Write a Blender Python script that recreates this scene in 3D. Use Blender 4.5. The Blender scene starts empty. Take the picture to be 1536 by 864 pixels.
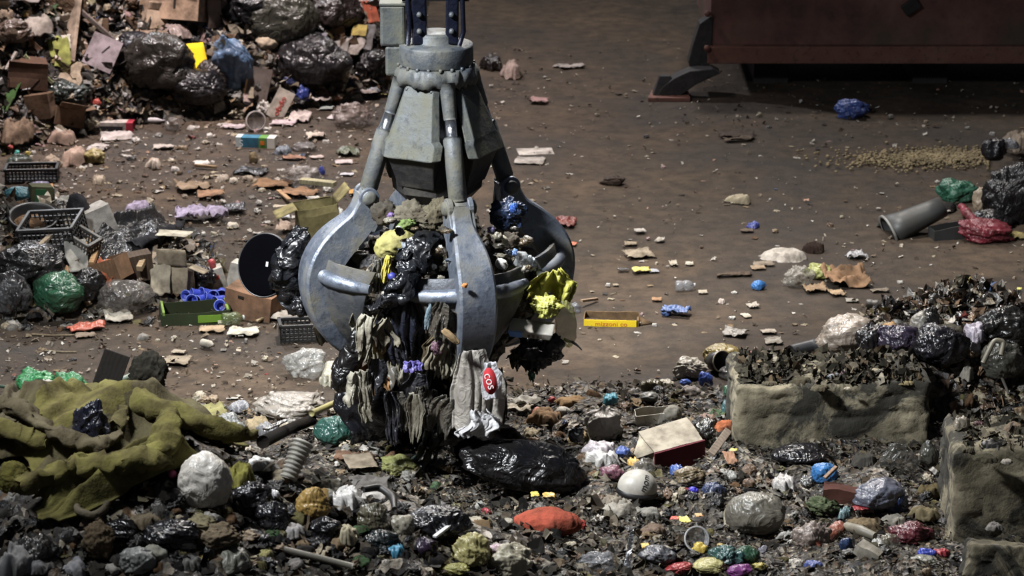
import bpy, bmesh, math, random
import numpy as np
from mathutils import Vector, Matrix, Euler

random.seed(11)
RS = np.random.RandomState(11)
SC = bpy.context.scene
COL = SC.collection
R = math.radians

# ------------------------------------------------------------------ camera model (1536 x 864 frame)
FPX, PITCH, CAMZ = 4355.0, R(17.0), 7.6
CP, SP = math.cos(PITCH), math.sin(PITCH)


def ray(px, py):
    dx, dy = (px - 768) / FPX, -(py - 432) / FPX
    return np.array([dx, CP + dy * SP, -SP + dy * CP])


def depth_of(p):
    return p[1] * CP + (CAMZ - p[2]) * SP


def at_plane(px, py, Y):
    d = ray(px, py)
    t = Y / d[1]
    return Vector((d[0] * t, Y, CAMZ + d[2] * t))


# ------------------------------------------------------------------ noise
_T = np.random.RandomState(3).rand(8192)


def _h(ix, iy, iz):
    return _T[((ix * 73856093) ^ (iy * 19349663) ^ (iz * 83492791)) & 8191]


def vn(p):
    """smooth value noise 0..1 of n x 3 points"""
    p = np.asarray(p, float)
    i = np.floor(p).astype(np.int64)
    f = p - i
    f = f * f * f * (f * (f * 6 - 15) + 10)
    x, y, z = i[:, 0], i[:, 1], i[:, 2]
    fx, fy, fz = f[:, 0], f[:, 1], f[:, 2]
    r = 0
    for a in (0, 1):
        for b in (0, 1):
            for c in (0, 1):
                r = r + _h(x + a, y + b, z + c) * (fx if a else 1 - fx) * (fy if b else 1 - fy) * (fz if c else 1 - fz)
    return r


def ridge(p, e=2.0):
    return (1 - np.abs(2 * vn(p) - 1)) ** e


def vn2(x, y, s=0.0):
    x = np.asarray(x, float)
    return vn(np.stack([x.ravel(), np.asarray(y, float).ravel(), np.full(x.size, s)], 1)).reshape(x.shape)


# ------------------------------------------------------------------ terrain of the heaps
def sst(a, b, x):
    t = np.clip((x - a) / (b - a), 0, 1)
    return t * t * (3 - 2 * t)


def h_rear(x, y):
    front = np.interp(x, [-9, -5.4, -4.2, -2.8, -1.4, -1.0], [29.2, 29.7, 30.95, 31.4, 32.3, 33.5])
    d = np.minimum(y - front, (-1.15 - x) * 1.5 + 0.1)
    h = np.clip(d * 0.95, 0, 3.0)
    return h * (0.75 + 0.5 * vn2(x * 1.3, y * 1.3, 4.2))


def h_mid(x, y):
    q = ((x + 4.75) / 2.15) ** 2 + ((y - 25.2) / 1.45) ** 2
    return 0.62 * np.clip(1 - q, 0, 1) ** 0.8 * (0.7 + 0.6 * vn2(x * 1.7, y * 1.7, 9.1))


def h_fore(x, y):
    f = np.interp(x, [-5, -3.2, -2.1, -1.5, -0.85, -0.28, 0.37, 0.9, 1.6], [1.5, 1.46, 1.38, 1.16, 0.98, 0.78, 0.5, 0.2, 0.0])
    g = np.interp(y, [12.0, 14.2, 15.6, 16.6, 16.95, 17.4, 18.2, 19.2, 19.6], [0.1, 0.32, 0.68, 0.96, 1.0, 0.9, 0.5, 0.06, 0.0])
    return 1.07 * f * g * (0.95 + 0.1 * vn2(x * 2.1, y * 2.1, 1.7))


def h_field(x, y):
    m = sst(-0.9, 0.6, x + 0.25 * (20.5 - y)) * (1 - sst(21.3, 22.3, y - 0.12 * np.abs(x - 1.2)))
    m = np.maximum(m, 0.5 * (1 - sst(20.6, 22.0, y)) * sst(-3.6, -2.6, x))
    return m * (0.03 + 0.17 * vn2(x * 1.6, y * 1.6, 2.9) + 0.10 * vn2(x * 4.1, y * 4.1, 6.3))


def h_back(x, y):
    q = ((x - 3.55) / 1.25) ** 2 + ((y - 21.75) / 0.72) ** 2
    return 0.85 * np.clip(1 - q, 0, 1) ** 0.7 * (0.8 + 0.4 * vn2(x * 2.5, y * 2.5, 7.7))


def terrain(x, y):
    x = np.asarray(x, float)
    y = np.asarray(y, float)
    h = np.maximum(np.maximum(h_rear(x, y), h_mid(x, y)), h_fore(x, y))
    return np.maximum(np.maximum(h, h_field(x, y)), h_back(x, y))


_TT = np.arange(13.0, 48.0, 0.02)


def hit(px, py):
    """where the line of sight meets floor or heap"""
    d = ray(px, py)
    X, Y, Z = d[0] * _TT, d[1] * _TT, CAMZ + d[2] * _TT
    k = np.nonzero(Z <= terrain(X, Y))[0]
    k = k[0] if len(k) else len(_TT) - 1
    return Vector((X[k], Y[k], float(terrain(X[k:k + 1], Y[k:k + 1])[0])))


# ------------------------------------------------------------------ materials
def lin(c):
    if isinstance(c, str):
        c = [int(c[i:i + 2], 16) / 255 for i in (0, 2, 4)]
    return tuple((v / 12.92 if v <= 0.04045 else ((v + 0.055) / 1.055) ** 2.4) for v in c)


_M = {}


class NT:
    def __init__(s, name):
        s.m = bpy.data.materials.new(name)
        s.m.use_nodes = True
        s.t = s.m.node_tree
        s.t.nodes.clear()
        s.out = s.n('ShaderNodeOutputMaterial')
        s.b = s.n('ShaderNodeBsdfPrincipled')
        s.l(s.b.outputs[0], s.out.inputs[0])
        s.co = s.n('ShaderNodeTexCoord')

    def n(s, typ, **kw):
        x = s.t.nodes.new(typ)
        for k, v in kw.items():
            if k in x.inputs:
                x.inputs[k].default_value = v
            else:
                setattr(x, k, v)
        return x

    def l(s, a, b):
        s.t.links.new(a, b)

    def noise(s, scale, detail=4.0, rough=0.6, src='Object', dist=0.0):
        x = s.n('ShaderNodeTexNoise')
        x.inputs['Scale'].default_value = scale
        x.inputs['Detail'].default_value = detail
        x.inputs['Roughness'].default_value = rough
        x.inputs['Distortion'].default_value = dist
        s.l(s.co.outputs[src], x.inputs['Vector'])
        return x

    def ramp(s, fac, stops, interp='LINEAR'):
        x = s.n('ShaderNodeValToRGB')
        x.color_ramp.interpolation = interp
        e = x.color_ramp.elements
        while len(e) < len(stops):
            e.new(0.5)
        for q, (p, c) in zip(e, stops):
            q.position = p
            q.color = (*c, 1) if len(c) == 3 else c
        s.l(fac, x.inputs[0])
        return x

    def mix(s, fac, a, b):
        x = s.n('ShaderNodeMix', data_type='RGBA')
        for v, i in ((fac, 0), (a, 6), (b, 7)):
            if isinstance(v, (int, float)):
                x.inputs[i].default_value = v
            elif isinstance(v, tuple):
                x.inputs[i].default_value = (*v, 1)
            else:
                s.l(v, x.inputs[i])
        return x.outputs[2]

    def bump(s, height, strength=0.5, dist=0.02):
        x = s.n('ShaderNodeBump')
        x.inputs['Strength'].default_value = strength
        x.inputs['Distance'].default_value = dist
        s.l(height, x.inputs['Height'])
        s.l(x.outputs[0], s.b.inputs['Normal'])
        return x


DIRT = lin('2e261d')
KINDS = {  # roughness, specular, metallic, bump strength, bump scale, dirt amount
    'film': (0.27, 0.42, 0.0, 0.4, 6.0, 0.30),
    'clear': (0.2, 0.5, 0.0, 0.32, 6.0, 0.25),
    'paper': (0.9, 0.2, 0.0, 0.25, 14.0, 0.40),
    'card': (0.92, 0.2, 0.0, 0.2, 20.0, 0.42),
    'hard': (0.4, 0.5, 0.0, 0.08, 12.0, 0.30),
    'wood': (0.8, 0.3, 0.0, 0.3, 20.0, 0.35),
    'cloth': (0.97, 0.1, 0.0, 0.55, 40.0, 0.45),
    'food': (0.7, 0.3, 0.0, 0.35, 25.0, 0.35),
    'foil': (0.3, 0.5, 0.9, 0.6, 10.0, 0.25),
    'ink': (0.7, 0.3, 0.0, 0.0, 10.0, 0.05),
    'matt_black': (1.0, 0.02, 0.0, 0.0, 10.0, 0.0),  # even matt black, hardly any specular, no dirt mixed in
}


def mat(kind, col):
    key = (kind, str(col))
    if key in _M:
        return _M[key]
    ro, sp, me, bs, bsc, di = KINDS[kind]
    t = NT(f'{kind}_{len(_M)}')
    c = lin(col)
    if kind != 'ink':
        g_ = 0.3 * c[0] + 0.59 * c[1] + 0.11 * c[2]
        c = tuple((v * 0.82 + g_ * 0.18) * 0.86 for v in c)
    if sum(c) < 0.12:
        di *= 0.35
    if kind == 'film' and sum(c) > 0.2:
        ro, bs = 0.36, 0.28
    n1 = t.noise(5.0, 5.0, 0.65)
    n2 = t.noise(1.7, 2.0, 0.5)
    f = t.ramp(n1.outputs[0], [(0.4, (di * 0.25,) * 3), (0.7, (di * 2.0,) * 3)])
    base = t.mix(f.outputs[0], c, DIRT)
    if kind == 'wood':
        w = t.n('ShaderNodeTexWave')
        w.inputs['Scale'].default_value = 9
        w.inputs['Distortion'].default_value = 6
        t.l(t.co.outputs['Object'], w.inputs['Vector'])
        g = t.ramp(w.outputs[1], [(0.2, (0.45,) * 3), (0.9, (0.0,) * 3)])
        base = t.mix(g.outputs[0], base, tuple(v * 0.45 for v in c))
    v = t.ramp(n2.outputs[0], [(0.3, (0.75,) * 3), (0.7, (1.15,) * 3)])
    mm = t.n('ShaderNodeMix', data_type='RGBA', blend_type='MULTIPLY')
    mm.inputs[0].default_value = 1.0
    t.l(base, mm.inputs[6])
    t.l(v.outputs[0], mm.inputs[7])
    t.l(mm.outputs[2], t.b.inputs['Base Color'])
    t.b.inputs['Metallic'].default_value = me
    t.b.inputs['Specular IOR Level'].default_value = sp
    rr = t.ramp(n1.outputs[0], [(0.35, (ro,) * 3), (0.75, (min(1, ro + (0.12 if kind in ('film', 'clear') else 0.3)),) * 3)])
    t.l(rr.outputs[0], t.b.inputs['Roughness'])
    if bs > 0:
        if kind in ('film', 'clear', 'foil'):
            b = t.noise(bsc, 3.0, 0.55, dist=1.2)
            q = t.ramp(b.outputs[0], [(0.36, (0, 0, 0)), (0.5, (1, 1, 1)), (0.64, (0, 0, 0))])
            t.bump(q.outputs[0], bs, 0.03)
        else:
            b = t.noise(bsc, 4.0, 0.6)
            t.bump(b.outputs[0], bs, 0.015)
    if kind == 'clear':
        t.b.inputs['Alpha'].default_value = 0.5
    _M[key] = t.m
    return t.m


def floor_material():
    t = NT('packed_dirt')
    a = t.noise(0.55, 6, 0.6)
    b = t.noise(5.0, 8, 0.7)
    c1 = t.ramp(a.outputs[0], [(0.3, lin('2b231c')), (0.5, lin('40352a')), (0.68, lin('524436'))])
    c2 = t.ramp(b.outputs[0], [(0.38, (0.45,) * 3), (0.6, (1.1,) * 3)])
    m = t.n('ShaderNodeMix', data_type='RGBA', blend_type='MULTIPLY')
    m.inputs[0].default_value = 0.85
    t.l(c1.outputs[0], m.inputs[6])
    t.l(c2.outputs[0], m.inputs[7])
    d = t.noise(22.0, 5, 0.7)
    sp = t.ramp(d.outputs[0], [(0.66, (0, 0, 0)), (0.74, (0.7,) * 3)])
    o = t.mix(sp.outputs[0], m.outputs[2], lin('5f574c'))
    t.l(o, t.b.inputs['Base Color'])
    r = t.ramp(a.outputs[0], [(0.35, (0.62,) * 3), (0.6, (0.9,) * 3)])
    t.l(r.outputs[0], t.b.inputs['Roughness'])
    t.b.inputs['Specular IOR Level'].default_value = 0.3
    e = t.noise(9.0, 8, 0.75)
    t.bump(e.outputs[0], 0.7, 0.06)
    return t.m


def mulch_material(name, pal, scale=16.0):
    """loose mixed waste: every scrap has a colour of its own"""
    t = NT(name)
    wn = t.noise(4.0, 3, 0.6)
    ad = t.n('ShaderNodeMix', data_type='VECTOR')
    ad.inputs[0].default_value = 0.12
    t.l(t.co.outputs['Object'], ad.inputs[4])
    t.l(wn.outputs[1], ad.inputs[5])
    v = t.n('ShaderNodeTexVoronoi')
    v.inputs['Scale'].default_value = scale
    t.l(ad.outputs[1], v.inputs['Vector'])
    sx = t.n('ShaderNodeSeparateColor')
    t.l(v.outputs['Color'], sx.inputs[0])
    k = len(pal)
    c = t.ramp(sx.outputs[0], [(i / k, lin(p)) for i, p in enumerate(pal)], 'CONSTANT')
    n = t.noise(7.0, 5, 0.7)
    d = t.ramp(n.outputs[0], [(0.35, (0, 0, 0)), (0.65, (0.8,) * 3)])
    o = t.mix(d.outputs[0], c.outputs[0], DIRT)
    t.l(o, t.b.inputs['Base Color'])
    r = t.ramp(sx.outputs[1], [(0.0, (0.35,) * 3), (1.0, (0.95,) * 3)])
    t.l(r.outputs[0], t.b.inputs['Roughness'])
    b = t.n('ShaderNodeMath', operation='ADD')
    t.l(v.outputs['Distance'], b.inputs[0])
    t.l(n.outputs[0], b.inputs[1])
    t.bump(b.outputs[0], 0.8, 0.05)
    return t.m


def steel_material(name, c_paint, c_dust, dust=(0.4, 0.62), metal=0.55, rough=0.42):
    t = NT(name)
    a = t.noise(3.2, 6, 0.65)
    b = t.noise(14.0, 6, 0.7)
    f = t.ramp(a.outputs[0], [(dust[0], (0.06,) * 3), (dust[1], (0.95,) * 3)])
    o = t.mix(f.outputs[0], lin(c_paint), lin(c_dust))
    sp = t.ramp(b.outputs[0], [(0.53, (0, 0, 0)), (0.66, (0.75,) * 3)])
    o = t.mix(sp.outputs[0], o, tuple(v * 0.4 for v in lin(c_paint)))
    t.l(o, t.b.inputs['Base Color'])
    r = t.ramp(a.outputs[0], [(dust[0], (rough,) * 3), (dust[1], (0.85,) * 3)])
    t.l(r.outputs[0], t.b.inputs['Roughness'])
    mt = t.ramp(a.outputs[0], [(dust[0], (metal,) * 3), (dust[1], (0.05,) * 3)])
    t.l(mt.outputs[0], t.b.inputs['Metallic'])
    t.bump(b.outputs[0], 0.5, 0.015)
    return t.m


def concrete_material():
    t = NT('stained_concrete')
    a = t.noise(2.6, 6, 0.65)
    b = t.noise(18.0, 5, 0.7)
    s = t.noise(2.0, 6, 0.75, dist=0.8)
    c = t.ramp(a.outputs[0], [(0.3, lin('3f3b2e')), (0.5, lin('665f4d')), (0.7, lin('8b836d'))])
    st = t.ramp(s.outputs[0], [(0.45, (0, 0, 0)), (0.53, (0.93,) * 3)])
    o = t.mix(st.outputs[0], c.outputs[0], lin('1c1b16'))
    pit = t.ramp(b.outputs[0], [(0.3, (0.75,) * 3), (0.42, (0, 0, 0))])
    o = t.mix(pit.outputs[0], o, lin('2c2921'))
    t.l(o, t.b.inputs['Base Color'])
    t.b.inputs['Roughness'].default_value = 0.95
    t.bump(b.outputs[0], 0.6, 0.02)
    return t.m


def rust_material():
    t = NT('rusty_red_paint')
    a = t.noise(1.6, 7, 0.65)
    b = t.noise(6.0, 6, 0.7)
    g = t.noise(0.9, 3, 0.5)
    c = t.ramp(a.outputs[0], [(0.32, lin('3a2824')), (0.5, lin('5a3a33')), (0.68, lin('6c4e45'))])
    sp = t.ramp(b.outputs[0], [(0.55, (0, 0, 0)), (0.7, (0.6,) * 3)])
    o = t.mix(sp.outputs[0], c.outputs[0], lin('241c1a'))
    gr = t.ramp(g.outputs[0], [(0.52, (0, 0, 0)), (0.68, (0.6,) * 3)])
    o = t.mix(gr.outputs[0], o, lin('3a3a2c'))
    t.l(o, t.b.inputs['Base Color'])
    t.b.inputs['Roughness'].default_value = 0.75
    t.bump(b.outputs[0], 0.3, 0.02)
    return t.m


# ------------------------------------------------------------------ meshes
class MB:
    def __init__(s):
        s.v, s.f, s.k, s.m = [], [], 0, []

    def add(s, v, f, mi=0):
        v = np.asarray(v, float).reshape(-1, 3)
        s.v.append(v)
        for q in f:
            s.f.append(tuple(int(i) + s.k for i in q))
            s.m.append(mi)
        s.k += len(v)
        return s

    def pts(s):
        return np.concatenate(s.v) if s.v else np.zeros((0, 3))

    def xf(s, M):
        A = np.array(M)
        s.v = [x @ A[:3, :3].T + A[:3, 3] for x in s.v]
        return s

    def build(s, name, m, parent=None, smooth=True, bevel=0.0, solid=0.0):
        me = bpy.data.meshes.new(name)
        me.from_pydata(s.pts().tolist(), [], s.f)
        ms = m if isinstance(m, (list, tuple)) else [m]
        for x in ms:
            me.materials.append(x)
        if len(ms) > 1:
            me.polygons.foreach_set('material_index', s.m)
        if smooth:
            me.polygons.foreach_set('use_smooth', [True] * len(me.polygons))
        me.validate()
        o = bpy.data.objects.new(name, me)
        COL.objects.link(o)
        if parent is not None:
            o.parent = parent
        if solid:
            q = o.modifiers.new('thick', 'SOLIDIFY')
            q.thickness = solid
            q.offset = 0
        if bevel:
            q = o.modifiers.new('edge', 'BEVEL')
            q.width = bevel
            q.segments = 2
            q.limit_method = 'ANGLE'
        return o

    # --- primitives
    def box(s, c, d, M=None, mi=0):
        x, y, z = [q / 2 for q in d]
        v = np.array([(a * x, b * y, e * z) for e in (-1, 1) for b in (-1, 1) for a in (-1, 1)], float)
        if M is not None:
            A = np.array(M)
            v = v @ A[:3, :3].T
        v = v + np.array(c)
        return s.add(v, [(0, 2, 3, 1), (4, 5, 7, 6), (0, 1, 5, 4), (2, 6, 7, 3), (0, 4, 6, 2), (1, 3, 7, 5)], mi)

    def hexa(s, lo, hi, mi=0):
        """eight corners: four below, four above, both counter-clockwise"""
        return s.add(list(lo) + list(hi), [(3, 2, 1, 0), (4, 5, 6, 7), (0, 1, 5, 4), (1, 2, 6, 5), (2, 3, 7, 6), (3, 0, 4, 7)], mi)

    def tube(s, pts, rad, n=10, caps=True, mi=0, flat=1.0):
        P = [Vector(p) for p in pts]
        rr = [rad] * len(P) if isinstance(rad, (int, float)) else list(rad)
        rings, up = [], None
        for i, p in enumerate(P):
            t = (P[min(i + 1, len(P) - 1)] - P[max(i - 1, 0)]).normalized()
            if up is None:
                up = Vector((0, 0, 1)) if abs(t.z) < 0.9 else Vector((1, 0, 0))
            a = t.cross(up).normalized()
            b = a.cross(t).normalized()
            up = b
            rings.append([p + (a * math.cos(q) + b * (math.sin(q) * flat)) * rr[i] for q in np.linspace(0, 2 * math.pi, n, endpoint=False)])
        v = [q for r_ in rings for q in r_]
        f = []
        for i in range(len(P) - 1):
            for j in range(n):
                k = (j + 1) % n
                f.append((i * n + j, i * n + k, (i + 1) * n + k, (i + 1) * n + j))
        if caps:
            f.append(tuple(range(n)))
            f.append(tuple(reversed(range((len(P) - 1) * n, len(P) * n))))
        return s.add([tuple(q) for q in v], f, mi)

    def lathe(s, prof, n=20, M=None, mi=0, caps=True):
        v = [(r_ * math.cos(q), r_ * math.sin(q), z) for r_, z in prof for q in np.linspace(0, 2 * math.pi, n, endpoint=False)]
        f = []
        for i in range(len(prof) - 1):
            for j in range(n):
                k = (j + 1) % n
                f.append((i * n + j, i * n + k, (i + 1) * n + k, (i + 1) * n + j))
        if caps:
            f.append(tuple(reversed(range(n))))
            f.append(tuple(range((len(prof) - 1) * n, len(prof) * n)))
        v = np.array(v)
        if M is not None:
            A = np.array(M)
            v = v @ A[:3, :3].T + A[:3, 3]
        return s.add(v, f, mi)

    def grid(s, G, mi=0):
        """G: nu x nv x 3 points"""
        a, b = G.shape[:2]
        f = [(i * b + j, (i + 1) * b + j, (i + 1) * b + j + 1, i * b + j + 1) for i in range(a - 1) for j in range(b - 1)]
        return s.add(G.reshape(-1, 3), f, mi)


_ICO = {}


def ico(sub):
    if sub not in _ICO:
        bm = bmesh.new()
        bmesh.ops.create_icosphere(bm, subdivisions=sub, radius=1.0)
        bm.verts.ensure_lookup_table()
        _ICO[sub] = (np.array([v.co[:] for v in bm.verts]), [tuple(v.index for v in f.verts) for f in bm.faces])
        bm.free()
    return _ICO[sub]


def blob(w, d, h, seed=0, amp=0.3, freq=1.5, sub=4, flat=0.2, streak=None, neck=0.0, gather=0.0):
    """crumpled closed body of size w x d x h standing on z = 0"""
    p, f = ico(sub)
    s = seed * 7.31 + 3.7
    q = p.copy()
    if streak is not None:
        q = q * np.array(streak)
    warp = np.stack([vn(q * freq + s + k * 9) for k in range(3)], 1) - 0.5
    a = vn(q * freq + s) - 0.5
    r1 = ridge(q * freq * 1.5 + warp * 1.2 + s + 5, 2.2) - 0.35
    r2 = ridge(q * freq * 3.4 + warp * 2.0 + s + 11, 1.6) - 0.4
    r3 = ridge(q * freq * 7.5 + warp * 2.5 + s + 17, 1.4) - 0.4
    k = 1 + amp * (1.5 * a + 0.55 * r1 + 0.34 * r2 + 0.15 * r3)
    if gather:
        # long pleats running from a gathered point over the body
        rg = np.random.RandomState(int(seed * 13 + 5) % 99991)
        ax = rg.randn(3) * np.array([1, 0.6, 0.7])
        ax /= np.linalg.norm(ax)
        e1 = np.cross(ax, [0.3, 0.2, 0.93])
        e1 /= np.linalg.norm(e1)
        e2 = np.cross(ax, e1)
        z_ = p @ ax
        x_, y_ = p @ e1, p @ e2
        rr_ = np.sqrt(x_ * x_ + y_ * y_) + 1e-6
        wz = 1.3 * (vn(p * 1.5 + s + 31) - 0.5)
        c_, s__ = x_ / rr_, y_ / rr_
        pl = ridge(np.stack([c_ * 2.6 + wz, s__ * 2.6 + wz, z_ * 0.9 + s], 1), 2.5) * 0.6 + ridge(np.stack([c_ * 5.5 + wz, s__ * 5.5, z_ * 1.3 + s + 3], 1), 2.0) * 0.35
        cr = 2.3 if gather < 0 else 1.0
        gather = abs(gather)
        k = 1 + amp * (1.4 * a + 0.25 * cr * r1 + 0.22 * cr * r2 + 0.09 * cr * r3) + gather * amp * (pl - 0.3) * (0.35 + 0.65 * np.clip(0.5 + 0.6 * z_, 0, 1))
    v = p * k[:, None]
    if neck:
        t = np.clip((p[:, 2] - 0.75) / 0.25, 0, 1)
        v[:, 2] += neck * t ** 2
        v[:, :2] *= (1 - 0.55 * np.clip(t * 1.6, 0, 1))[:, None]
    v = v * np.array([w, d, h]) / 2
    lo = -h / 2 * (1 - flat)
    z = v[:, 2]
    v[:, 2] = np.where(z < lo, lo + (z - lo) * 0.15, z)
    v[:, 2] -= v[:, 2].min()
    e = v.max(0) - v.min(0)
    v = v * (np.array([w, d, h * (1 + neck * 0.4)]) / e)
    return MB().add(v, f)


def sheet(w, l, h, seed=0, n=16, freq=2.0, ragged=0.25, curl=0.0):
    u, v = np.meshgrid(np.linspace(-1, 1, n), np.linspace(-1, 1, n), indexing='ij')
    s = seed * 3.17 + 1.3
    P = np.stack([u.ravel(), v.ravel(), np.full(u.size, s)], 1)
    e = 1 - ragged * (vn(P * np.array([1.8, 1.8, 1]) + 4) * np.maximum(np.abs(P[:, 0]), np.abs(P[:, 1])) ** 2)
    x, y = P[:, 0] * e * w / 2, P[:, 1] * e * l / 2
    z = h * (0.55 * ridge(P * np.array([freq, freq, 1]), 2) + 0.3 * ridge(P * np.array([freq * 2.6, freq * 2.6, 1]) + 7, 2) + 0.5 * (vn(P * np.array([1.1, 1.1, 1]) + 2) - 0.2))
    z = z + curl * (P[:, 0] ** 2 + 0.4 * P[:, 1] ** 2) * w * 0.3
    z -= z.min()
    return MB().grid(np.stack([x, y, z], 1).reshape(n, n, 3))


def wad(w, d, h, seed=0, n=30):
    """crumpled cloth, paper or film: a creased domed sheet with a torn outline"""
    u, v = np.meshgrid(np.linspace(-1, 1, n), np.linspace(-1, 1, n), indexing='ij')
    u, v = u.ravel(), v.ravel()
    x, y = u * np.sqrt(1 - v * v / 2), v * np.sqrt(1 - u * u / 2)
    s = seed * 4.37 + 2.1
    rr = np.sqrt(x * x + y * y)
    c, sn = x / (rr + 1e-6), y / (rr + 1e-6)
    k = np.full(x.size, s)
    e = 1 - 0.5 * vn(np.stack([c * 1.6, sn * 1.6, k], 1)) - 0.22 * vn(np.stack([c * 5, sn * 5, k + 3], 1))
    e = 1 + (e - 1) * rr
    P = np.stack([x, y, k], 1)
    wp = np.stack([vn(P * np.array([1.7, 1.7, 1]) + 9 * i) - 0.5 for i in range(2)] + [0 * x], 1)
    Q = P + wp * 0.9
    z = 0.75 * (1 - np.clip(rr, 0, 1) ** 4) + 0.5 * ridge(Q * np.array([1.5, 1.5, 1]), 1.8) + 0.30 * ridge(Q * np.array([3.3, 3.3, 1]) + 5, 2.0) + 0.13 * ridge(Q * np.array([7.5, 7.5, 1]) + 2, 1.6)
    z = z * (0.3 + 0.7 * (1 - np.clip(rr, 0, 1) ** 5)) * h
    G = np.stack([(x * e + 0.22 * wp[:, 0]) * w / 2 * 1.25, (y * e + 0.22 * wp[:, 1]) * d / 2 * 1.25, z], 1)
    G[:, 2] -= G[:, 2].min()
    G[:, 2] *= h / G[:, 2].max()
    return MB().grid(G.reshape(n, n, 3))


def hang(w, L, seed=0, fold=0.05, nu=34, nv=36, taper=0.0, ragged=0.3, bulge=0.0):
    """strip hanging down from z = 0, folded and torn at the end"""
    u, v = np.meshgrid(np.linspace(0, 1, nu), np.linspace(0, 1, nv), indexing='ij')
    s = seed * 5.3 + 0.7
    P = np.stack([u.ravel(), v.ravel(), np.full(u.size, s)], 1)
    cut = 1 - ragged * (0.5 * vn(P * np.array([3.5, 0, 1]) + 3) + 0.35 * ridge(P * np.array([6.3, 0, 1]) + 3, 1.0) + 0.3 * vn(P * np.array([17.0, 0, 1]) + 6))
    prof = (0.55 + 0.45 * np.clip(P[:, 1] * 3, 0, 1)) * (1 - taper * P[:, 1]) + bulge * np.sin(P[:, 1] * math.pi)
    prof = prof * (1 + 0.35 * (vn(np.stack([np.sign(P[:, 0] - 0.5) * 4, P[:, 1] * 6, P[:, 2]], 1)) - 0.5))
    x = (P[:, 0] - 0.5) * w * prof + 0.3 * w * (vn(P * np.array([0.5, 2.2, 1]) + 8) - 0.5)
    y = fold * (2.4 * vn(P * np.array([4, 0.8, 1])) + 1.3 * ridge(P * np.array([6, 1.2, 1]) + 5, 1.5) + 0.35 * ridge(P * np.array([11, 3.5, 1]) + 9)) - bulge * w * np.sin(P[:, 0] * math.pi) * np.sin(P[:, 1] * math.pi)
    z = -P[:, 1] * L * cut
    return MB().grid(np.stack([x, y, z], 1).reshape(nu, nv, 3))


def panel_box(w, d, h, seed=0, crush=0.02, n=5, open_top=False, top_scale=1.0):
    """closed or open carton with slightly crushed faces, base on z = 0"""
    mb = MB()
    g = np.linspace(-0.5, 0.5, n)
    a, b = np.meshgrid(g, g, indexing='ij')
    o = np.full_like(a, 0.5)
    faces = [(a, -o, b), (-a, o, b), (o, a, b), (-o, -a, b), (a, -b, -o)]
    if not open_top:
        faces.append((a, b, o))
    for x, y, z in faces:
        G = np.stack([x, y, z], -1)
        G = G * np.array([w, d, h]) + np.array([0, 0, h / 2])
        k = 1 + (top_scale - 1) * (G[..., 2:3] / h)
        G = G * np.concatenate([k, k, np.ones_like(k)], -1)
        P = G.reshape(-1, 3) * (2.2 / max(w, d, h)) + seed * 2.7 + 1
        dd = np.stack([vn(P + 10 * i) - 0.5 for i in range(3)], 1).reshape(G.shape)
        mb.grid(G + dd * crush * 2)
    return mb


# ------------------------------------------------------------------ things
BOXES = []       # places already taken by described things (x0, y0, x1, y1 in frame units), kept free of filler
_seed = [0]


def nx():
    _seed[0] += 1
    return _seed[0]


def tag(o, label, cat, group=None, kind=None):
    if label:
        o['label'] = label
    if cat:
        o['category'] = cat
    if group:
        o['group'] = group
    if kind:
        o['kind'] = kind
    return o


def empty(name, label, cat, loc=(0, 0, 0), rot=(0, 0, 0), group=None):
    o = bpy.data.objects.new(name, None)
    o.empty_display_size = 0.1
    COL.objects.link(o)
    o.location = loc
    o.rotation_euler = rot
    return tag(o, label, cat, group)


def text(body, size, m, parent, loc, rot, name='lettering', squash=1.0):
    cu = bpy.data.curves.new(name, 'FONT')
    cu.body = body
    cu.size = size
    cu.extrude = 0.001
    cu.align_x = 'CENTER'
    cu.align_y = 'CENTER'
    t = bpy.data.objects.new(name, cu)
    COL.objects.link(t)
    me = bpy.data.meshes.new_from_object(t)
    bpy.data.objects.remove(t)
    me.materials.clear()
    me.materials.append(m)
    o = bpy.data.objects.new(name, me)
    COL.objects.link(o)
    o.parent = parent
    o.location = loc
    o.rotation_euler = rot
    o.scale = (squash, 1, 1)
    return o


def spot(px, py, w=0, h=0, dep=0.0, sink=0.0):
    """point on the floor or heap below frame point; keeps the patch free of filler"""
    p = hit(px, py)
    p.y += dep
    if w:
        BOXES.append((px - w * 0.42, py - h * 0.95, px + w * 0.42, py - h * 0.05))
    p.z = max(float(terrain(p.x, p.y)), p.z) - sink
    return p


def mpp(p):
    return depth_of(p) / FPX


def B(px, py, w, h, col, label, name='plastic_bag', cat='bag', kind='film', amp=0.3, dep=0.75, freq=1.5, rz=None, rx=0, ry=0, sub=None, neck=0, streak=None, group=None, lift=0.0):
    """crumpled bag or lump whose foot is seen at (px, py) and which shows w x h frame units"""
    p0 = hit(px, py)
    s = mpp(p0)
    W, Hh, D = w * s, h * s * 1.0, w * s * dep
    p = spot(px, py, w, h, D * 0.35, Hh * 0.08)
    sd = nx()
    thin = (kind in ('cloth', 'paper', 'card') and amp >= 0.35) or (kind == 'film' and amp >= 0.45)
    if thin:
        o = wad(W, max(D, Hh * 1.7), Hh * 0.72, sd).build(name, mat(kind, col), solid=0.006)
    else:
        o = blob(W, D, Hh, sd, amp, freq, sub or (5 if w > 45 else 4), 0.25, streak, neck, 1.0 if kind in ('film', 'clear') else -1.2 if kind in ('cloth', 'paper') and amp >= 0.3 else -0.6 if kind == 'card' else 0.0).build(name, mat(kind, col))
    o.location = p + Vector((0, 0, lift))
    o.rotation_euler = (R(rx), R(ry), R(rz) if rz is not None else random.uniform(-0.4, 0.4))
    return tag(o, label, cat, group)


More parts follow.
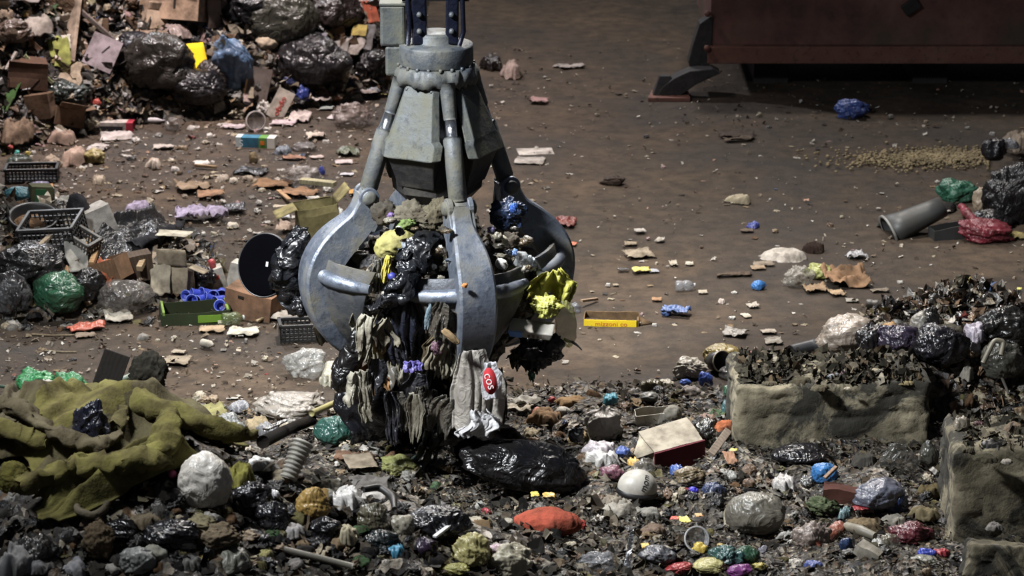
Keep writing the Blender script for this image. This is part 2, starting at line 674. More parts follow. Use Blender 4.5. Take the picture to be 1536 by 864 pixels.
def S(px, py, w, l, col, label, name='paper_sheet', cat='paper', kind='paper', hgt=0.12, rz=None, ragged=0.25, rx=0, ry=0, freq=2.0, n=16, group=None, lift=0.01):
    """crumpled sheet lying flat, centre seen at (px, py)"""
    p = spot(px, py, w, l)
    if w:
        x0, y0, x1, y1 = BOXES[-1]
        BOXES[-1] = (x0, py - l * 0.4, x1, py + l * 0.4)
    s = mpp(p)
    W = w * s
    L = min(l * s / 0.34, W * 1.6)
    o = sheet(W, L, hgt * W, nx(), n, freq, ragged).build(name, mat(kind, col), solid=0.004)
    o.location = p + Vector((0, 0, lift))
    o.rotation_euler = (R(rx), R(ry), R(rz) if rz is not None else random.uniform(-0.3, 0.3))
    return tag(o, label, cat, group)


def K(px, py, w, h, d, col, label, name='cardboard_box', cat='box', rz=0, rx=0, ry=0, kind='card', open_top=False, crush=0.02, flaps=(), lift=0.0, parts=None, top_scale=1.0, group=None, sink=0.02):
    """carton; w, h, d in frame units of its place; flaps: (side, angle)"""
    p0 = hit(px, py)
    s = mpp(p0)
    W, Hh, D = w * s, h * s, d * s
    p = spot(px, py, w, h + 0.3 * d, D * 0.4, sink)
    m = mat(kind, col)
    sd = nx()
    root = empty(name, label, cat, p + Vector((0, 0, lift)), (R(rx), R(ry), R(rz)), group)
    mb = panel_box(W, D, Hh, sd, crush * max(W, Hh), 6, open_top, top_scale)
    mb.build('body', m, root, smooth=False, solid=0.006 if open_top else 0)
    for side, ang, ln in flaps:
        fw, dx, dy, a = {'f': (W, 0, -D / 2, 0), 'b': (W, 0, D / 2, 180), 'l': (D, -W / 2, 0, -90), 'r': (D, W / 2, 0, 90)}[side]
        g = sheet(fw * 0.97, ln * s, 0.02 * fw, nx(), 6, 1.2, 0.06)
        g.xf(Matrix.Translation((0, -ln * s / 2, 0)))
        fo = g.build('flap', m, root, solid=0.006)
        fo.location = (dx * top_scale, dy * top_scale, Hh)
        fo.rotation_euler = Euler((R(-ang), 0, R(a)), 'XYZ')
        fo.rotation_mode = 'XYZ'
    for nm, kd, cl, (x, y, z), (dx, dy, dz) in parts or ():
        MB().box((x * W, y * D, z * Hh), (max(dx * W, 0.004), max(dy * D, 0.004), max(dz * Hh, 0.004))).build(nm, mat(kd, cl), root, smooth=False)
    return root, W, D, Hh


def PL(px0, py0, px1, py1, wid, thick, col, label, name='wooden_plank', cat='plank', kind='wood', z0=0.03, z1=0.03, group=None, roll=0):
    """board between two frame points, its ends raised z0, z1 above what lies below"""
    a, b = hit(px0, py0), hit(px1, py1)
    a.z += z0
    b.z += z1
    s = mpp(a)
    d = b - a
    L = d.length
    o = MB().box((0, 0, 0), (L, wid * s, thick * s)).build(name, mat(kind, col), smooth=False, bevel=0.004)
    o.location = (a + b) / 2
    q = d.to_track_quat('X', 'Z')
    o.rotation_mode = 'QUATERNION'
    o.rotation_quaternion = q @ Euler((R(roll), 0, 0)).to_quaternion()
    BOXES.append((min(px0, px1), min(py0, py1), max(px0, px1), max(py0, py1)))
    return tag(o, label, cat, group)


def BT(px, py, ln, rad, col, label, name='plastic_bottle', rz=0, kind='clear', cap='c8c8c8', lift=0.0, ry=0, cat='bottle', group=None):
    """bottle lying on its side"""
    p0 = hit(px, py)
    s = mpp(p0)
    L, r_ = ln * s, rad * s
    p = spot(px, py, ln, rad * 2)
    root = empty(name, label, cat, p + Vector((0, 0, r_ + lift)), (0, R(ry), R(rz)), group)
    M = Matrix.Rotation(R(90), 4, 'Y')
    prof = [(r_ * 0.8, -L / 2), (r_, -L * 0.46), (r_, -L * 0.2), (r_ * 0.88, -L * 0.12), (r_, -L * 0.04), (r_, L * 0.18), (r_ * 0.6, L * 0.34), (r_ * 0.32, L * 0.4), (r_ * 0.32, L * 0.46)]
    MB().lathe(prof, 16, M).build('body', mat(kind, col), root)
    MB().lathe([(r_ * 0.38, L * 0.43), (r_ * 0.4, L * 0.44), (r_ * 0.4, L * 0.5), (r_ * 0.36, L * 0.505)], 14, M).build('cap', mat('hard', cap), root)
    return root

# ================================================================== the setting
FLOOR = floor_material()


def ground():
    n, m = 150, 170
    X, Y = np.meshgrid(np.linspace(-9, 10, n), np.linspace(12, 46, m), indexing='ij')
    Z = -0.03 + 0.035 * vn2(X * 0.9, Y * 0.9) + 0.02 * vn2(X * 3, Y * 3, 2)
    Z = np.minimum(Z, 0.0)
    o = MB().grid(np.stack([X, Y, Z], -1)).build('floor', FLOOR)
    tag(o, None, None, kind='structure')


ground()

MIX = ['16140f', '3a352b', '1b1b1d', '57503f', '24211c', '6e675a', '121318', '4a3f31', '302b27', '8a8275', '1d1f18', '5c4a38', '2a2a2c', '3f3b33']
MULCH = mulch_material('mixed_waste', MIX, 15)
MULCH_FINE = mulch_material('fine_mixed_waste', MIX, 30)


def heap(name, fn, x0, x1, y0, y1, n, m, label, amp, mt, cut=0.015):
    X, Y = np.meshgrid(np.linspace(x0, x1, n), np.linspace(y0, y1, m), indexing='ij')
    Zb = fn(X, Y)
    P = np.stack([X.ravel(), Y.ravel(), Zb.ravel()], 1)
    b = (ridge(P * 3.1 + 2, 2) * 0.6 + ridge(P * 7.3 + 8, 1.5) * 0.35 + ridge(P * 15 + 3, 1.3) * 0.16 - 0.35).reshape(X.shape)
    Z = Zb + amp * b * np.clip(Zb / 0.15, 0, 1) - 0.03
    me = bpy.data.meshes.new(name)
    k = Zb > cut
    f = [(i * m + j, (i + 1) * m + j, (i + 1) * m + j + 1, i * m + j + 1) for i in range(n - 1) for j in range(m - 1) if k[i:i + 2, j:j + 2].any()]
    me.from_pydata(np.stack([X.ravel(), Y.ravel(), Z.ravel()], 1).tolist(), [], f)
    me.materials.append(mt)
    me.polygons.foreach_set('use_smooth', [True] * len(me.polygons))
    o = bpy.data.objects.new(name, me)
    COL.objects.link(o)
    return tag(o, label, 'waste', kind='stuff')


heap('waste_heap', h_rear, -8, -0.9, 29, 39, 200, 240, 'dark mixed waste of the tall heap at the back of the hall', 0.16, MULCH)
heap('waste_heap', h_mid, -7.2, -2.4, 23.5, 26.9, 170, 130, 'dark low heap of mixed waste on the open floor', 0.1, MULCH)
heap('waste_heap', h_fore, -5, 1.8, 13, 19.7, 240, 220, 'dark heap of mixed waste in front, under the olive blankets', 0.13, MULCH)
heap('waste_heap', h_field, -3.8, 5.6, 15, 22.4, 330, 250, 'thin layer of wet shredded waste around the concrete blocks', 0.1, MULCH_FINE)
heap('waste_heap', h_back, 2.2, 5, 20.9, 22.6, 110, 70, 'dark heap of waste behind the long concrete block', 0.1, MULCH)


# ------------------------------------------------------------------ rusty container with its outrigger
RUST = rust_material()
RAIL = steel_material('worn_rail', '5d3a30', '6a4c40', (0.45, 0.7), 0.1, 0.7)
DARKM = steel_material('dark_machine', '1b191a', '2a2624', (0.45, 0.7), 0.2, 0.6)


def container():
    Yf = 32.5
    r = empty('skip_container', 'big rusty red steel container on legs with a bare folding outrigger', 'container', (2.26, Yf, 0))
    w, zb, zt, dp = 5.6, 0.36, 1.95, 2.4
    MB().box((w / 2, dp / 2, (zb + zt) / 2 + 0.1), (w, dp, zt - zb - 0.2)).build('body', RUST, r, smooth=False, bevel=0.01)
    MB().box((w / 2, -0.03, zb + 0.1), (w + 0.06, 0.09, 0.2)).build('bottom_rail', RAIL, r, smooth=False, bevel=0.01)
    for x in (0.75, 2.6, 4.6):
        MB().box((x, 1.3, 0.19), (0.4, 1.6, 0.38)).build('leg', DARKM, r, smooth=False)
    MB().box((3.1, 1.0, 0.3), (4.8, 0.3, 0.14)).build('cross_beam', DARKM, r, smooth=False)
    # outrigger
    def prism(poly, y0, y1, shift=0.0):
        v = [((x - 1062) * .0077, y0 - shift * max(0, 110 - x + 930) / 100, max(.03, .36 + (93 - y) * .0066)) for x, y in poly]
        v += [(q[0], q[1] + (y1 - y0), q[2]) for q in v]
        m_ = len(poly)
        return MB().add(v, [tuple(range(m_)), tuple(reversed(range(m_, 2 * m_)))] + [(i, i + m_, (i + 1) % m_ + m_, (i + 1) % m_) for i in range(m_)])
    a = prism([(1060, 12), (1046, 24), (1036, 62), (1030, 92), (1036, 112), (1052, 112), (1064, 92), (1066, 14)], -.02, .2).build('outrigger_arm', DARKM, r, smooth=False, bevel=.01)
    prism([(1064, 94), (1076, 102), (1040, 122), (1024, 136), (1018, 142), (982, 142), (990, 126), (1008, 110), (1030, 98)], -.3, -.06).build('lower_link', DARKM, a, smooth=False, bevel=.012)
    MB().hexa([(-0.72, -0.42, 0.0), (-0.24, -0.42, 0.0), (-0.24, -0.02, 0.0), (-0.66, -0.02, 0.0)], [(-0.72, -0.42, 0.045), (-0.24, -0.42, 0.045), (-0.24, -0.02, 0.045), (-0.66, -0.02, 0.045)]).build('foot_plate', RAIL, a, smooth=False, bevel=0.005)
    MB().hexa([(-0.66, -0.3, 0.04), (-0.36, -0.3, 0.04), (-0.36, -0.12, 0.04), (-0.66, -0.12, 0.04)], [(-0.58, -0.26, 0.26), (-0.46, -0.26, 0.26), (-0.46, -0.16, 0.26), (-0.58, -0.16, 0.26)]).build('gusset', DARKM, a, smooth=False, bevel=0.005)
    for z in (0.55, 0.95):
        MB().lathe([(0.035, 0), (0.035, 0.05)], 12, Matrix.Translation((-0.04, -0.08, z)) @ Matrix.Rotation(R(90), 4, 'X')).build('pin', RAIL, a)
    MB().box((2.27, -0.05, 1.02), (0.2, 0.05, 0.14), Matrix.Rotation(R(-35), 3, 'Y')).build('handle', DARKM, r, smooth=False, bevel=0.01)


container()


# ------------------------------------------------------------------ concrete blocks
CONC = concrete_material()


def block(x0, x1, y0, y1, z1, label, rz=0, seed=1, r=0.07, chip=0.06, z0=-0.02, name='concrete_block', shear=0):
    n = 44
    w, d, h = x1 - x0, y1 - y0, z1 - z0
    mb = MB()
    g = np.linspace(-1, 1, n)
    a, b = np.meshgrid(g, g, indexing='ij')
    o = np.ones_like(a)
    for x, y, z in ((a, -o, b), (-a, o, b), (o, a, b), (-o, -a, b), (a, b, o), (a, -b, -o)):
        G = np.stack([x * w / 2, y * d / 2, z * h / 2], -1)
        half = np.array([w, d, h]) / 2
        inner = np.clip(G, -(half - r), half - r)
        dv = G - inner
        L = np.linalg.norm(dv, axis=-1, keepdims=True)
        G = inner + dv / np.maximum(L, 1e-6) * np.minimum(L, r)
        P = G.reshape(-1, 3) * 2.3 + seed * 5
        k = np.stack([vn(P + 9 * i) - 0.5 for i in range(3)], 1) * chip * 1.3 + np.stack([ridge(P * 3 + 9 * i) - 0.5 for i in range(3)], 1) * chip * 0.5 + np.stack([vn(P * 11 + 9 * i) - 0.5 for i in range(3)], 1) * chip * 0.3
        G = G + k.reshape(G.shape)
        G[..., 0] += shear * (G[..., 2] / h)
        mb.grid(G)
    ob = mb.build(name, CONC)
    ob.location = ((x0 + x1) / 2, (y0 + y1) / 2, (z0 + z1) / 2)
    ob.rotation_euler = (0, 0, R(rz))
    return tag(ob, label, 'concrete block')


block(1.66, 3.12, 20.4, 21.15, 0.62, 'long low concrete block with rounded edges and dark stains, waste lying along its top', 2, 1, 0.06, 0.045)
block(3.02, 4.7, 18.45, 19.25, 0.8, 'tall concrete block with a pale upright edge and a big dark stain', -3, 2, 0.04, 0.04)
o = block(2.98, 3.75, 17.62, 17.95, 0.38, 'pale broken concrete slab leaning at the foot of the tall block', -2, 3, 0.03, 0.05, -0.05, 'concrete_slab', 0.06)
o.rotation_euler = (R(-16), R(7), R(-3))


# ================================================================== the grapple
GY, GX = 20.45, -0.545
STEEL = steel_material('grey_worn_steel', '6a7280', '5b584e', (0.46, 0.66), 0.6, 0.36)
SHELL = steel_material('grimy_shell', '474a50', '4a463b', (0.4, 0.6), 0.35, 0.45)
PANEL = steel_material('dusty_panel', '3c4146', '545342', (0.38, 0.66), 0.2, 0.55)
HUBM = steel_material('dusty_hub', '464c54', '555347', (0.38, 0.64), 0.3, 0.45)
CORE = steel_material('oily_core', '202023', '3a362e', (0.45, 0.7), 0.3, 0.5)  # near-black tone for the inner body and the skirts below the panels
NAVY = steel_material('navy_hanger', '0c1020', '1c1e26', (0.5, 0.75), 0.4, 0.35)
CHROME = steel_material('chrome_rod', 'b8bcc4', '8c8c88', (0.55, 0.8), 0.95, 0.18)
AZ = [18, 108, 198, 288]


def pol(a, r, z, t=0.0):
    """azimuth a (from the camera side towards +x), radius, height, offset along the tangent"""
    a = R(a)
    return Vector((r * math.sin(a) + t * math.cos(a), -r * math.cos(a) + t * math.sin(a), z))


def grapple():
    g = empty('grapple', 'grey four-tined hydraulic grab hanging over the floor, clutching a load of waste', 'grapple', (GX, GY, 0))
    # rotator
    rt = MB().lathe([(0.20, 3.03), (0.262, 3.035), (0.268, 3.05), (0.268, 3.17), (0.262, 3.185), (0.16, 3.195), (0.15, 3.2), (0.15, 3.255), (0.14, 3.27)], 48).build('rotator', HUBM, g)
    fl = MB().lathe([(0.2, 2.9), (0.27, 2.915), (0.29, 2.935), (0.297, 2.96), (0.295, 2.99), (0.285, 3.02), (0.27, 3.035), (0.2, 3.04)], 96)
    V = fl.pts()
    rr_ = np.linalg.norm(V[:, :2], axis=1)
    q_ = ridge(np.stack([V[:, 0] * 22, V[:, 1] * 22, V[:, 2] * 9], 1), 1.5) - 0.4
    V[:, :2] *= (1 + 0.10 * q_ * (rr_ > 0.25))[:, None]
    V[:, 2] -= 0.05 * np.clip(q_, 0, 1) * (V[:, 2] < 2.95)
    fl.v = [V]
    fl.build('flange', HUBM, rt)
    for k in range(20):
        a = k * 360 / 20 + 8
        M = Matrix.Translation(pol(a, 0.272, 3.035))
        MB().lathe([(0.013, -0.01), (0.013, 0.014), (0.008, 0.018)], 8, M).build('bolt', HUBM, rt)
    # hanger
    for x, w in ((-0.115, 0.105), (0.115, 0.09)):
        mb = MB()
        mb.hexa([(x - w / 2, -0.12, 3.2), (x + w / 2, -0.12, 3.2), (x + w / 2, 0.12, 3.2), (x - w / 2, 0.12, 3.2)],
                [(x * 1.12 - w / 2, -0.10, 4.2), (x * 1.12 + w / 2, -0.10, 4.2), (x * 1.12 + w / 2, 0.1, 4.2), (x * 1.12 - w / 2, 0.1, 4.2)])
        h = mb.build('hanger_plate', NAVY, g, smooth=False, bevel=0.012)
        for z in (3.3, 3.42):
            MB().lathe([(0.02, 0), (0.02, 0.03), (0.012, 0.04)], 10, Matrix.Translation((x, -0.11, z)) @ Matrix.Rotation(R(90), 4, 'X')).build('bolt', HUBM, h)
    MB().tube([(-0.24, 0, 3.56), (0.24, 0, 3.56)], 0.07, 16).build('hanger_pin', NAVY, g)
    MB().tube([(-0.19, -0.05, 4.2), (-0.2, -0.1, 3.6), (-0.185, -0.12, 3.35), (-0.2, -0.1, 3.2)], 0.02, 10).build('hose', NAVY, g)
    MB().tube([(0.17, -0.05, 4.2), (0.19, -0.12, 3.6), (0.2, -0.14, 3.3), (0.17, -0.12, 3.2)], 0.018, 10).build('hose', NAVY, g)
    # hydraulic motor
    mt = MB().box((-0.31, 0.06, 3.32), (0.18, 0.2, 0.30)).build('motor_housing', PANEL, g, smooth=False, bevel=0.02)
    MB().box((-0.31, 0.06, 3.475), (0.19, 0.21, 0.02)).build('cover', PANEL, mt, smooth=False, bevel=0.006)
    MB().box((-0.29, 0.05, 3.06), (0.15, 0.17, 0.22)).build('gearbox', PANEL, mt, smooth=False, bevel=0.02)
    MB().box((-0.2, 0.02, 3.13), (0.1, 0.2, 0.1)).build('bracket', HUBM, mt, smooth=False, bevel=0.01)
    # inner body
    mb = MB()
    prof = [(0.16, 2.96), (0.3, 2.45), (0.27, 2.12), (0.13, 1.95), (0.12, 1.6)]
    mb.lathe([(r * 1.2, z) for r, z in prof][::-1], 8)
    mb.build('core', CORE, g, smooth=False)
    for a in AZ:
        # guard panel between two cylinders
        b = a - 45
        w0, w1, r0, r1, zt, zb = 0.135, 0.235, 0.235, 0.43, 2.93, 2.42
        q = MB()
        rows = [(w0 * 0.8, r0, zt), (w0, r0 + 0.02, zt - 0.05), (w0 * 1.04, r0 + 0.04, zt - 0.09), (w1 * 0.86, r1 - 0.045, zb + 0.13), (w1, r1 - 0.035, zb + 0.10), (w1, r1, zb + 0.01), (w1 * 0.8, r1, zb)]
        pts_o = [[pol(b, r, z, s * w) for s in (-1, -0.82, 0, 0.82, 1)] for w, r, z in rows]
        for rr in pts_o:                      # bent side lips
            rr[0] = rr[0] - pol(b, 0.05, 0)
            rr[-1] = rr[-1] - pol(b, 0.05, 0)
        G = np.array([[p[:] for p in rr] for rr in pts_o])
        q.grid(G)
        p = q.build('guard_panel', PANEL, g, smooth=False, solid=0.025, bevel=0.006)
        u = MB()
        top = [pol(b, r1 - 0.02, zb + 0.015, s * w1 * 0.82) for s in (-1, 1)] + [pol(b, 0.2, zb + 0.015, s * w1 * 0.82) for s in (1, -1)]
        bot = [pol(b, r1 - 0.11, zb - 0.24, s * w1 * 0.62) for s in (-1, 1)] + [pol(b, 0.15, zb - 0.24, s * w1 * 0.62) for s in (1, -1)]
        u.hexa(bot, top)
        u.build('skirt', CORE, p, smooth=False, bevel=0.01)
        for s in (-1, 1):
            MB().lathe([(0.014, 0), (0.014, 0.02)], 8, Matrix.Translation(pol(b, r0 + 0.02, zt - 0.05, s * 0.1))).build('bolt', HUBM, p)
        # cylinder
        A, Bq = pol(a, 0.27, 2.93), pol(a, 0.535, 2.1)
        c = MB().tube([A.lerp(Bq, 0.42), A.lerp(Bq, 0.44), A.lerp(Bq, 0.93), A.lerp(Bq, 0.95)], [0.055, 0.067, 0.067, 0.055], 20).build('cylinder', HUBM, g)
        MB().tube([A.lerp(Bq, 0.22), A.lerp(Bq, 0.43)], 0.042, 16).build('piston_rod', CHROME, c)
        MB().tube([A.lerp(Bq, -0.02), A.lerp(Bq, 0.05), A.lerp(Bq, 0.26), A.lerp(Bq, 0.28)], [0.06, 0.055, 0.05, 0.046], 16).build('rod_head', HUBM, c)
        MB().tube([A.lerp(Bq, 0.93), A.lerp(Bq, 1.04)], 0.045, 12).build('eye', HUBM, c)
        M = Matrix.Translation(Bq) @ Matrix.Rotation(R(a), 4, 'Z') @ Matrix.Rotation(R(90), 4, 'Y')
        MB().lathe([(0.035, -0.1), (0.055, -0.1), (0.055, 0.1), (0.035, 0.1)], 18, M).build('pin', STEEL, c)
        # tine: outer profile and inner profile
        out = [(0.60, 2.13), (0.63, 2.05), (0.67, 1.98), (0.76, 1.93), (0.88, 1.84), (0.97, 1.72), (1.025, 1.58), (1.03, 1.44), (1.0, 1.28), (0.94, 1.14), (0.86, 1.03), (0.76, 0.94), (0.64, 0.87), (0.53, 0.84)]
        inn = [(0.46, 2.11), (0.46, 2.02), (0.47, 1.93), (0.54, 1.83), (0.66, 1.72), (0.76, 1.6), (0.82, 1.48), (0.83, 1.38), (0.82, 1.27), (0.78, 1.16), (0.73, 1.07), (0.66, 0.98), (0.58, 0.91), (0.51, 0.85)]
        wid = [0.075, 0.08, 0.085, 0.1, 0.125, 0.135, 0.14, 0.14, 0.138, 0.13, 0.118, 0.1, 0.075, 0.03]

        def smoothen(P, k=4):
            P = np.array(P)
            x = np.arange(len(P))
            xi = np.linspace(0, len(P) - 1, (len(P) - 1) * k + 1)
            Q = np.stack([np.interp(xi, x, P[:, j]) for j in range(P.shape[1])], 1)
            for _ in range(6):
                Q[1:-1] = 0.25 * Q[:-2] + 0.5 * Q[1:-1] + 0.25 * Q[2:]
            return Q
        sp = smoothen(np.concatenate([np.array(out), np.array(inn), np.array(wid)[:, None]], 1))
        n = len(sp)
        sec = []
        for i, (ro, zo, ri, zi, w) in enumerate(sp):
            e = 0.018
            di = Vector((ri - ro, zi - zo)).normalized()
            cc = [(ro + di.x * e, zo + di.y * e, -w), (ro, zo, -w + e), (ro, zo, w - e), (ro + di.x * e, zo + di.y * e, w),
                  (ri, zi, w), (ri, zi, -w)]
            sec.append([pol(a, r, z, t)[:] for r, z, t in cc])
        mb = MB()
        V = np.array(sec).reshape(-1, 3)
        f = []
        for i in range(n - 1):
            for j in range(6):
                k = (j + 1) % 6
                f.append((i * 6 + j, i * 6 + k, (i + 1) * 6 + k, (i + 1) * 6 + j))
        f += [tuple(range(6)), tuple(reversed(range((n - 1) * 6, n * 6)))]
        mb.add(V, f)
        tn = mb.build('tine', STEEL, g, smooth=False)
        q = tn.modifiers.new('edge', 'BEVEL')
        q.width = 0.006
        q.segments = 1
        q.limit_method = 'ANGLE'
        q.angle_limit = R(35)
        # clevis lugs
        for s in (-1, 1):
            lug = MB()
            ring = [(0.535 + 0.075 * math.cos(R(k)), 2.1 + 0.075 * math.sin(R(k))) for k in range(-20, 201, 20)] + [(0.45, 1.93), (0.5, 1.84), (0.66, 1.88), (0.66, 1.98)]
            m_ = len(ring)
            t0, t1 = s * 0.055, s * 0.095
            v = [pol(a, r, z, t0)[:] for r, z in ring] + [pol(a, r, z, t1)[:] for r, z in ring]
            ff = [tuple(range(m_)), tuple(reversed(range(m_, 2 * m_)))] + [(i, i + m_, (i + 1) % m_ + m_, (i + 1) % m_) for i in range(m_)]
            lug.add(v, ff)
            lug.build('lug', STEEL, tn, smooth=False, bevel=0.006)
        M = Matrix.Translation(pol(a, 0.535, 2.1)) @ Matrix.Rotation(R(a), 4, 'Z') @ Matrix.Rotation(R(90), 4, 'Y')
        MB().lathe([(0.02, -0.125), (0.05, -0.12), (0.052, 0.12), (0.02, 0.125)], 18, M).build('pin', HUBM, tn)
        # side shells and rib bars
        for s in (-1, 1):
            nu, nv = 12, 18
            G = np.zeros((nu, nv, 3))
            for j in range(nv):
                v = j / (nv - 1)
                z = 1.68 - v * 0.76
                i0 = np.argmin(np.abs(sp[n // 4:, 1] - z)) + n // 4
                ro = sp[i0, 0] - 0.13
                wv = 0.05 + 0.37 * (1 - v) ** 0.8 * (1 - 0.18 * max(0, 0.25 - v) / 0.25)
                for i in range(nu):
                    u = i / (nu - 1)
                    r = ro - 0.06 * u - 0.2 * u * u * (1 - 0.5 * v)
                    G[i, j] = pol(a, r, z - 0.03 * u, s * (0.1 * (1 - 0.5 * v) + u * wv))[:]
            if s < 0:
                G = G[::-1]
            sh = MB().grid(G).build('shell_plate', SHELL, tn, solid=0.035, bevel=0.005)
            pb = [pol(a, 0.90 - 0.06 * u - 0.2 * u * u, 1.56 - 0.03 * u, s * (0.1 + 0.36 * u)) for u in (0.0, 0.25, 0.5, 0.75, 1.0)]
            MB().tube(pb, [0.055, 0.055, 0.053, 0.05, 0.035], 16).build('rib_bar', STEEL, sh)
    return g


grapple()


# ================================================================== more builders for odd things
def H(px, py, w, L, col, label, name, cat, kind='film', dy=-0.3, fold=0.05, taper=0.0, ragged=0.3, bulge=0.0, rz=0, rx=0, ry=0, nu=36, nv=36):
    """strip hanging in the grapple's load, its upper end seen at (px, py), dy behind (+) or before (-) the grapple's axis"""
    p = at_plane(px, py, GY + dy)
    s = mpp(p)
    o = hang(w * s, L * s, nx(), fold, nu, nv, taper, ragged, bulge).build(name, mat(kind, col), solid=0.006)
    o.location = p
    o.rotation_euler = (R(rx), R(ry), R(rz))
    return tag(o, label, cat)


def G(px, py, w, h, col, label, name, cat, kind='film', dy=-0.3, amp=0.35, freq=1.6, dep=0.7, rx=0, ry=0, rz=0, sub=4, streak=None):
    """lump held in the grapple's load, centre seen at (px, py)"""
    p = at_plane(px, py, GY + dy)
    s = mpp(p)
    b = blob(w * s, w * s * dep, h * s, nx(), amp, freq, sub, 0.0, streak)
    b.xf(Matrix.Translation((0, 0, -h * s / 2)))
    o = b.build(name, mat(kind, col))
    o.location = p
    o.rotation_euler = (R(rx), R(ry), R(rz))
    return tag(o, label, cat)


def TB(pts, rad, col, label, name, cat, kind='hard', z=0.03, flat=1.0, n=12, plane=None, wob=0.0, group=None):
    """tube or roll along frame points, lying on what is below (or hanging in the plane Y)"""
    P = []
    for q in pts:
        if plane is not None:
            P.append(at_plane(q[0], q[1], plane + (q[2] if len(q) > 2 else 0)))
        else:
            v = hit(q[0], q[1])
            v.z += z + (q[2] if len(q) > 2 else 0)
            P.append(v)
    A = np.array([p[:] for p in P])
    k = max(4, int(40 / max(1, len(P) - 1)))
    x = np.arange(len(A))
    xi = np.linspace(0, len(A) - 1, (len(A) - 1) * k + 1)
    Q = np.stack([np.interp(xi, x, A[:, j]) for j in range(3)], 1)
    for _ in range(k):
        Q[1:-1] = 0.25 * Q[:-2] + 0.5 * Q[1:-1] + 0.25 * Q[2:]
    s = mpp(P[0])
    r_ = np.interp(np.linspace(0, 1, len(Q)), np.linspace(0, 1, len(rad)) if isinstance(rad, (list, tuple)) else [0, 1], rad if isinstance(rad, (list, tuple)) else [rad, rad]) * s
    mb = MB().tube(Q, list(r_), n, flat=flat)
    if wob:
        V = mb.pts()
        sd = nx()
        d = np.stack([vn(V * 5 + sd + 7 * i) + 0.6 * ridge(V * 13 + sd + 3 * i) - 0.75 for i in range(3)], 1)
        mb.v = [V + d * wob]
    o = mb.build(name, mat(kind, col))
    if plane is None:
        xs, ys = [q[0] for q in pts], [q[1] for q in pts]
        BOXES.append((min(xs), min(ys) - 4, max(xs), max(ys) + 4))
    return tag(o, label, cat, group)


def DR(quad, col, label, name='blanket', cat='blanket', kind='cloth', amp=0.1, fr=(2.0, 6.0), lift=0.02, n=70, ragged=0.2, stripe=None):
    """cloth thrown over the heap: four frame points (far left, far right, near right, near left)"""
    C = [np.array(hit(*q)[:]) for q in quad]
    sd = nx() * 3.3
    u, v = np.meshgrid(np.linspace(0, 1, n), np.linspace(0, 1, n), indexing='ij')
    P = np.stack([u.ravel(), v.ravel(), np.full(u.size, sd)], 1)
    e = (vn(P * np.array([4, 4, 1])) - 0.5) * ragged
    uu = np.clip(u.ravel(), 0, 1) + e * (np.abs(u.ravel() - 0.5) * 2) ** 3
    vv = np.clip(v.ravel(), 0, 1) + (vn(P * np.array([4, 4, 1]) + 5) - 0.5) * ragged * (np.abs(v.ravel() - 0.5) * 2) ** 3
    X = ((1 - uu) * (1 - vv))[:, None] * C[0] + (uu * (1 - vv))[:, None] * C[1] + (uu * vv)[:, None] * C[2] + ((1 - uu) * vv)[:, None] * C[3]
    wv = vn(np.stack([uu * 2, vv * 2, np.full(uu.size, sd + 2)], 1))
    Q = np.stack([uu * fr[0] + 1.2 * wv, vv * fr[1] + 1.5 * wv, np.full(uu.size, sd)], 1)
    fold = ridge(Q, 1.5) * 0.8 + ridge(Q * 2.3 + 4, 1.5) * 0.3 + ridge(Q * 5.1 + 4, 1.3) * 0.08
    edge = np.minimum(np.minimum(uu, 1 - uu), np.minimum(vv, 1 - vv))
    z = terrain(X[:, 0], X[:, 1]) + lift + amp * fold * np.clip(edge * 6, 0.15, 1)
    mb = MB().grid(np.stack([X[:, 0], X[:, 1], z], 1).reshape(n, n, 3))
    c2 = [mat(kind, col)]
    if stripe:
        c2.append(mat(kind, stripe))
        band = (np.sin(uu * 3 + vv * 11 + wv * 4) > 0.35).reshape(n, n)
        mb.m = [1 if band[i, j] else 0 for i in range(n - 1) for j in range(n - 1)]
    o = mb.build(name, c2, solid=0.012)
    return tag(o, label, cat)


def bars(w, d, h, nw, nd, nh, t=0.012):
    """open lattice crate"""
    mb = MB()
    for i in range(nw + 1):
        x = -w / 2 + w * i / nw
        for y in (-d / 2, d / 2):
            mb.box((x, y, h / 2), (t, t, h))
        mb.box((x, 0, t), (t, d, t))
    for i in range(nd + 1):
        y = -d / 2 + d * i / nd
        for x in (-w / 2, w / 2):
            mb.box((x, y, h / 2), (t, t, h))
        mb.box((0, y, t), (w, t, t))
    for k in range(nh + 1):
        z = h * k / nh
        for y in (-d / 2, d / 2):
            mb.box((0, y, z), (w, t * 1.2, t))
        for x in (-w / 2, w / 2):
            mb.box((x, 0, z), (t * 1.2, d, t))
    return mb


def CR(px, py, w, h, d, col, label, rz=0, rx=0, ry=0, lift=0.0, nw=9, name='plastic_crate'):
    p0 = hit(px, py)
    s = mpp(p0)
    p = spot(px, py, w, h + 0.3 * d, d * s * 0.4)
    r = empty(name, label, 'crate', p + Vector((0, 0, lift)), (R(rx), R(ry), R(rz)))
    W, D, Hh = w * s, d * s, h * s
    m = mat('hard', col)
    bars(W, D, Hh, nw, max(3, int(nw * d / w)), 4).build('lattice', m, r, smooth=False)
    mb = MB()
    for y in (-D / 2, D / 2):
        mb.box((0, y, Hh), (W + 0.03, 0.03, 0.03))
    for x in (-W / 2, W / 2):
        mb.box((x, 0, Hh), (0.03, D + 0.03, 0.03))
    mb.build('rim', m, r, smooth=False, bevel=0.005)
    return r


# ================================================================== the load in the grapple
LOAD = mulch_material('grabbed_waste', ['100f0d', '2a261e', '14151a', '4b4538', '1d1a17', '5a5446', '101218', '3a3023', '26221e', '6a6354', '191a1c', '423528'], 20)


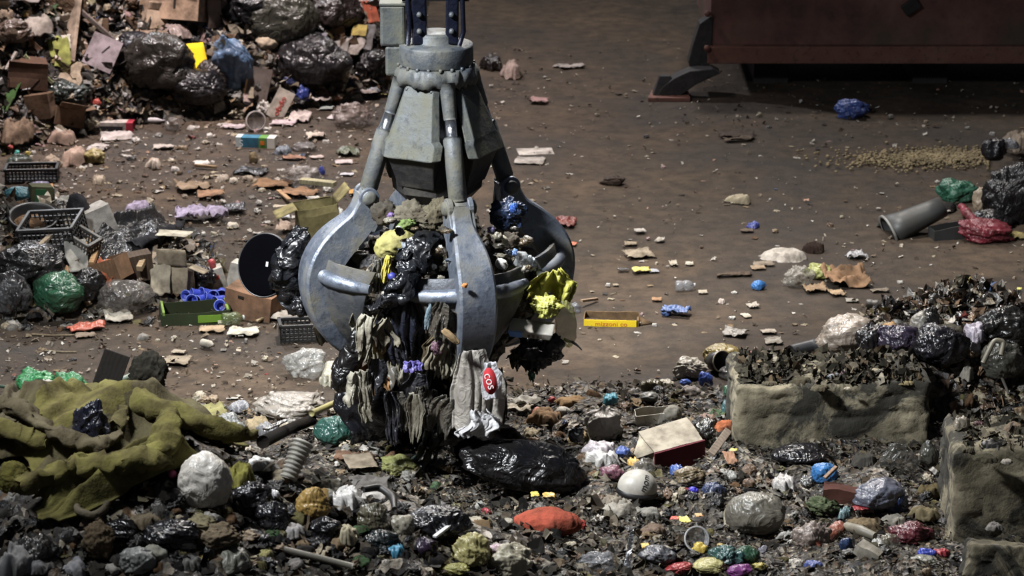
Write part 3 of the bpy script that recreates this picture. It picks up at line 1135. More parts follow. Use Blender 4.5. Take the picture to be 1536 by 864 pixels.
def load():
    b = blob(1.5, 1.3, 1.35, 77, 0.42, 2.2, 6, 0.0)
    V = b.v[0]
    z = V[:, 2] / 1.35
    V[:, :2] *= (0.62 + 0.5 * np.sin(np.clip(z, 0, 1) * 2.6))[:, None]
    b.v = [V]
    o = b.build('waste_load', LOAD)
    o.location = (GX, GY, 0.66)
    tag(o, 'dark mass of mixed waste packed between the tines of the grab', 'waste', kind='stuff')


load()
ITEMS_START = 0
# upper part, seen between the tines
G(592, 366, 66, 46, 'a7a04e', 'dirty yellow-green rounded sack wedged between two tines', 'sack', 'sack', 'food', -0.45, 0.18, 1.2, ry=-12, sub=5)
H(583, 385, 15, 48, 'e6d423', 'thin bright yellow wrapper strip below the yellow-green sack', 'wrapper', 'wrapper', 'film', -0.62, 0.02, 0.3, 0.2, ry=12)
G(588, 415, 13, 13, '2b35a8', 'small round dark blue bottle cap beside the yellow wrapper strip', 'bottle_cap', 'cap', 'hard', -0.68, 0.08, 1.0, 0.9)
H(566, 392, 26, 70, '6d6c64', 'grey torn plastic flap beside the yellow wrapper strip', 'plastic_scrap', 'plastic', 'film', -0.6, 0.03, 0.2, 0.4, ry=-8)
TB([(648, 350, -0.5), (636, 380, -0.66), (608, 415, -0.84), (585, 448, -0.86), (560, 470, -0.8)], [12, 21, 20, 16, 8], '14171d', 'shiny black bag twisted diagonally across the middle of the load', 'garbage_bag', 'bag', 'film', plane=GY, wob=0.11, n=26)
G(622, 378, 44, 34, '87909a', 'pale blue-grey crumpled film on the shiny black twisted bag', 'plastic_film', 'plastic', 'film', -0.66, 0.5, 2.2)
G(607, 336, 34, 18, '6f8a3a', 'green leafy vegetable scrap above the yellow-green sack', 'vegetable_scrap', 'vegetable', 'food', -0.42, 0.5, 2.4, ry=-20)
G(586, 323, 12, 10, '7a5d9e', 'small purple scrap among grey sludge near the cylinder', 'plastic_scrap', 'plastic', 'film', -0.45, 0.3)
G(598, 342, 9, 7, 'f0ede6', 'tiny white scrap beside the green leafy scrap', 'paper_scrap', 'paper', 'paper', -0.5, 0.3)
G(622, 322, 70, 50, '6d6757', 'grey sludge-covered rag lump under the dusty guard panel', 'rag', 'rag', 'cloth', -0.3, 0.5, 2.2, sub=5)
G(655, 322, 46, 60, '67614c', 'drab olive rag bulge beside the front tine', 'rag', 'rag', 'cloth', -0.34, 0.4, 1.8, sub=5)
G(575, 318, 40, 40, '4f4b43', 'dark grey rag bulge beside the clevis of a tine', 'rag', 'rag', 'cloth', -0.3, 0.4, 1.9)
G(647, 385, 36, 46, '3a342c', 'brown wet clod between the black twisted bag and the front tine', 'waste_clod', 'waste', 'food', -0.5, 0.5, 2.4, sub=5)
for k, (x, y, c, nm) in enumerate([(660, 372, 'cfcabb', 'cream'), (668, 392, '8f8d83', 'grey'), (650, 400, 'c2beb2', 'off-white'), (663, 402, '9b8f6c', 'tan')]):
    G(x, y, 11, 10, c, f'small {nm} plastic scrap stuck in the brown wet clod', 'plastic_scrap', 'plastic', 'film', -0.66, 0.5, 2)
G(697, 428, 10, 8, 'e08a2c', 'small orange fruit bit lying on the shell plate of the front tine', 'fruit_scrap', 'fruit', 'food', -1.02, 0.3)
G(762, 318, 60, 52, '1f3150', 'dark blue glossy bag behind the front tine', 'garbage_bag', 'bag', 'film', -0.15, 0.45, 2.0, sub=5)
G(770, 312, 12, 16, '1f63c8', 'bright blue bit on the dark blue glossy bag', 'plastic_scrap', 'plastic', 'film', -0.42, 0.4)
G(737, 345, 12, 12, '8a83b8', 'small lilac film ball beside the front tine', 'plastic_film', 'plastic', 'film', -0.42, 0.4)
G(764, 365, 46, 40, '4e463a', 'brown fibrous clod between the front tine and the far tine', 'waste_clod', 'waste', 'food', -0.32, 0.5, 2.4, sub=5)
G(753, 396, 20, 16, 'e2dfd8', 'white crumpled cup piece on the brown fibrous clod', 'paper_cup', 'cup', 'paper', -0.62, 0.25, 1.2, ry=20)
G(783, 388, 26, 24, 'b9bdbf', 'clear crumpled bottle piece near the far tine', 'plastic_scrap', 'plastic', 'clear', -0.5, 0.5, 2)
G(797, 395, 18, 26, 'b3bcc2', 'pale blue-white film tuft below the far tine rim', 'plastic_film', 'plastic', 'film', -0.45, 0.5, 2)
G(758, 362, 10, 22, 'd1c7a8', 'thin cream strip on the brown fibrous clod', 'paper_strip', 'paper', 'paper', -0.6, 0.3, ry=-25)
G(772, 378, 9, 12, '7fa8ee', 'tiny light blue bit on the brown fibrous clod', 'plastic_scrap', 'plastic', 'film', -0.6, 0.3)
# hanging below
H(614, 440, 66, 130, '171d2c', 'dark blue-black bag hanging straight down before the shell plate', 'garbage_bag', 'bag', 'film', -0.9, 0.07, 0.1, 0.12, 0.25)
H(618, 545, 32, 20, '6d63b8', 'small violet plastic end below the blue-black hanging bag', 'plastic_scrap', 'plastic', 'film', -0.98, 0.02, 0.1, 0.3)
H(586, 450, 60, 170, '8f8870', 'long grey-beige rag hanging beside the blue-black bag', 'rag', 'rag', 'cloth', -0.66, 0.08, 0.2, 0.35)
H(555, 460, 56, 125, '857f6e', 'drab torn film hanging beside the long grey-beige rag', 'plastic_film', 'plastic', 'film', -0.6, 0.07, 0.0, 0.4)
H(574, 505, 26, 40, 'b8962f', 'yellow-ochre scrap between two hanging grey rags', 'plastic_scrap', 'plastic', 'film', -0.88, 0.03, 0.3, 0.3, ry=15)
H(552, 472, 40, 50, 'a39f8c', 'pale grey rag tuft hanging above the black sleeve-like bag', 'rag', 'rag', 'cloth', -0.6, 0.06, 0.2, 0.5)
TB([(548, 490, -0.5), (530, 525, -0.52), (512, 560, -0.52), (503, 580, -0.5)], [8, 17, 21, 12], '0c0d11', 'black sleeve-like bag hanging at the outer edge of the load', 'garbage_bag', 'bag', 'film', plane=GY, wob=0.05, n=20)
H(556, 555, 54, 58, 'a5753c', 'orange-brown stained rag hanging beside the black sleeve-like bag', 'rag', 'rag', 'cloth', -0.6, 0.05, 0.0, 0.4)
H(530, 585, 24, 34, '8c7f9a', 'lilac scrap hanging under the orange-brown rag', 'plastic_scrap', 'plastic', 'film', -0.55, 0.03, 0.1, 0.4)
H(548, 600, 20, 48, '938f7c', 'grey rag strip hanging beside the big dark bag', 'rag', 'rag', 'cloth', -0.62, 0.03, 0.1, 0.3)
H(606, 540, 84, 86, '5c5a52', 'dark grey torn film hanging under the long grey-beige rag', 'plastic_film', 'plastic', 'film', -0.66, 0.07, 0.3, 0.6)
H(652, 492, 66, 96, '8d8776', 'dusty grey film hanging in a lobe below the front tine tip', 'plastic_film', 'plastic', 'film', -0.92, 0.09, -0.2, 0.45, 0.15, ry=-30)
G(676, 505, 12, 34, 'a8895a', 'thin tan stick piece in the dusty grey film', 'stick', 'stick', 'wood', -1.08, 0.2, ry=-45, dep=0.6)
G(655, 520, 22, 26, '6c4a5c', 'dull magenta scrap beside the dusty grey film', 'plastic_scrap', 'plastic', 'film', -0.9, 0.5, 2)
G(642, 475, 10, 44, '6f8794', 'pale blue-grey strip at the edge of the blue-black hanging bag', 'plastic_film', 'plastic', 'film', -1.0, 0.4, ry=8)
H(598, 575, 120, 130, '0d0f16', 'big dark blue-black bag hanging lowest under the grab, almost touching the floor', 'garbage_bag', 'bag', 'film', -0.3, 0.14, -0.15, 0.12, 0.35, nu=34, nv=34)
H(668, 545, 90, 150, '11131c', 'dark ragged bag hanging behind the net strands', 'garbage_bag', 'bag', 'film', -0.2, 0.12, 0.0, 0.2, 0.2, nu=30, nv=30)
H(640, 575, 60, 70, '2d261f', 'dark brown ragged cloth hanging behind the net strands', 'rag', 'rag', 'cloth', -0.4, 0.08, 0.2, 0.6)
for k, (pts, c, nm) in enumerate([
    ([(668, 600, -0.5), (655, 650, -0.5), (640, 690, -0.52), (628, 745, -0.5)], '44504f', 'long grey-green'),
    ([(660, 600, -0.48), (640, 655, -0.5), (622, 690, -0.5), (612, 700, -0.5)], '3f5a54', 'thin green'),
    ([(690, 605, -0.46), (664, 660, -0.5), (645, 700, -0.5), (634, 742, -0.5)], '4b4f55', 'bluish grey')]):
    TB(pts, [3, 6, 9, 4], c, f'{nm} net strand trailing from the load to the floor', 'net_strand', 'net', 'cloth', plane=GY, wob=0.05, n=10, flat=0.5)
G(676, 652, 60, 30, '4d4a47', 'grey crumpled film clump caught on the net strands', 'plastic_film', 'plastic', 'film', -0.45, 0.6, 2.2, ry=-15)
H(714, 530, 58, 142, '9d978e', 'long translucent whitish bag hanging below the front tine', 'plastic_bag', 'bag', 'film', -1.0, 0.035, -0.45, 0.14, 0.1)
H(718, 622, 54, 48, 'c4c4c6', 'bright white lower end of the whitish hanging bag', 'plastic_bag', 'bag', 'film', -1.08, 0.05, 0.05, 0.15, 0.1)
p = at_plane(735, 545, GY - 1.06)
s_ = mpp(p)
bag = empty('carrier_bag', 'white carrier bag with a dark red oval mark hanging below the front tine', 'bag', p, (0, R(-6), R(-8)))
hang(30 * s_, 62 * s_, nx(), 0.015, 20, 24, 0.0, 0.08, 0.0).xf(Matrix.Translation((0, 0.0, 0))).build('body', mat('film', 'c9c9cf'), bag, solid=0.004)
MB().lathe([(0.001, 0), (17 * s_, 0), (17 * s_, 0.004), (0.001, 0.004)], 28, Matrix.Translation((-1 * s_, -0.055, -24 * s_)) @ Matrix.Rotation(R(90), 4, 'X') @ Matrix.Diagonal((0.62, 1.25, 1, 1))).build('red_mark', mat('ink', '96232a'), bag)
text('cos', 19 * s_, mat('ink', 'd8c8c8'), bag, (-1 * s_, -0.062, -24 * s_), (R(90), R(78), 0))
H(748, 560, 22, 100, '4a4632', 'narrow olive rag hanging behind the carrier bag with the red mark', 'rag', 'rag', 'cloth', -0.5, 0.04, 0.1, 0.4)
# outer side
H(824, 415, 60, 66, 'c7c522', 'bright yellow net bag draped over the shell plate', 'net_bag', 'bag', 'film', -0.5, 0.08, -0.1, 0.5, 0.1)
G(818, 458, 54, 36, 'cfd03a', 'bright yellow crumpled net bunch above the printed tray', 'net_bag', 'bag', 'film', -0.52, 0.6, 2.4, sub=5)
G(848, 486, 34, 76, 'a2a43e', 'translucent yellow-green bag bulging out at the side of the load', 'plastic_bag', 'bag', 'clear', -0.4, 0.25, 1.4, sub=5)
p = at_plane(797, 496, GY - 0.56)
s_ = mpp(p)
tr = empty('food_tray', 'flat white and light blue printed tray under the yellow net bunch', 'tray', p, (R(18), R(5), R(-6)))
MB().hexa([(-30 * s_, -0.07, -.02), (30 * s_, -0.07, -.02), (30 * s_, 0.07, -.02), (-30 * s_, 0.07, -.02)], [(-34 * s_, -0.08, .04), (34 * s_, -0.08, .04), (34 * s_, 0.08, .04), (-34 * s_, 0.08, .04)]).build('body', mat('hard', 'c4c0b4'), tr, smooth=False, bevel=0.008)
MB().hexa([(-30.5 * s_, -0.078, -.016), (-12 * s_, -0.078, -.016), (-12 * s_, -0.07, -.016), (-30.5 * s_, -0.07, -.016)], [(-33.5 * s_, -0.086, .036), (-12 * s_, -0.086, .036), (-12 * s_, -0.075, .036), (-33.5 * s_, -0.075, .036)]).build('blue_print', mat('ink', '6f9ade'), tr, smooth=False)
for k in range(4):
    MB().box(((-2 + 7 * k) * s_, -0.0815, 0.008), (3.5 * s_, 0.004, 0.02)).build('dark_print', mat('ink', '5d584e'), tr, smooth=False)
G(806, 525, 76, 50, '15171b', 'tangled black rag bundle under the printed tray', 'rag', 'rag', 'film', -0.4, 0.6, 2.2, sub=5)
H(792, 520, 50, 60, '16171a', 'ragged black strips hanging from the tangled bundle', 'rag', 'rag', 'film', -0.45, 0.06, 0.0, 0.75)
H(800, 510, 22, 72, '121417', 'long black strip hanging beside the teal wisp', 'plastic_film', 'plastic', 'film', -0.5, 0.05, 0.1, 0.3)
G(828, 520, 40, 44, '1e2226', 'black glossy bag lump below the translucent yellow-green bag', 'garbage_bag', 'bag', 'film', -0.45, 0.45, 2.0)
H(798, 560, 12, 24, '3c7a63', 'small teal wisp of film at the end of the black strip', 'plastic_film', 'plastic', 'film', -0.5, 0.02, 0.5, 0.6)
TB([(846, 508, -0.4), (862, 514, -0.42), (874, 523, -0.42)], [2.5, 2, 1.2], '20242a', 'thin dark twig sticking out below the yellow-green bag', 'twig', 'twig', 'wood', plane=GY, wob=0.02)
# disc and bags at the far side of the load
p = at_plane(398, 398, GY + 0.15)
s_ = mpp(p)
ds = empty('plastic_disc', 'large round black plastic disc held upright at the side of the grab', 'disc', p, (R(72), R(0), R(-20)))
rr = 43 * s_
MB().lathe([(0.001, 0.035), (rr * 0.5, 0.033), (rr * 0.9, 0.025), (rr * 0.97, 0.018), (rr, 0.0), (rr, -0.02), (rr * 0.9, -0.05), (0.001, -0.05)], 48, Matrix.Diagonal((1, 1.12, 1, 1))).build('body', mat('matt_black', '040407'), ds)
MB().lathe([(rr * 0.96, 0.012), (rr * 0.99, 0.022), (rr * 1.01, 0.018), (rr * 1.02, -0.005)], 48, Matrix.Diagonal((1, 1.12, 1, 1)), caps=False).build('rim', mat('hard', '17191f'), ds)
MB().box((0.03, 0.01, 0.037), (0.018, 0.035, 0.006)).build('pale_scrap', mat('ink', 'c6c6c6'), ds, smooth=False)
TB([(452, 356, 0.12), (436, 385, 0.0), (428, 420, -0.02), (440, 462, 0.0)], [14, 22, 26, 16], '101319', 'glossy black crumpled bag between the round black disc and a tine', 'garbage_bag', 'bag', 'film', plane=GY, wob=0.1, n=26)
G(438, 428, 40, 62, '3c352a', 'dark brown crumpled bag behind the glossy black crumpled bag', 'plastic_bag', 'bag', 'film', 0.05, 0.4, 2.0, sub=5)
G(450, 458, 40, 34, '12141a', 'black bag end hanging beside the outer tine', 'garbage_bag', 'bag', 'film', -0.1, 0.45, 2.0)
H(482, 488, 30, 50, 'b9b4a2', 'torn cream sheet hanging behind the outer tine tip', 'paper_sheet', 'paper', 'paper', 0.1, 0.05, 0.1, 0.4, ry=-10)

# ================================================================== floor around and behind the grab
B(462, 570, 72, 46, 'b3b2ab', 'clear crumpled film bag on the floor under the outer tine', 'plastic_bag', 'bag', 'clear', 0.4, 0.7, 2)
B(497, 575, 44, 44, 'a9a48e', 'cream crumpled film beside the clear film bag under the grab', 'plastic_film', 'plastic', 'film', 0.45, 0.6, 2)
K(478, 362, 60, 58, 46, '9a8e56', 'olive-yellow crushed carton standing behind the outer tine', rz=14, ry=-6, crush=0.07, open_top=True, flaps=(('l', -15, 34), ('b', -20, 40), ('r', 40, 30)))
PL(452, 300, 503, 306, 14, 7, 'b5ab80', 'pale stick across the front of the olive-yellow crushed carton', z0=0.2, z1=0.2)
B(505, 335, 34, 34, 'b3b3ac', 'white and grey film scrap behind the clevis of the outer tine', 'plastic_film', 'plastic', 'film', 0.5, 0.6, 2)
B(528, 320, 16, 16, 'd49a1e', 'orange-yellow wrapper beside the white and grey film scrap', 'wrapper', 'wrapper', 'film', 0.5)
S(535, 290, 24, 10, 'c98f2b', 'small amber peel on the floor close to the cylinder', 'peel', 'peel', 'food')
CR(452, 512, 66, 24, 40, '1b1b1b', 'low black lattice crate on the floor beside the outer tine', 8, nw=10)
S(440, 478, 70, 22, 'a79d90', 'pale curved paper lying against the low black crate', rz=-20, hgt=0.15)
PL(385, 486, 412, 476, 5, 3, 'b49c70', 'thin pale splinter in front of the plain cardboard box', z0=.02, z1=.04)
K(378, 478, 76, 44, 52, '8b6446', 'plain brown cardboard box lying closed beside the round black disc', rz=-22, ry=8, crush=0.03, parts=(('hand_hole', 'ink', '1c130d', (-0.15, -0.51, 0.8), (0.12, 0.01, 0.1)),))
r, W, D, Hh = K(328, 432, 24, 34, 22, 'cbc3b4', 'white drink carton with a red top standing by the blue cups', name='drink_carton', cat='carton', rz=15, ry=-14, crush=0.01)
MB().lathe([(0.03, 0), (0.03, 0.07), (0.02, 0.08)], 14, Matrix.Translation((0, 0, Hh))).build('red_cap', mat('hard', 'b53034'), r)
MB().box((-0.1 * W, -D / 2 - 0.006, Hh * 0.62), (W * 0.5, 0.004, Hh * 0.2)).build('red_print', mat('ink', 'b04a44'), r, smooth=False)
r, W, D, Hh = K(360, 432, 40, 40, 24, 'c5beb0', 'white drink carton lying behind the plain cardboard box', name='drink_carton', cat='carton', rz=-15, ry=14, crush=0.02)
MB().box((0.1 * W, -D / 2 - 0.01, Hh * 0.75), (W * 0.4, 0.004, Hh * 0.12)).build('red_print', mat('ink', 'a84a40'), r, smooth=False)
p0 = hit(300, 470)
for k, (x, y) in enumerate([(284, 458), (296, 456), (309, 455), (322, 457), (288, 466), (301, 465), (315, 464), (330, 466), (331, 474), (333, 455)]):
    p = spot(x, y, 14, 14)
    s_ = mpp(p)
    o = empty('plastic_cup', 'one of the shiny blue plastic cups lying beside the green tray box', 'cup', p + Vector((0, 0, 0.09)), (R(80 + 15 * math.sin(k * 3)), 0, R(-30 + 40 * math.sin(k * 5))), 'blue plastic cups beside the green tray')
    rr = 8.5 * s_
    MB().lathe([(0.001, -rr), (rr * 0.7, -rr), (rr * 0.75, -rr * 0.9), (rr * 0.98, rr * 0.9), (rr * 1.06, rr), (rr * 0.95, rr), (rr * 0.68, -rr * 0.85), (0.001, -rr * 0.85)], 20, caps=False).build('cup_body', mat('film', '2a44c4'), o)
    MB().lathe([(rr * 1.02, rr * 0.93), (rr * 1.1, rr), (rr * 1.02, rr * 1.06), (rr * 0.94, rr)], 20, caps=False).build('rim', mat('hard', '5f78e0'), o)
r, W, D, Hh = K(290, 486, 100, 22, 60, '2f3a20', 'shallow dark green printed tray box with bright green edges', name='tray_box', rz=10, crush=0.02, open_top=True)
for x in (-0.48, 0.48):
    MB().box((x * W, 0, Hh), (0.02, D, 0.03)).build('green_edge', mat('card', '7fa32a'), r, smooth=False)
MB().box((0.25 * W, -D / 2 - 0.012, Hh * 0.55), (W * 0.45, 0.006, Hh * 0.5)).build('green_print', mat('ink', '62822a'), r, smooth=False)
MB().box((0.36 * W, -D / 2 - 0.017, Hh * 0.3), (W * 0.08, 0.005, Hh * 0.22)).build('pale_print', mat('ink', 'c9c7a8'), r, smooth=False)
K(262, 446, 48, 40, 34, 'a5957a', 'torn beige carton with an open top behind the green tray box', rz=-10, rx=-8, open_top=True, crush=0.05, flaps=(('f', 70, 30), ('b', -25, 18), ('r', -20, 26)))
S(242, 440, 34, 50, 'b7aa90', 'beige printed card standing at the end of the torn carton', name='card', cat='card', kind='card', rx=65, hgt=0.06, lift=0.12)
S(262, 398, 60, 12, 'c8bfa8', 'cream card strip lying across the top of the torn carton', name='card', cat='card', kind='card', lift=0.28, hgt=0.03)
B(300, 440, 50, 40, '17161d', 'dark violet-black bag behind the blue plastic cups', 'garbage_bag', 'bag', 'film', 0.4)
BT(350, 488, 34, 10, '6f7d4a', 'crumpled green-tinted bottle on the floor before the plain cardboard box', rz=20)
S(366, 500, 48, 14, 'c9c2ac', 'flattened cream bottle label strip before the plain cardboard box', rz=-5)
S(318, 497, 42, 10, 'b79c78', 'tan card scrap on the floor before the shallow green tray box', name='card', cat='card', kind='card')
# more floor pieces in the middle distance
S(300, 328, 96, 18, 'b7a9c6', 'long heap of lilac tissue spread on the floor', name='tissue', cat='tissue', kind='paper', hgt=0.22, ragged=0.5, freq=4, n=26)
B(207, 320, 40, 26, 'b9abc8', 'small lilac cloth bunch beside the long lilac tissue', 'cloth', 'cloth', 'cloth', 0.6, freq=2.4)
S(195, 325, 24, 8, 'cfc6c2', 'pale crumpled paper beside the small lilac bunch')
B(348, 342, 26, 10, 'd3c8b4', 'cream paper lump at the end of the long lilac tissue', 'paper_lump', 'paper', 'paper', 0.4)
S(352, 315, 36, 14, '3c3a40', 'dark grey film flake above the long lilac tissue', 'plastic_film', 'plastic', 'film', 0.2)
B(230, 252, 24, 22, 'c9bba8', 'upright crumpled cream tissue on the open floor', 'tissue', 'tissue', 'paper', 0.6)
B(262, 258, 17, 10, 'd3ccc4', 'small white crumpled lump beside the upright cream tissue', 'paper_lump', 'paper', 'paper', 0.5)
S(303, 247, 26, 8, 'd8cfc4', 'white paper slip above a thin stick on the floor')
PL(292, 252, 325, 255, 5, 4, 'a08058', 'thin brown stick under the white paper slip')
S(290, 285, 56, 18, '9c8468', 'torn brown wrapping paper with a pale fold on the floor', hgt=0.2)
S(316, 294, 44, 12, 'a57c5a', 'flat brown card beside the torn wrapping paper', name='card', cat='card', kind='card')
B(335, 272, 22, 14, 'b5a795', 'beige lump in the row of small lumps beyond the brown card', 'paper_lump', 'paper', 'paper', 0.5)
B(350, 275, 17, 11, 'cfc3b0', 'pale cream lump next to the beige lump', 'paper_lump', 'paper', 'paper', 0.5)
B(372, 272, 20, 12, 'a2937f', 'greyish-tan lump at the end of the row of small lumps', 'paper_lump', 'paper', 'paper', 0.5)
B(455, 282, 62, 34, 'a59a92', 'crumpled clear bag stuffed with pale litter, beyond the olive carton', 'plastic_bag', 'bag', 'clear', 0.45, 0.7, 2)
B(482, 262, 12, 14, '3d4fae', 'small blue wrapper on the stuffed clear bag', 'wrapper', 'wrapper', 'film', 0.4)
S(410, 280, 60, 14, '8f6a47', 'brown cardboard strip in front of the stuffed clear bag', name='card', cat='card', kind='card')
S(450, 292, 60, 16, '9d7550', 'bigger brown cardboard flap touching the olive carton', name='card', cat='card', kind='card')
PL(418, 290, 434, 304, 7, 3, 'c59a66', 'short light wooden splinter before the brown cardboard strip')
S(378, 260, 54, 14, '1f1f24', 'flat black film on the floor beyond the row of lumps', 'plastic_film', 'plastic', 'film')
B(380, 246, 14, 20, '8d7a55', 'little tan bottle-shaped lump standing on the floor', 'paper_lump', 'lump', 'paper', 0.3)
S(437, 345, 46, 14, 'a9927f', 'pale pinkish sheet beside the olive carton', hgt=.25)
S(470, 300, 22, 8, 'c9c2b8', 'white scrap beside the bigger brown flap')
S(425, 313, 36, 4, 'cbbba0', 'thin cream strip on the bare floor before the olive carton')
S(425, 327, 22, 6, 'c6c6cc', 'thin bluish white strip on the bare floor')
S(250, 378, 36, 12, 'b5a894', 'pale sheet behind the black tarpaulin tip', hgt=.2)
S(275, 374, 40, 20, '93877a', 'grey-beige crumpled wrapping beside the black tarpaulin tip', hgt=.3)
S(290, 370, 18, 8, 'b99a82', 'small tan paper beside the grey-beige wrapping')
BT(312, 522, 24, 6, 'bdb4a2', 'short pale tube rolling on the brown floor', name='cardboard_tube', rz=-35, kind='card', cap='8f8778', cat='tube')
S(265, 545, 46, 14, '9c8c74', 'faint beige paper pressed into the brown floor', hgt=.1)
S(130, 497, 62, 10, 'c25432', 'orange-red plastic strip on the floor before the green bag', 'plastic_strip', 'plastic', 'film', 0.15)
S(128, 506, 34, 8, '8d7a68', 'brownish slip beside the orange-red plastic strip')
S(178, 480, 44, 18, 'c9c0ae', 'torn white paper on the floor before the clear wrapped bundle', hgt=.3)
B(214, 510, 22, 12, '8f8a82', 'small grey lump on the floor before the torn white paper', 'paper_lump', 'lump', 'paper', .4)
S(268, 530, 22, 6, 'a99a84', 'beige sliver on the bare brown floor')
TB([(48, 504), (80, 506), (112, 505)], 1.6, '8d7a5c', 'long thin straw on the floor before the silver bag', 'straw', 'straw', 'wood', z=.01)
TB([(65, 528), (95, 530), (115, 530)], 1.3, '9c8b6c', 'thin straw on bare floor nearer the blankets', 'straw', 'straw', 'wood', z=.01)

# more torn pieces of the load
rq = random.Random(5)
for k in range(26):
    x, y = rq.uniform(535, 690), rq.uniform(455, 600)
    c, nm = rq.choice([('9a947e', 'grey-beige'), ('7d7868', 'drab grey'), ('aaa592', 'pale'), ('4a4740', 'dark grey'), ('6e6248', 'brownish'), ('23252c', 'black')])
    kd = 'film' if nm in ('black', 'dark grey') else rq.choice(['cloth', 'film'])
    o = H(x, y, rq.uniform(24, 44), rq.uniform(50, 105), c, f'{nm} torn strip hanging in the ragged load of the grab', 'torn_strip', 'plastic', kd, rq.uniform(-.98, -.78), rq.uniform(.015, .04), rq.uniform(-.1, .6), .5, ry=rq.uniform(-16, 16), rz=rq.uniform(-25, 25))
    o['group'] = f'{nm} torn strips hanging in the load'
for k in range(30):
    x, y = rq.uniform(570, 680), rq.uniform(330, 440)
    if rq.random() < .3:
        x, y = rq.uniform(745, 800), rq.uniform(340, 410)
    c, nm = rq.choice([('7a7462', 'grey-beige'), ('a39e90', 'pale'), ('3a372f', 'dark'), ('5d4e36', 'brownish'), ('4a5868', 'bluish')])
    o = G(x, y, rq.uniform(10, 24), rq.uniform(6, 14), c, f'{nm} crumpled scrap packed between the tines of the grab', 'packed_scrap', 'plastic', 'film', rq.uniform(-.75, -.6), .5, 2.2, sub=3)
    o['group'] = f'{nm} crumpled scraps between the tines'

# ================================================================== the tall heap at the back
B(232, 165, 130, 84, '2b2824', 'very large dark grey rubbish bag at the foot of the back heap', 'garbage_bag', 'bag', 'film', 0.28, freq=1.4)
B(205, 118, 90, 46, '1b1b22', 'black-blue wrinkled bag on top of the very large dark grey bag', 'garbage_bag', 'bag', 'film', 0.35, freq=1.8)
B(290, 182, 110, 52, '18171b', 'black bag in deep shade under the folded yellow card', 'garbage_bag', 'bag', 'film', 0.3)
B(318, 150, 56, 44, '38322f', 'dark brown bag beside the blue sheer bag', 'garbage_bag', 'bag', 'film', 0.35)
B(425, 92, 112, 88, '39392f', 'big dark olive shiny sack high on the back heap', 'garbage_bag', 'bag', 'film', 0.22, freq=1.3, sub=5)
B(385, 60, 100, 60, '17171c', 'black draped bag behind the big dark olive sack', 'garbage_bag', 'bag', 'film', 0.3)
B(470, 160, 120, 76, '1d1b1f', 'wide black bag low on the back heap beside the cereal boxes', 'garbage_bag', 'bag', 'film', 0.3, sub=5)
B(560, 135, 66, 44, '1e1c1f', 'black glossy bag at the end of the back heap close to the grab', 'garbage_bag', 'bag', 'film', 0.3)
B(500, 60, 90, 60, '2b2220', 'dark brown bag under the pale pink scraps of the back heap', 'garbage_bag', 'bag', 'film', 0.3)
B(357, 134, 66, 80, '56779c', 'sheer blue bag full of air on the back heap', 'plastic_bag', 'bag', 'film', 0.32, freq=1.6, neck=0.25, rx=30)
B(350, 142, 24, 22, '6f91b0', 'gathered lower end of the sheer blue bag hanging at its foot', 'plastic_bag', 'bag', 'film', 0.4)
S(294, 122, 38, 36, 'f2c518', 'bright yellow folded card on the dark bags of the back heap', name='card', cat='card', kind='ink', rx=62, rz=28, hgt=0.03, ragged=0.03, lift=0.2, n=8)
S(280, 135, 14, 14, 'b3a79c', 'small grey card hanging beside the bright yellow card', name='card', cat='card', kind='card', rx=60, lift=0.15, hgt=.04)
S(240, 130, 22, 22, '8a7c66', 'tan card square on the very large dark grey bag', name='card', cat='card', kind='card', rx=58, hgt=.03, lift=0.32, ragged=.08)
r, W, D, Hh = K(143, 112, 46, 52, 12, 'a3949a', 'grey-pink square polystyrene panel standing tilted on the back heap', name='foam_board', cat='board', rx=-28, ry=24, crush=0.01, kind='paper', lift=0.05)
MB().box((0.02, -D / 2 - 0.004, Hh * 0.62), (0.012, 0.006, Hh * 0.3), Matrix.Rotation(R(25), 3, 'Y')).build('crack', mat('ink', '2b2628'), r, smooth=False)
PL(102, 108, 116, 18, 30, 6, 'a08a74', 'tall tan cardboard panel leaning behind the polystyrene panel', name='cardboard_sheet', cat='cardboard', kind='card', z0=0.05, z1=0.2, roll=-50)
S(90, 96, 34, 60, '9aa03c', 'lime green bent sheet beside the tall tan panel', name='plastic_sheet', cat='plastic', rx=55, rz=20, hgt=.12, lift=.12)
S(100, 88, 16, 44, 'cfc6b4', 'white strip along the lime green bent sheet', name='paper_strip', rx=55, rz=8, hgt=.05, lift=.17)
PL(118, 42, 172, 90, 8, 6, '6d5f58', 'thin grey bar above the polystyrene panel', z0=.22, z1=.22)
r, W, D, Hh = K(262, 52, 92, 46, 60, 'b8977a', 'wide open cardboard box tipped forward at the top of the back heap', rz=-16, rx=-14, open_top=True, crush=0.04, flaps=(('f', 40, 30), ('b', -10, 26), ('r', 30, 36), ('l', 50, 26)))
MB().box((0.1 * W, -D / 2 - 0.012, 0.6 * Hh), (0.03, 0.006, Hh * 0.5)).build('slot', mat('ink', '1a140f'), r, smooth=False)
K(232, 52, 34, 28, 20, 'c1a68a', 'small pale carton with a white edge tilted before the wide open cardboard box', rz=30, rx=-20, ry=10, open_top=True, flaps=(('f', 60, 14),))
B(262, 70, 60, 30, '8d7a72', 'pinkish grey crumpled film below the wide open cardboard box', 'plastic_film', 'plastic', 'film', 0.5, freq=2)
B(226, 78, 70, 22, '8c7560', 'tan torn card arch before the wide open cardboard box', 'card', 'card', 'card', 0.5, freq=2)
B(225, 14, 16, 10, 'd8a21e', 'small yellow scrap high behind the wide open cardboard box', 'plastic_scrap', 'plastic', 'film', .4)
B(167, 40, 16, 14, 'd0b8b0', 'pale pink lump above the thin grey bar', 'paper_lump', 'lump', 'paper', .4)
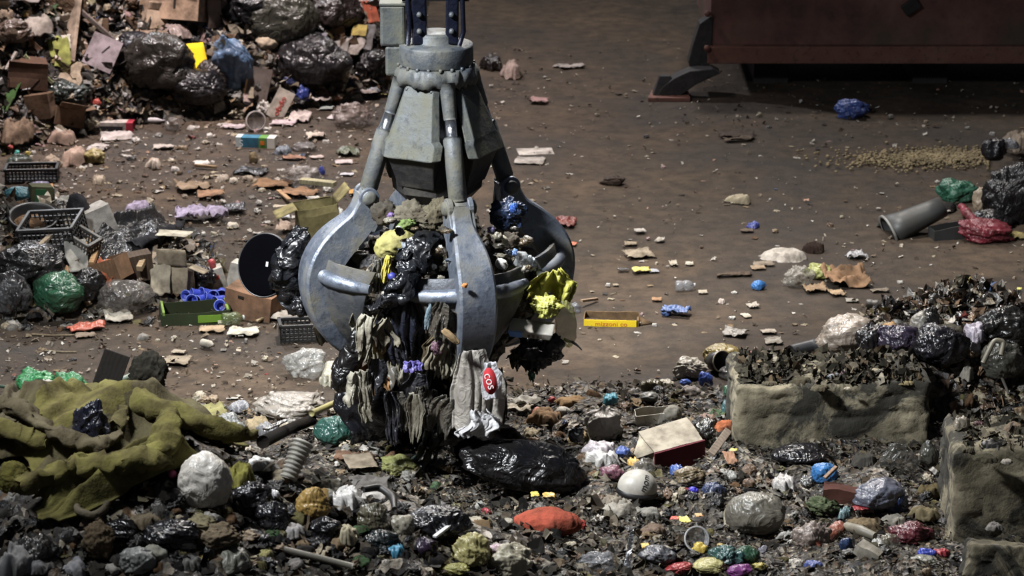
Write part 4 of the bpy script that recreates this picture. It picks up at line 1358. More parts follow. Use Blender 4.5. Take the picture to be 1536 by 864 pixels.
K(150, 58, 26, 24, 14, '6f543e', 'brown card box standing behind the thin grey bar', rz=10, rx=-10, crush=.05)
B(52, 66, 62, 40, '9c9288', 'grey-white crumpled paper bag on the back heap', 'paper_bag', 'bag', 'paper', 0.4, freq=2, sub=5)
PL(18, 52, 62, 94, 10, 8, '7d5b42', 'brown wooden lath slanting down the back heap', z0=.15, z1=.12)
S(45, 102, 32, 14, 'b5a99c', 'pale cut card lying at the end of the brown lath', name='card', cat='card', kind='card', rx=30, hgt=.03)
S(42, 8, 56, 18, '8e8480', 'grey board piece at the very top of the back heap', name='board_piece', cat='board', kind='card', rx=30, hgt=.03, lift=.15)
B(8, 38, 26, 22, 'a08a74', 'tan lump at the edge of the back heap', 'paper_lump', 'lump', 'paper', .4)
B(42, 32, 16, 10, 'c2a028', 'dull yellow scrap above the crumpled paper bag', 'plastic_scrap', 'plastic', 'film', .4)
B(20, 90, 60, 38, '5a4a3e', 'brown soft bag below the brown lath', 'garbage_bag', 'bag', 'film', .35)
K(38, 152, 60, 40, 34, '5b4030', 'dark brown crushed cardboard box on the lower back heap', rz=15, ry=8, crush=.07)
S(10, 146, 36, 30, '3f6a2c', 'green sheet with a pale edge low on the back heap', name='plastic_sheet', cat='plastic', rx=45, rz=-30, hgt=.1)
PL(10, 136, 26, 106, 5, 4, 'b7aca2', 'thin whitish rod above the green sheet', z0=.2, z1=.2)
PL(38, 108, 80, 140, 8, 5, '8e9466', 'pale green lath beside the striped mat', z0=.15, z1=.1)
S(98, 142, 56, 26, 'b09c82', 'beige striped mat hanging over the lower back heap', name='mat', cat='mat', kind='cloth', rx=40, rz=-12, hgt=.1, lift=.12)
B(100, 178, 70, 36, '26302c', 'dark green-black tub-like bag under the striped mat', 'garbage_bag', 'bag', 'film', .25)
K(62, 186, 38, 36, 26, '70553e', 'brown slatted box half buried under the striped mat', rz=-12, ry=-6, crush=.04)
K(98, 198, 44, 26, 26, '7d6149', 'open brown box low on the back heap beside the drink carton', rz=24, ry=15, open_top=True, flaps=(('f', 40, 16), ('r', 20, 18)))
B(25, 222, 58, 50, '8e7660', 'big beige soiled bag at the foot of the back heap', 'plastic_bag', 'bag', 'cloth', .35, freq=2, sub=5)
B(88, 216, 60, 28, 'a58a78', 'pinkish beige crumpled wrapping beside the big beige soiled bag', 'wrapping', 'wrapping', 'paper', .5, freq=2.2)
B(14, 226, 24, 8, 'b39b28', 'yellow scrap under the big beige soiled bag', 'plastic_scrap', 'plastic', 'film', .4)
r, W, D, Hh = K(167, 196, 66, 15, 22, 'cbbfb6', 'long white carton with a dark red end lying at the foot of the back heap', name='drink_carton', cat='carton', rz=-4, crush=.01)
MB().box((0.43 * W, 0, Hh / 2), (0.15 * W, D * 1.03, Hh * 1.04)).build('red_end', mat('ink', '8c2434'), r, smooth=False)
MB().box((-0.02 * W, -D / 2 - 0.008, Hh * 0.35), (0.6 * W, 0.006, Hh * 0.6)).build('dark_print', mat('ink', '1f1b1f'), r, smooth=False)
MB().box((-0.44 * W, -D / 2 - 0.008, Hh * 0.5), (0.1 * W, 0.006, Hh * 0.8)).build('cream_end', mat('ink', 'f4d6b0'), r, smooth=False)
S(175, 206, 54, 14, 'b5aaa4', 'pale grey flattened tray before the long white carton', name='food_tray', cat='tray', kind='card', hgt=.06, rx=8)
BT(228, 186, 40, 4.5, 'b8b2b2', 'thin whitish tube beside the red end of the long carton', name='tube', cat='tube', kind='hard', rz=-5, cap='8a8590')
B(258, 196, 26, 20, '8f8a86', 'clear crumpled cup-like film near the thin whitish tube', 'plastic_film', 'plastic', 'clear', .5, freq=2)
S(245, 223, 36, 8, 'bcb1a6', 'pale paper strip lying on bare floor before the back heap')
S(146, 224, 30, 14, 'b3aaa4', 'pale paper with a folded corner at the foot of the back heap')
B(145, 164, 16, 12, 'a83828', 'small red scrap above the long white carton', 'plastic_scrap', 'plastic', 'film', .4)
# toward the grab
r, W, D, Hh = K(410, 176, 26, 46, 10, 'cbbfae', 'narrow white cereal box with red letters standing tilted at the heap foot', name='cereal_box', cat='box', ry=28, rx=-12, crush=.01)
text('obdo', 12 * 0.0075, mat('ink', 'b03028'), r, (0, -D / 2 - 0.006, Hh * 0.45), (R(90), R(-90), 0), squash=1.2)
r, W, D, Hh = K(382, 160, 34, 52, 14, '6e625c', 'grey-backed cereal box next to the narrow white cereal box', name='cereal_box', cat='box', ry=12, rx=-15, crush=.02)
MB().box((-0.52 * W, 0, Hh * 0.5), (0.02, D, Hh)).build('printed_side', mat('ink', 'c29a6c'), r, smooth=False)
S(372, 156, 16, 16, 'c7aaa0', 'small red and white printed card at the foot of the grey-backed cereal box', name='card', cat='card', kind='card', rx=55, lift=.08, hgt=.03)
p = spot(383, 196, 30, 30)
s_ = mpp(p)
o = empty('plastic_tub', 'clear round plastic tub standing on its side behind the blue carton', 'tub', p + Vector((0, 0, 15 * s_)), (R(78), 0, R(14)))
MB().lathe([(0.001, -8 * s_), (13 * s_, -8 * s_), (14 * s_, 8 * s_)], 24, caps=False).build('wall', mat('clear', 'a79d98'), o, solid=.004)
MB().lathe([(13.5 * s_, 7 * s_), (15.5 * s_, 8 * s_), (15.5 * s_, 9.5 * s_), (13.5 * s_, 9 * s_)], 24, caps=False).build('rim', mat('hard', 'c4bcb6'), o)
r, W, D, Hh = K(384, 222, 58, 18, 20, '2f7fa0', 'blue drink carton with a green and white end on the floor before the tub', name='drink_carton', cat='carton', rz=-8, crush=.01)
MB().box((0.2 * W, 0, Hh / 2), (0.2 * W, D * 1.04, Hh * 1.05)).build('green_panel', mat('ink', '55803a'), r, smooth=False)
MB().box((0.2 * W, -D * .53, Hh * .6), (0.1 * W, 0.005, Hh * .35)).build('orange_print', mat('ink', 'd06a2a'), r, smooth=False)
MB().box((0.42 * W, 0, Hh / 2), (0.2 * W, D * 1.05, Hh * 1.06)).build('white_end', mat('ink', 'c9c4ba'), r, smooth=False)
MB().box((-0.44 * W, 0, Hh / 2), (0.14 * W, D * 1.05, Hh * 1.06)).build('pale_end', mat('ink', 'b9c4c6'), r, smooth=False)
text('S', 14 * 0.0073, mat('ink', 'd8e4e8'), r, (-0.36 * W, -D * 0.53 - .004, Hh * 0.5), (R(90), 0, 0))
B(425, 232, 30, 18, '59636e', 'blue-grey crumpled film beside the white end of the blue carton', 'plastic_film', 'plastic', 'film', .45, freq=2)
B(455, 228, 40, 14, '6f6a68', 'dull grey clear film on the floor past the blue carton', 'plastic_film', 'plastic', 'clear', .5, freq=2)
S(350, 192, 40, 8, 'bcacae', 'flat pinkish white card before the very dark bags', name='card', cat='card', kind='card')
S(450, 180, 36, 20, 'c4b2aa', 'white folded paper with a peaked fold on the floor', hgt=.3)
S(425, 187, 40, 10, 'c0acae', 'flat pinkish paper beside the peaked white paper')
B(441, 172, 18, 10, 'bfb4ac', 'white paper ball behind the peaked white paper', 'paper_ball', 'paper', 'paper', .4)
S(474, 208, 34, 12, 'cbb9a8', 'folded cream paper on the open floor', hgt=.25)
S(481, 152, 34, 16, 'bdb0a8', 'pile-edge white bottle-shaped paper near the black bag', hgt=.25)
S(490, 164, 22, 10, 'a7b0aa', 'pale greenish film on the floor near the sheer clear bag', name='plastic_film', cat='plastic', kind='film')
B(528, 192, 66, 38, '9a8880', 'pinkish clear bag lying on the floor between heap and grab', 'plastic_bag', 'bag', 'clear', .4, freq=1.8, sub=5)
S(503, 177, 22, 12, 'd2c6c6', 'small white card slip against the pinkish clear bag', name='card', cat='card', kind='card', hgt=.04)
B(505, 156, 18, 8, 'bd7a50', 'small orange-brown scrap behind the pinkish clear bag', 'plastic_scrap', 'plastic', 'film', .4)
S(522, 232, 34, 14, '596046', 'dark olive film on the floor before the pinkish clear bag', name='plastic_film', cat='plastic', kind='film', hgt=.25)
S(516, 245, 28, 8, 'cbb8b4', 'white paper rectangle on the floor close to the grab', ragged=.1, hgt=.05)
S(520, 264, 22, 5, 'c3c0c6', 'narrow bluish white paper strip close to the grab')
S(475, 238, 24, 6, 'c6b3aa', 'small pinkish paper slip on the open floor')
S(440, 240, 40, 6, 'a0745c', 'reddish brown sliver of card on the open floor', name='card', cat='card', kind='card')
K(505, 62, 22, 34, 14, 'a77a4c', 'small light wooden box piece among scraps of the back heap', name='wooden_piece', cat='wood', kind='wood', rz=15, rx=-15)
S(556, 40, 26, 46, 'b8532e', 'orange-red bent sheet at the upper end of the back heap', name='plastic_sheet', cat='plastic', rx=52, rz=22, hgt=.12, lift=.15)
S(538, 40, 22, 30, 'c09a80', 'peach torn card beside the orange-red bent sheet', name='card', cat='card', kind='card', rx=50, rz=25, hgt=.15, lift=.12)
S(535, 72, 60, 22, '6c6a6c', 'grey folded magazine sheet below the orange-red sheet', name='magazine', cat='magazine', rx=30, rz=-8, hgt=.1, lift=.1)
S(540, 74, 26, 10, 'b29a3c', 'yellowish printed patch of paper on the grey magazine sheet', rx=30, lift=.2, hgt=.05)
S(520, 82, 56, 14, 'b5a9a0', 'white curved paper under the grey magazine sheet', rx=30, rz=-15, hgt=.12, lift=.08)
B(542, 106, 30, 24, 'a8858a', 'pink crumpled paper above the black glossy bag', 'paper_lump', 'lump', 'paper', .5, freq=2.2)
S(508, 96, 30, 24, '9b948e', 'grey-white triangular paper beside the pink crumpled paper', rx=50, hgt=.1, lift=.1)
S(516, 126, 20, 22, '9a805f', 'tan torn card hanging over the wide black bag', name='card', cat='card', kind='card', rx=50, hgt=.1, lift=.15)
B(560, 146, 26, 12, 'a3a6ac', 'crumpled whitish film at the heap edge next to the grab', 'plastic_film', 'plastic', 'film', .5)
S(577, 142, 10, 8, 'c8b830', 'tiny yellow-green flake at the heap edge next to the grab', name='plastic_scrap', cat='plastic', kind='film')
S(548, 142, 40, 8, 'b0a49c', 'pale flat paper at the heap edge before the wide black bag')
B(400, 84, 36, 22, 'c7b294', 'cream rounded box end beside the sheer blue bag', 'carton_end', 'carton', 'card', .15)
B(433, 40, 34, 26, '97877c', 'pale pinkish rag on top of the dark olive shiny sack', 'rag', 'rag', 'cloth', .5)
B(418, 12, 90, 22, 'b59ca4', 'pinkish white wrapping at the very top of the back heap', 'wrapping', 'wrapping', 'film', .4)
B(510, 22, 40, 24, 'a9948e', 'pale torn wrapping above the dark brown bag', 'wrapping', 'wrapping', 'paper', .5)
B(545, 18, 40, 24, 'a08e8c', 'greyish pink film at the upper end of the back heap', 'plastic_film', 'plastic', 'film', .5)
B(345, 30, 60, 26, '8b7a72', 'soiled grey film beside the black draped bag', 'plastic_film', 'plastic', 'film', .5)
PL(305, 12, 356, 8, 12, 8, '5b5448', 'dark olive bar across the top of the back heap', z0=.2, z1=.2)
K(318, 48, 20, 44, 20, '7b675c', 'grey-brown box corner beside the wide open cardboard box', rz=30, crush=.05)
B(436, 138, 30, 18, '24305e', 'navy blue bag beside the narrow white cereal box', 'plastic_bag', 'bag', 'film', .4)
B(455, 158, 22, 26, '2a4298', 'blue wrapper hanging at the foot of the wide black bag', 'wrapper', 'wrapper', 'film', .4)
S(440, 128, 26, 16, '7c6f5a', 'olive tan card piece above the navy blue bag', name='card', cat='card', kind='card', rx=45, lift=.1, hgt=.1)
S(480, 90, 22, 14, '8f8c96', 'greyish white strip on the wide black bag', rx=45, lift=.2, hgt=.1)
B(495, 130, 30, 12, '4b4a42', 'dark green-grey crumpled film on the wide black bag', 'plastic_film', 'plastic', 'film', .4)
# ================================================================== low heap on the open floor, beside the tines
B(18, 480, 62, 62, '6d6e70', 'silvery clear rubbish bag full of waste at the foot of the low heap', 'garbage_bag', 'bag', 'clear', .25, freq=1.6, sub=5)
B(14, 484, 56, 66, '2c2a2c', 'black bag inside the silvery clear rubbish bag', 'garbage_bag', 'bag', 'film', .25)
B(86, 484, 84, 60, '1e5a3c', 'deep green full rubbish bag at the foot of the low heap', 'garbage_bag', 'bag', 'film', .2, freq=1.4, sub=5)
B(40, 445, 110, 60, '1d1c1e', 'wide black bag on the low heap behind the green bag', 'garbage_bag', 'bag', 'film', .3, freq=1.6, sub=5)
B(130, 462, 60, 50, '151517', 'black bag between the green bag and the newspaper', 'garbage_bag', 'bag', 'film', .3)
DR(((140, 372), (278, 356), (238, 400), (150, 418)), '202125', 'black tarpaulin with a pointed end spread over the low heap', 'tarpaulin', 'tarpaulin', 'film', .2, (1.5, 3.5), .06, 50)
TB([(200, 392), (236, 372), (262, 360), (278, 356)], [12, 12, 9, 2], '24252a', 'raised pointed fold at the tip of the black tarpaulin', 'tarpaulin', 'tarpaulin', 'cloth', .12, .6, 16, wob=.06)
CR(80, 388, 86, 34, 60, '2c2b2c', 'dark lattice crate lying tilted on the low heap', -12, 14, -6, .08, 12)
CR(120, 400, 44, 34, 30, '56534e', 'grey lattice crate corner behind the small open wooden box', -30, 10, 20, .06, 8)
r, W, D, Hh = K(156, 366, 44, 58, 40, 'b9b3aa', 'white upright carton with a blue printed side on the low heap', name='printed_carton', cat='carton', rz=26, ry=-18, rx=-6, crush=.02)
MB().box((-0.5 * W - 0.008, 0, Hh * .52), (0.012, D * .98, Hh * .92)).build('blue_side', mat('ink', '2c5278'), r, smooth=False)
text('pack', 12 * .0057, mat('ink', '7fa0c0'), r, (-0.5 * W - .016, 0, Hh * .8), (R(90), 0, R(-90)))
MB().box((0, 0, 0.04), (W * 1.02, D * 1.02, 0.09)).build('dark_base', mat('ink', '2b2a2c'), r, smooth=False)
K(166, 438, 58, 34, 40, '8a6440', 'small open wooden box with a light frame on the low heap', name='wooden_box', cat='box', kind='wood', rz=-22, ry=-20, open_top=True, crush=.005, lift=.04)
PL(124, 410, 138, 370, 8, 8, 'c49a62', 'light wooden bar at the side of the small open wooden box', z0=.12, z1=.12)
PL(138, 424, 150, 394, 8, 8, 'bd9059', 'second light wooden bar across the small open wooden box', z0=.16, z1=.16)
K(206, 424, 46, 40, 30, '5a4634', 'brown wooden board box beside the orange cloth', name='wooden_box', cat='box', kind='wood', rz=18, ry=-6, crush=.01)
PL(228, 428, 234, 384, 7, 5, 'b09a80', 'narrow pale post at the corner of the brown board box', z0=.03, z1=.1)
S(116, 412, 34, 42, 'a9a69c', 'folded newspaper with fine grey print on the low heap', name='newspaper', cat='newspaper', rx=48, rz=14, hgt=.06, lift=.16, ragged=.08)
PL(50, 422, 78, 396, 8, 5, 'b8a284', 'pale broken stick on the wide black bag', z0=.25, z1=.25)
PL(132, 466, 133, 446, 9, 7, 'c7a878', 'short pale block of wood beside the green bag', z0=.05, z1=.05)
PL(100, 438, 100, 420, 8, 6, 'b58a58', 'short light-brown stick end above the green bag', z0=.12, z1=.12)
PL(112, 436, 134, 466, 10, 5, '8a7150', 'brown wooden strip running down behind the short pale block', z0=.1, z1=.04)
S(158, 430, 38, 30, 'cf6a3c', 'bright orange cloth scrap beside the small open wooden box', name='cloth', cat='cloth', kind='cloth', rx=30, hgt=.3, lift=.1)
B(186, 476, 90, 46, '77706a', 'sheer grey bundle wrapped in clear film at the foot of the low heap', 'plastic_bag', 'bag', 'clear', .22, freq=1.6, sub=5)
PL(210, 438, 216, 426, 9, 9, 'b89a70', 'small pale wooden peg on the sheer grey bundle', z0=.2, z1=.2)
B(218, 448, 18, 14, 'b5aea6', 'white scrap beside the small pale wooden peg', 'paper_scrap', 'paper', 'paper', .4)
B(45, 354, 50, 28, '8f6a48', 'domed light brown card in the dark tub on the low heap', 'card', 'card', 'card', .15)
p = spot(50, 352, 70, 40)
s_ = mpp(p)
o = MB().lathe([(28 * s_, 0), (36 * s_, 30 * s_), (39 * s_, 31 * s_), (36 * s_, 33 * s_), (33 * s_, 30 * s_), (26 * s_, 2 * s_)], 28, caps=False).build('plastic_tub', mat('hard', '222224'))
o.location = p
o.rotation_euler = (R(18), R(6), 0)
tag(o, 'wide black plastic tub with a domed card inside on the low heap', 'tub')
B(28, 306, 50, 26, '2d6f7c', 'teal wrapped packet at the back of the low heap', 'packet', 'packet', 'film', .2)
r, W, D, Hh = K(58, 308, 32, 30, 26, '55593a', 'olive box with a green printed front beside the teal packet', name='printed_carton', cat='carton', rz=22, ry=6, crush=.02)
MB().box((-.1 * W, -D / 2 - .008, Hh * .55), (W * .5, .006, Hh * .7)).build('green_print', mat('ink', '2e5a3a'), r, smooth=False)
K(70, 306, 22, 26, 14, '8f938a', 'grey carton side behind the olive box', name='printed_carton', cat='carton', rz=22, crush=.02)
PL(86, 338, 76, 300, 10, 6, 'c28a4e', 'orange-brown wooden slat standing on the low heap', z0=.03, z1=.15)
B(97, 312, 30, 24, '9d9a92', 'pale grey crumpled paper behind the orange-brown slat', 'paper_lump', 'lump', 'paper', .45, freq=2.4)
B(118, 344, 40, 56, '2a2a2e', 'dark grey stiff sheet lump behind the white upright carton', 'garbage_bag', 'bag', 'cloth', .3)
B(10, 316, 40, 30, '3c3630', 'dark brown lump under the teal wrapped packet', 'rag', 'rag', 'cloth', .35)
CR(46, 274, 76, 20, 40, '1b1a1c', 'black lattice crate at the back of the low heap holding a cream cloth', 4, nw=14)
B(76, 262, 36, 30, 'b39f88', 'cream cloth hanging over the black lattice crate', 'cloth', 'cloth', 'cloth', .4, freq=2.2, lift=.06)
B(30, 252, 42, 22, '4f6a62', 'clear bag with teal and red glints on the black lattice crate', 'plastic_bag', 'bag', 'clear', .5, freq=2.2)
for x, y, c, nm in ((16, 238, 'c23a30', 'red'), (26, 246, '3fd0c0', 'turquoise'), (42, 248, 'd8c23a', 'yellow')):
    B(x, y, 9, 7, c, f'tiny shiny {nm} wrapper on the clear bag with glints', 'wrapper', 'wrapper', 'film', .4, lift=.1)
B(112, 246, 40, 36, 'bd9f8a', 'pinkish cream crumpled wrapping on the floor between the heaps', 'wrapping', 'wrapping', 'paper', .5, freq=2)
B(141, 246, 34, 24, 'a5944e', 'dull yellow crumpled wrapping beside the pinkish cream one', 'wrapping', 'wrapping', 'film', .4, freq=2)
B(148, 276, 24, 20, 'b9a890', 'cream scrap lump on the dirty floor before the dull yellow wrapping', 'paper_lump', 'lump', 'paper', .5)
S(150, 222, 28, 8, 'bdb3aa', 'pale sheet edge behind the dull yellow wrapping')
B(62, 285, 34, 12, '6f6488', 'violet-grey film behind the olive box', 'plastic_film', 'plastic', 'film', .4)

# ================================================================== far floor
B(1277, 178, 56, 30, '3553a0', 'blue plastic bag lying on the floor in front of the container', 'plastic_bag', 'bag', 'film', .35, freq=1.7, sub=5)
B(738, 106, 40, 32, '241f1f', 'dark crumpled bag on the floor behind the grab', 'garbage_bag', 'bag', 'film', .45, freq=2)
B(768, 114, 34, 34, 'b39a8e', 'pinkish white rag beside the dark crumpled bag', 'rag', 'rag', 'cloth', .5, freq=2)
r, W, D, Hh = K(803, 232, 54, 4, 40, 'c9bfb4', 'white flat paper pad on the floor behind the grab', name='paper_pad', cat='paper', kind='paper', rz=6, crush=.01)
S(795, 243, 46, 14, 'b3aaa0', 'white printed paper sheet before the flat paper pad', ragged=.1, hgt=.06)
S(858, 102, 44, 8, 'b3a8a2', 'pale paper lying far back on the floor between grab and container')
S(808, 154, 30, 10, 'b38a86', 'pinkish paper strip on the floor behind the grab', hgt=.2)
S(838, 101, 18, 5, 'a79d97', 'small pale flake beside the pale far paper')
S(848, 338, 34, 16, '7d2c20', 'red-brown scrap on the floor beside the far tine', name='plastic_scrap', cat='plastic', kind='film', hgt=.3)
B(826, 352, 10, 9, '38308c', 'small violet-blue cap on the floor beside the far tine', 'bottle_cap', 'cap', 'hard', .1)
S(842, 355, 18, 3, 'c2b8a4', 'short white stick on the floor beside the far tine')
S(860, 368, 10, 6, 'd26a3a', 'little orange flake on the floor beside the far tine', name='plastic_scrap', cat='plastic', kind='film')
B(862, 470, 20, 18, '8b8f96', 'clear bottle piece on the floor near the yellow printed box', 'plastic_scrap', 'plastic', 'clear', .4)
B(920, 278, 40, 14, '3a2a20', 'dark brown clod on the bare floor beyond the grab', 'dirt_clod', 'dirt', 'food', .5)
B(1110, 306, 42, 18, 'b0a283', 'cream and green crumpled paper on the far floor', 'paper_lump', 'lump', 'paper', .5, freq=2.2)
S(1105, 205, 60, 14, '4a3a30', 'dark bark-like flakes on the floor before the container', name='bark', cat='bark', kind='wood', hgt=.12)
S(1108, 212, 50, 6, '6d5c4c', 'brown bark strip beside the dark bark flakes', name='bark', cat='bark', kind='wood')
# grain
mb = MB()
rg = np.random.RandomState(9)
for _ in range(1900):
    x = 1375 + rg.randn() * 62
    y = 238 + rg.randn() * (6 + 3 * rg.rand()) + abs(rg.randn()) * 4
    if rg.rand() < 0.55:
        x, y = 1425 + rg.randn() * 32, 236 + rg.randn() * 5
    x = min(x, 1482)
    d = ray(x, y)
    t = CAMZ / -d[2]
    c = np.array([d[0] * t, d[1] * t, 0.012 + 0.02 * rg.rand()])
    v, f = ico(1)
    mb.add(c + v * np.array([0.019, 0.017, 0.012]) * (0.6 + 0.7 * rg.rand()), f)
o = mb.build('grain_kernels', mat('food', '97835a'))
tag(o, 'scatter of pale yellow grain spilled on the floor before the black bags', 'grain', kind='stuff')
# black bags at the right edge
B(1525, 335, 110, 100, '17171a', 'huge black rubbish bag at the edge of the far floor', 'garbage_bag', 'bag', 'film', .28, freq=1.5, sub=5)
B(1490, 262, 40, 34, '1f1f24', 'black bag corner poking up above the huge black bag', 'garbage_bag', 'bag', 'film', .4, lift=.15)
B(1528, 236, 40, 40, 'a08d78', 'tan crumpled wrapping on top of the huge black bag', 'wrapping', 'wrapping', 'paper', .5, freq=2, lift=.1)
B(1515, 258, 34, 18, '7d7f84', 'grey glinting film between the black bags', 'plastic_film', 'plastic', 'film', .5, lift=.25)
B(1438, 304, 64, 36, '226a50', 'green sheer bag beside the huge black bag', 'plastic_bag', 'bag', 'film', .4, freq=1.8, sub=5)
B(1473, 318, 30, 40, 'a89478', 'cream bag between the green sheer bag and the huge black bag', 'plastic_bag', 'bag', 'film', .35)
B(1424, 316, 26, 18, '2b2a2a', 'small black lump before the green sheer bag', 'rag', 'rag', 'cloth', .4)
B(1392, 316, 18, 12, 'c2bba0', 'white and green crumpled bit behind the grey bucket', 'paper_lump', 'lump', 'paper', .5)
S(1413, 318, 24, 8, 'c9bfb2', 'white paper strip behind the grey bucket')
S(1392, 326, 22, 6, 'a7a283', 'pale strip close behind the grey bucket')
p = spot(1375, 360, 90, 50, .2)
s_ = mpp(p)
o = empty('bucket', 'dark grey dented bucket lying on its side on the far floor', 'bucket', p + Vector((0.0, 0, 22 * s_)), (0, R(-112), R(12)))
MB().lathe([(0.001, -46 * s_), (17 * s_, -46 * s_), (19 * s_, -20 * s_), (23 * s_, 20 * s_), (27 * s_, 42 * s_)], 30, Matrix.Diagonal((0.85, 1.1, 1, 1)), caps=False).build('body', mat('hard', '3c3f3e'), o, solid=.012)
MB().lathe([(26 * s_, 40 * s_), (30 * s_, 41 * s_), (30 * s_, 45 * s_), (26 * s_, 44 * s_)], 30, Matrix.Diagonal((0.85, 1.1, 1, 1)), caps=False).build('rim', mat('hard', '86847e'), o)
MB().lathe([(0.001, 0), (4 * s_, 0), (4 * s_, 0.006), (0.001, 0.006)], 12, Matrix.Translation((-15 * s_, -8 * s_, 0)) @ Matrix.Rotation(R(-90), 4, 'Y')).build('hole', mat('ink', '0b0b0b'), o)
B(1338, 344, 44, 14, '1f2f28', 'glittering dark glass shards in the mouth of the grey bucket', 'glass_shard', 'glass', 'foil', .5, freq=2.5)
K(1424, 360, 52, 22, 26, '3c3d3d', 'dark grey plastic trough piece behind the red net', name='plastic_trough', cat='trough', kind='hard', rz=14, ry=-6, open_top=True, crush=.03)
B(1480, 366, 90, 34, '7c1c2e', 'dark red net sack on the floor before the huge black bag', 'net_sack', 'sack', 'film', .4, freq=1.8, streak=(.6, 1, 1.8), ry=8)
TB([(1440, 322), (1452, 335), (1470, 352)], [5, 7, 6], '8c2036', 'red twisted net tail rising from the dark red sack', 'net_sack', 'sack', 'film', .08, wob=.03)
B(1490, 345, 70, 30, '1b1b1e', 'low black bag beside the dark red net sack', 'garbage_bag', 'bag', 'film', .3)
S(1522, 358, 34, 10, '9a8a4a', 'yellowish strip at the end of the dark red net sack', hgt=.2)
# mid floor
B(1180, 392, 74, 20, 'c2b8aa', 'long white soiled rag on the open floor', 'rag', 'rag', 'cloth', .35, freq=2, sub=5)
B(1222, 380, 36, 22, '2c1f1a', 'dark brown end piece touching the long white rag', 'rag', 'rag', 'cloth', .4)
B(1158, 388, 24, 8, 'b3aa9c', 'small white tip beside the long white rag', 'rag', 'rag', 'cloth', .3)
S(1145, 398, 34, 8, '8e7f6c', 'flat grey-beige sheet before the long white rag')
S(1137, 404, 24, 7, 'a38a6c', 'tan scrap before the flat grey-beige sheet')
B(1200, 432, 52, 34, 'a79f90', 'clear crumpled bag with pale contents on the open floor', 'plastic_bag', 'bag', 'clear', .5, freq=2, sub=5)
B(1230, 420, 50, 24, 'a0a44a', 'yellow-green bag beside the crumpled clear bag', 'plastic_bag', 'bag', 'film', .3, freq=1.8)
S(1268, 425, 78, 24, '96704c', 'brown paper bag torn open on the open floor', name='paper_bag', cat='bag', hgt=.3, n=22)
S(1222, 436, 40, 12, 'a08260', 'tan paper flap before the yellow-green bag', hgt=.2)
S(1255, 443, 26, 10, 'b99a74', 'small light brown paper flap before the torn brown bag', hgt=.2)
BT(1313, 464, 28, 7, '5a554e', 'dark tin can lying on the open floor', name='tin_can', rz=-20, kind='hard', cap='8c867a', cat='can')
S(1278, 453, 22, 6, 'a8a294', 'pale slip on the floor near the dark tin can')
S(1320, 438, 30, 5, '8a7d6c', 'long tan sliver on the floor beyond the dark tin can')
S(1285, 388, 32, 10, 'a8a6a8', 'translucent bluish film on the floor beyond the torn brown bag', name='plastic_film', cat='plastic', kind='film', hgt=.25)
S(958, 384, 48, 14, 'a8977f', 'flat beige rag on the open floor beyond the grab', name='rag', cat='rag', kind='cloth', hgt=.14)
S(946, 368, 22, 6, '9c8a70', 'little beige strip behind the flat beige rag')
S(962, 408, 30, 9, 'd8c41e', 'yellow sweet wrapper on the open floor', name='wrapper', cat='wrapper', kind='film', hgt=.2)
S(980, 408, 16, 6, 'a8a8b0', 'silvery end of foil beside the yellow sweet wrapper', name='foil_scrap', cat='foil', kind='film')
S(935, 406, 20, 4, '2c2826', 'thin dark twig-like strip beside the yellow sweet wrapper', name='plastic_strip', cat='plastic', kind='film')
BT(1028, 436, 30, 8, 'a5a6aa', 'clear crushed bottle on the open floor', rz=8)
S(1054, 440, 16, 6, 'b5a892', 'cream chip beside the clear crushed bottle')
B(1138, 436, 24, 16, '1f78c4', 'bright blue crumpled wrapper on the open floor', 'wrapper', 'wrapper', 'film', .3, freq=1.4)
B(1130, 342, 22, 13, '2c3f98', 'small dark blue crumpled wrapper on the far open floor', 'wrapper', 'wrapper', 'film', .5)
S(1120, 348, 22, 5, '6c5c4c', 'tan sliver before the small dark blue wrapper')
S(1013, 472, 46, 12, '44639c', 'blue film strip with a raised end on the floor past the yellow box', name='plastic_film', cat='plastic', kind='film', hgt=.3)
B(1000, 474, 16, 12, '3b5c9a', 'raised blue knot of the blue film strip', 'plastic_film', 'plastic', 'film', .4)
S(1130, 462, 18, 7, 'b3a898', 'small white curl on the floor beyond the blocks', hgt=.3)
S(1119, 476, 14, 9, 'c8bca6', 'small cream disc-like scrap on the floor beyond the blocks')
B(1083, 455, 10, 10, 'c9b8ac', 'tiny pinkish white lump on the floor beyond the blocks', 'paper_lump', 'lump', 'paper', .4)
S(985, 451, 16, 6, 'a5794c', 'small orange-brown leaf scrap on the floor', name='leaf', cat='leaf', kind='food')
S(1100, 415, 60, 6, '5d4a38', 'long dark brown strip on the open floor', name='bark', cat='bark', kind='wood')
S(1010, 398, 14, 8, 'bfb29c', 'cream flake on the open floor', hgt=.3)
S(1034, 397, 14, 6, 'c9beaa', 'cream oval flake on the open floor')
S(960, 348, 18, 7, 'bdb3a8', 'pale curl on the far open floor')
S(990, 362, 14, 7, 'b8ae9f', 'pale bent chip on the far open floor', hgt=.3)
S(1153, 500, 26, 7, 'b7ab9a', 'white oval sheet on the floor before the long block')
S(1103, 504, 40, 10, '8f887e', 'greyish torn film on the floor before the long block', name='plastic_film', cat='plastic', kind='film', hgt=.2)
S(1160, 515, 30, 10, 'a39c90', 'grey-white torn paper on the floor before the long block', hgt=.2)
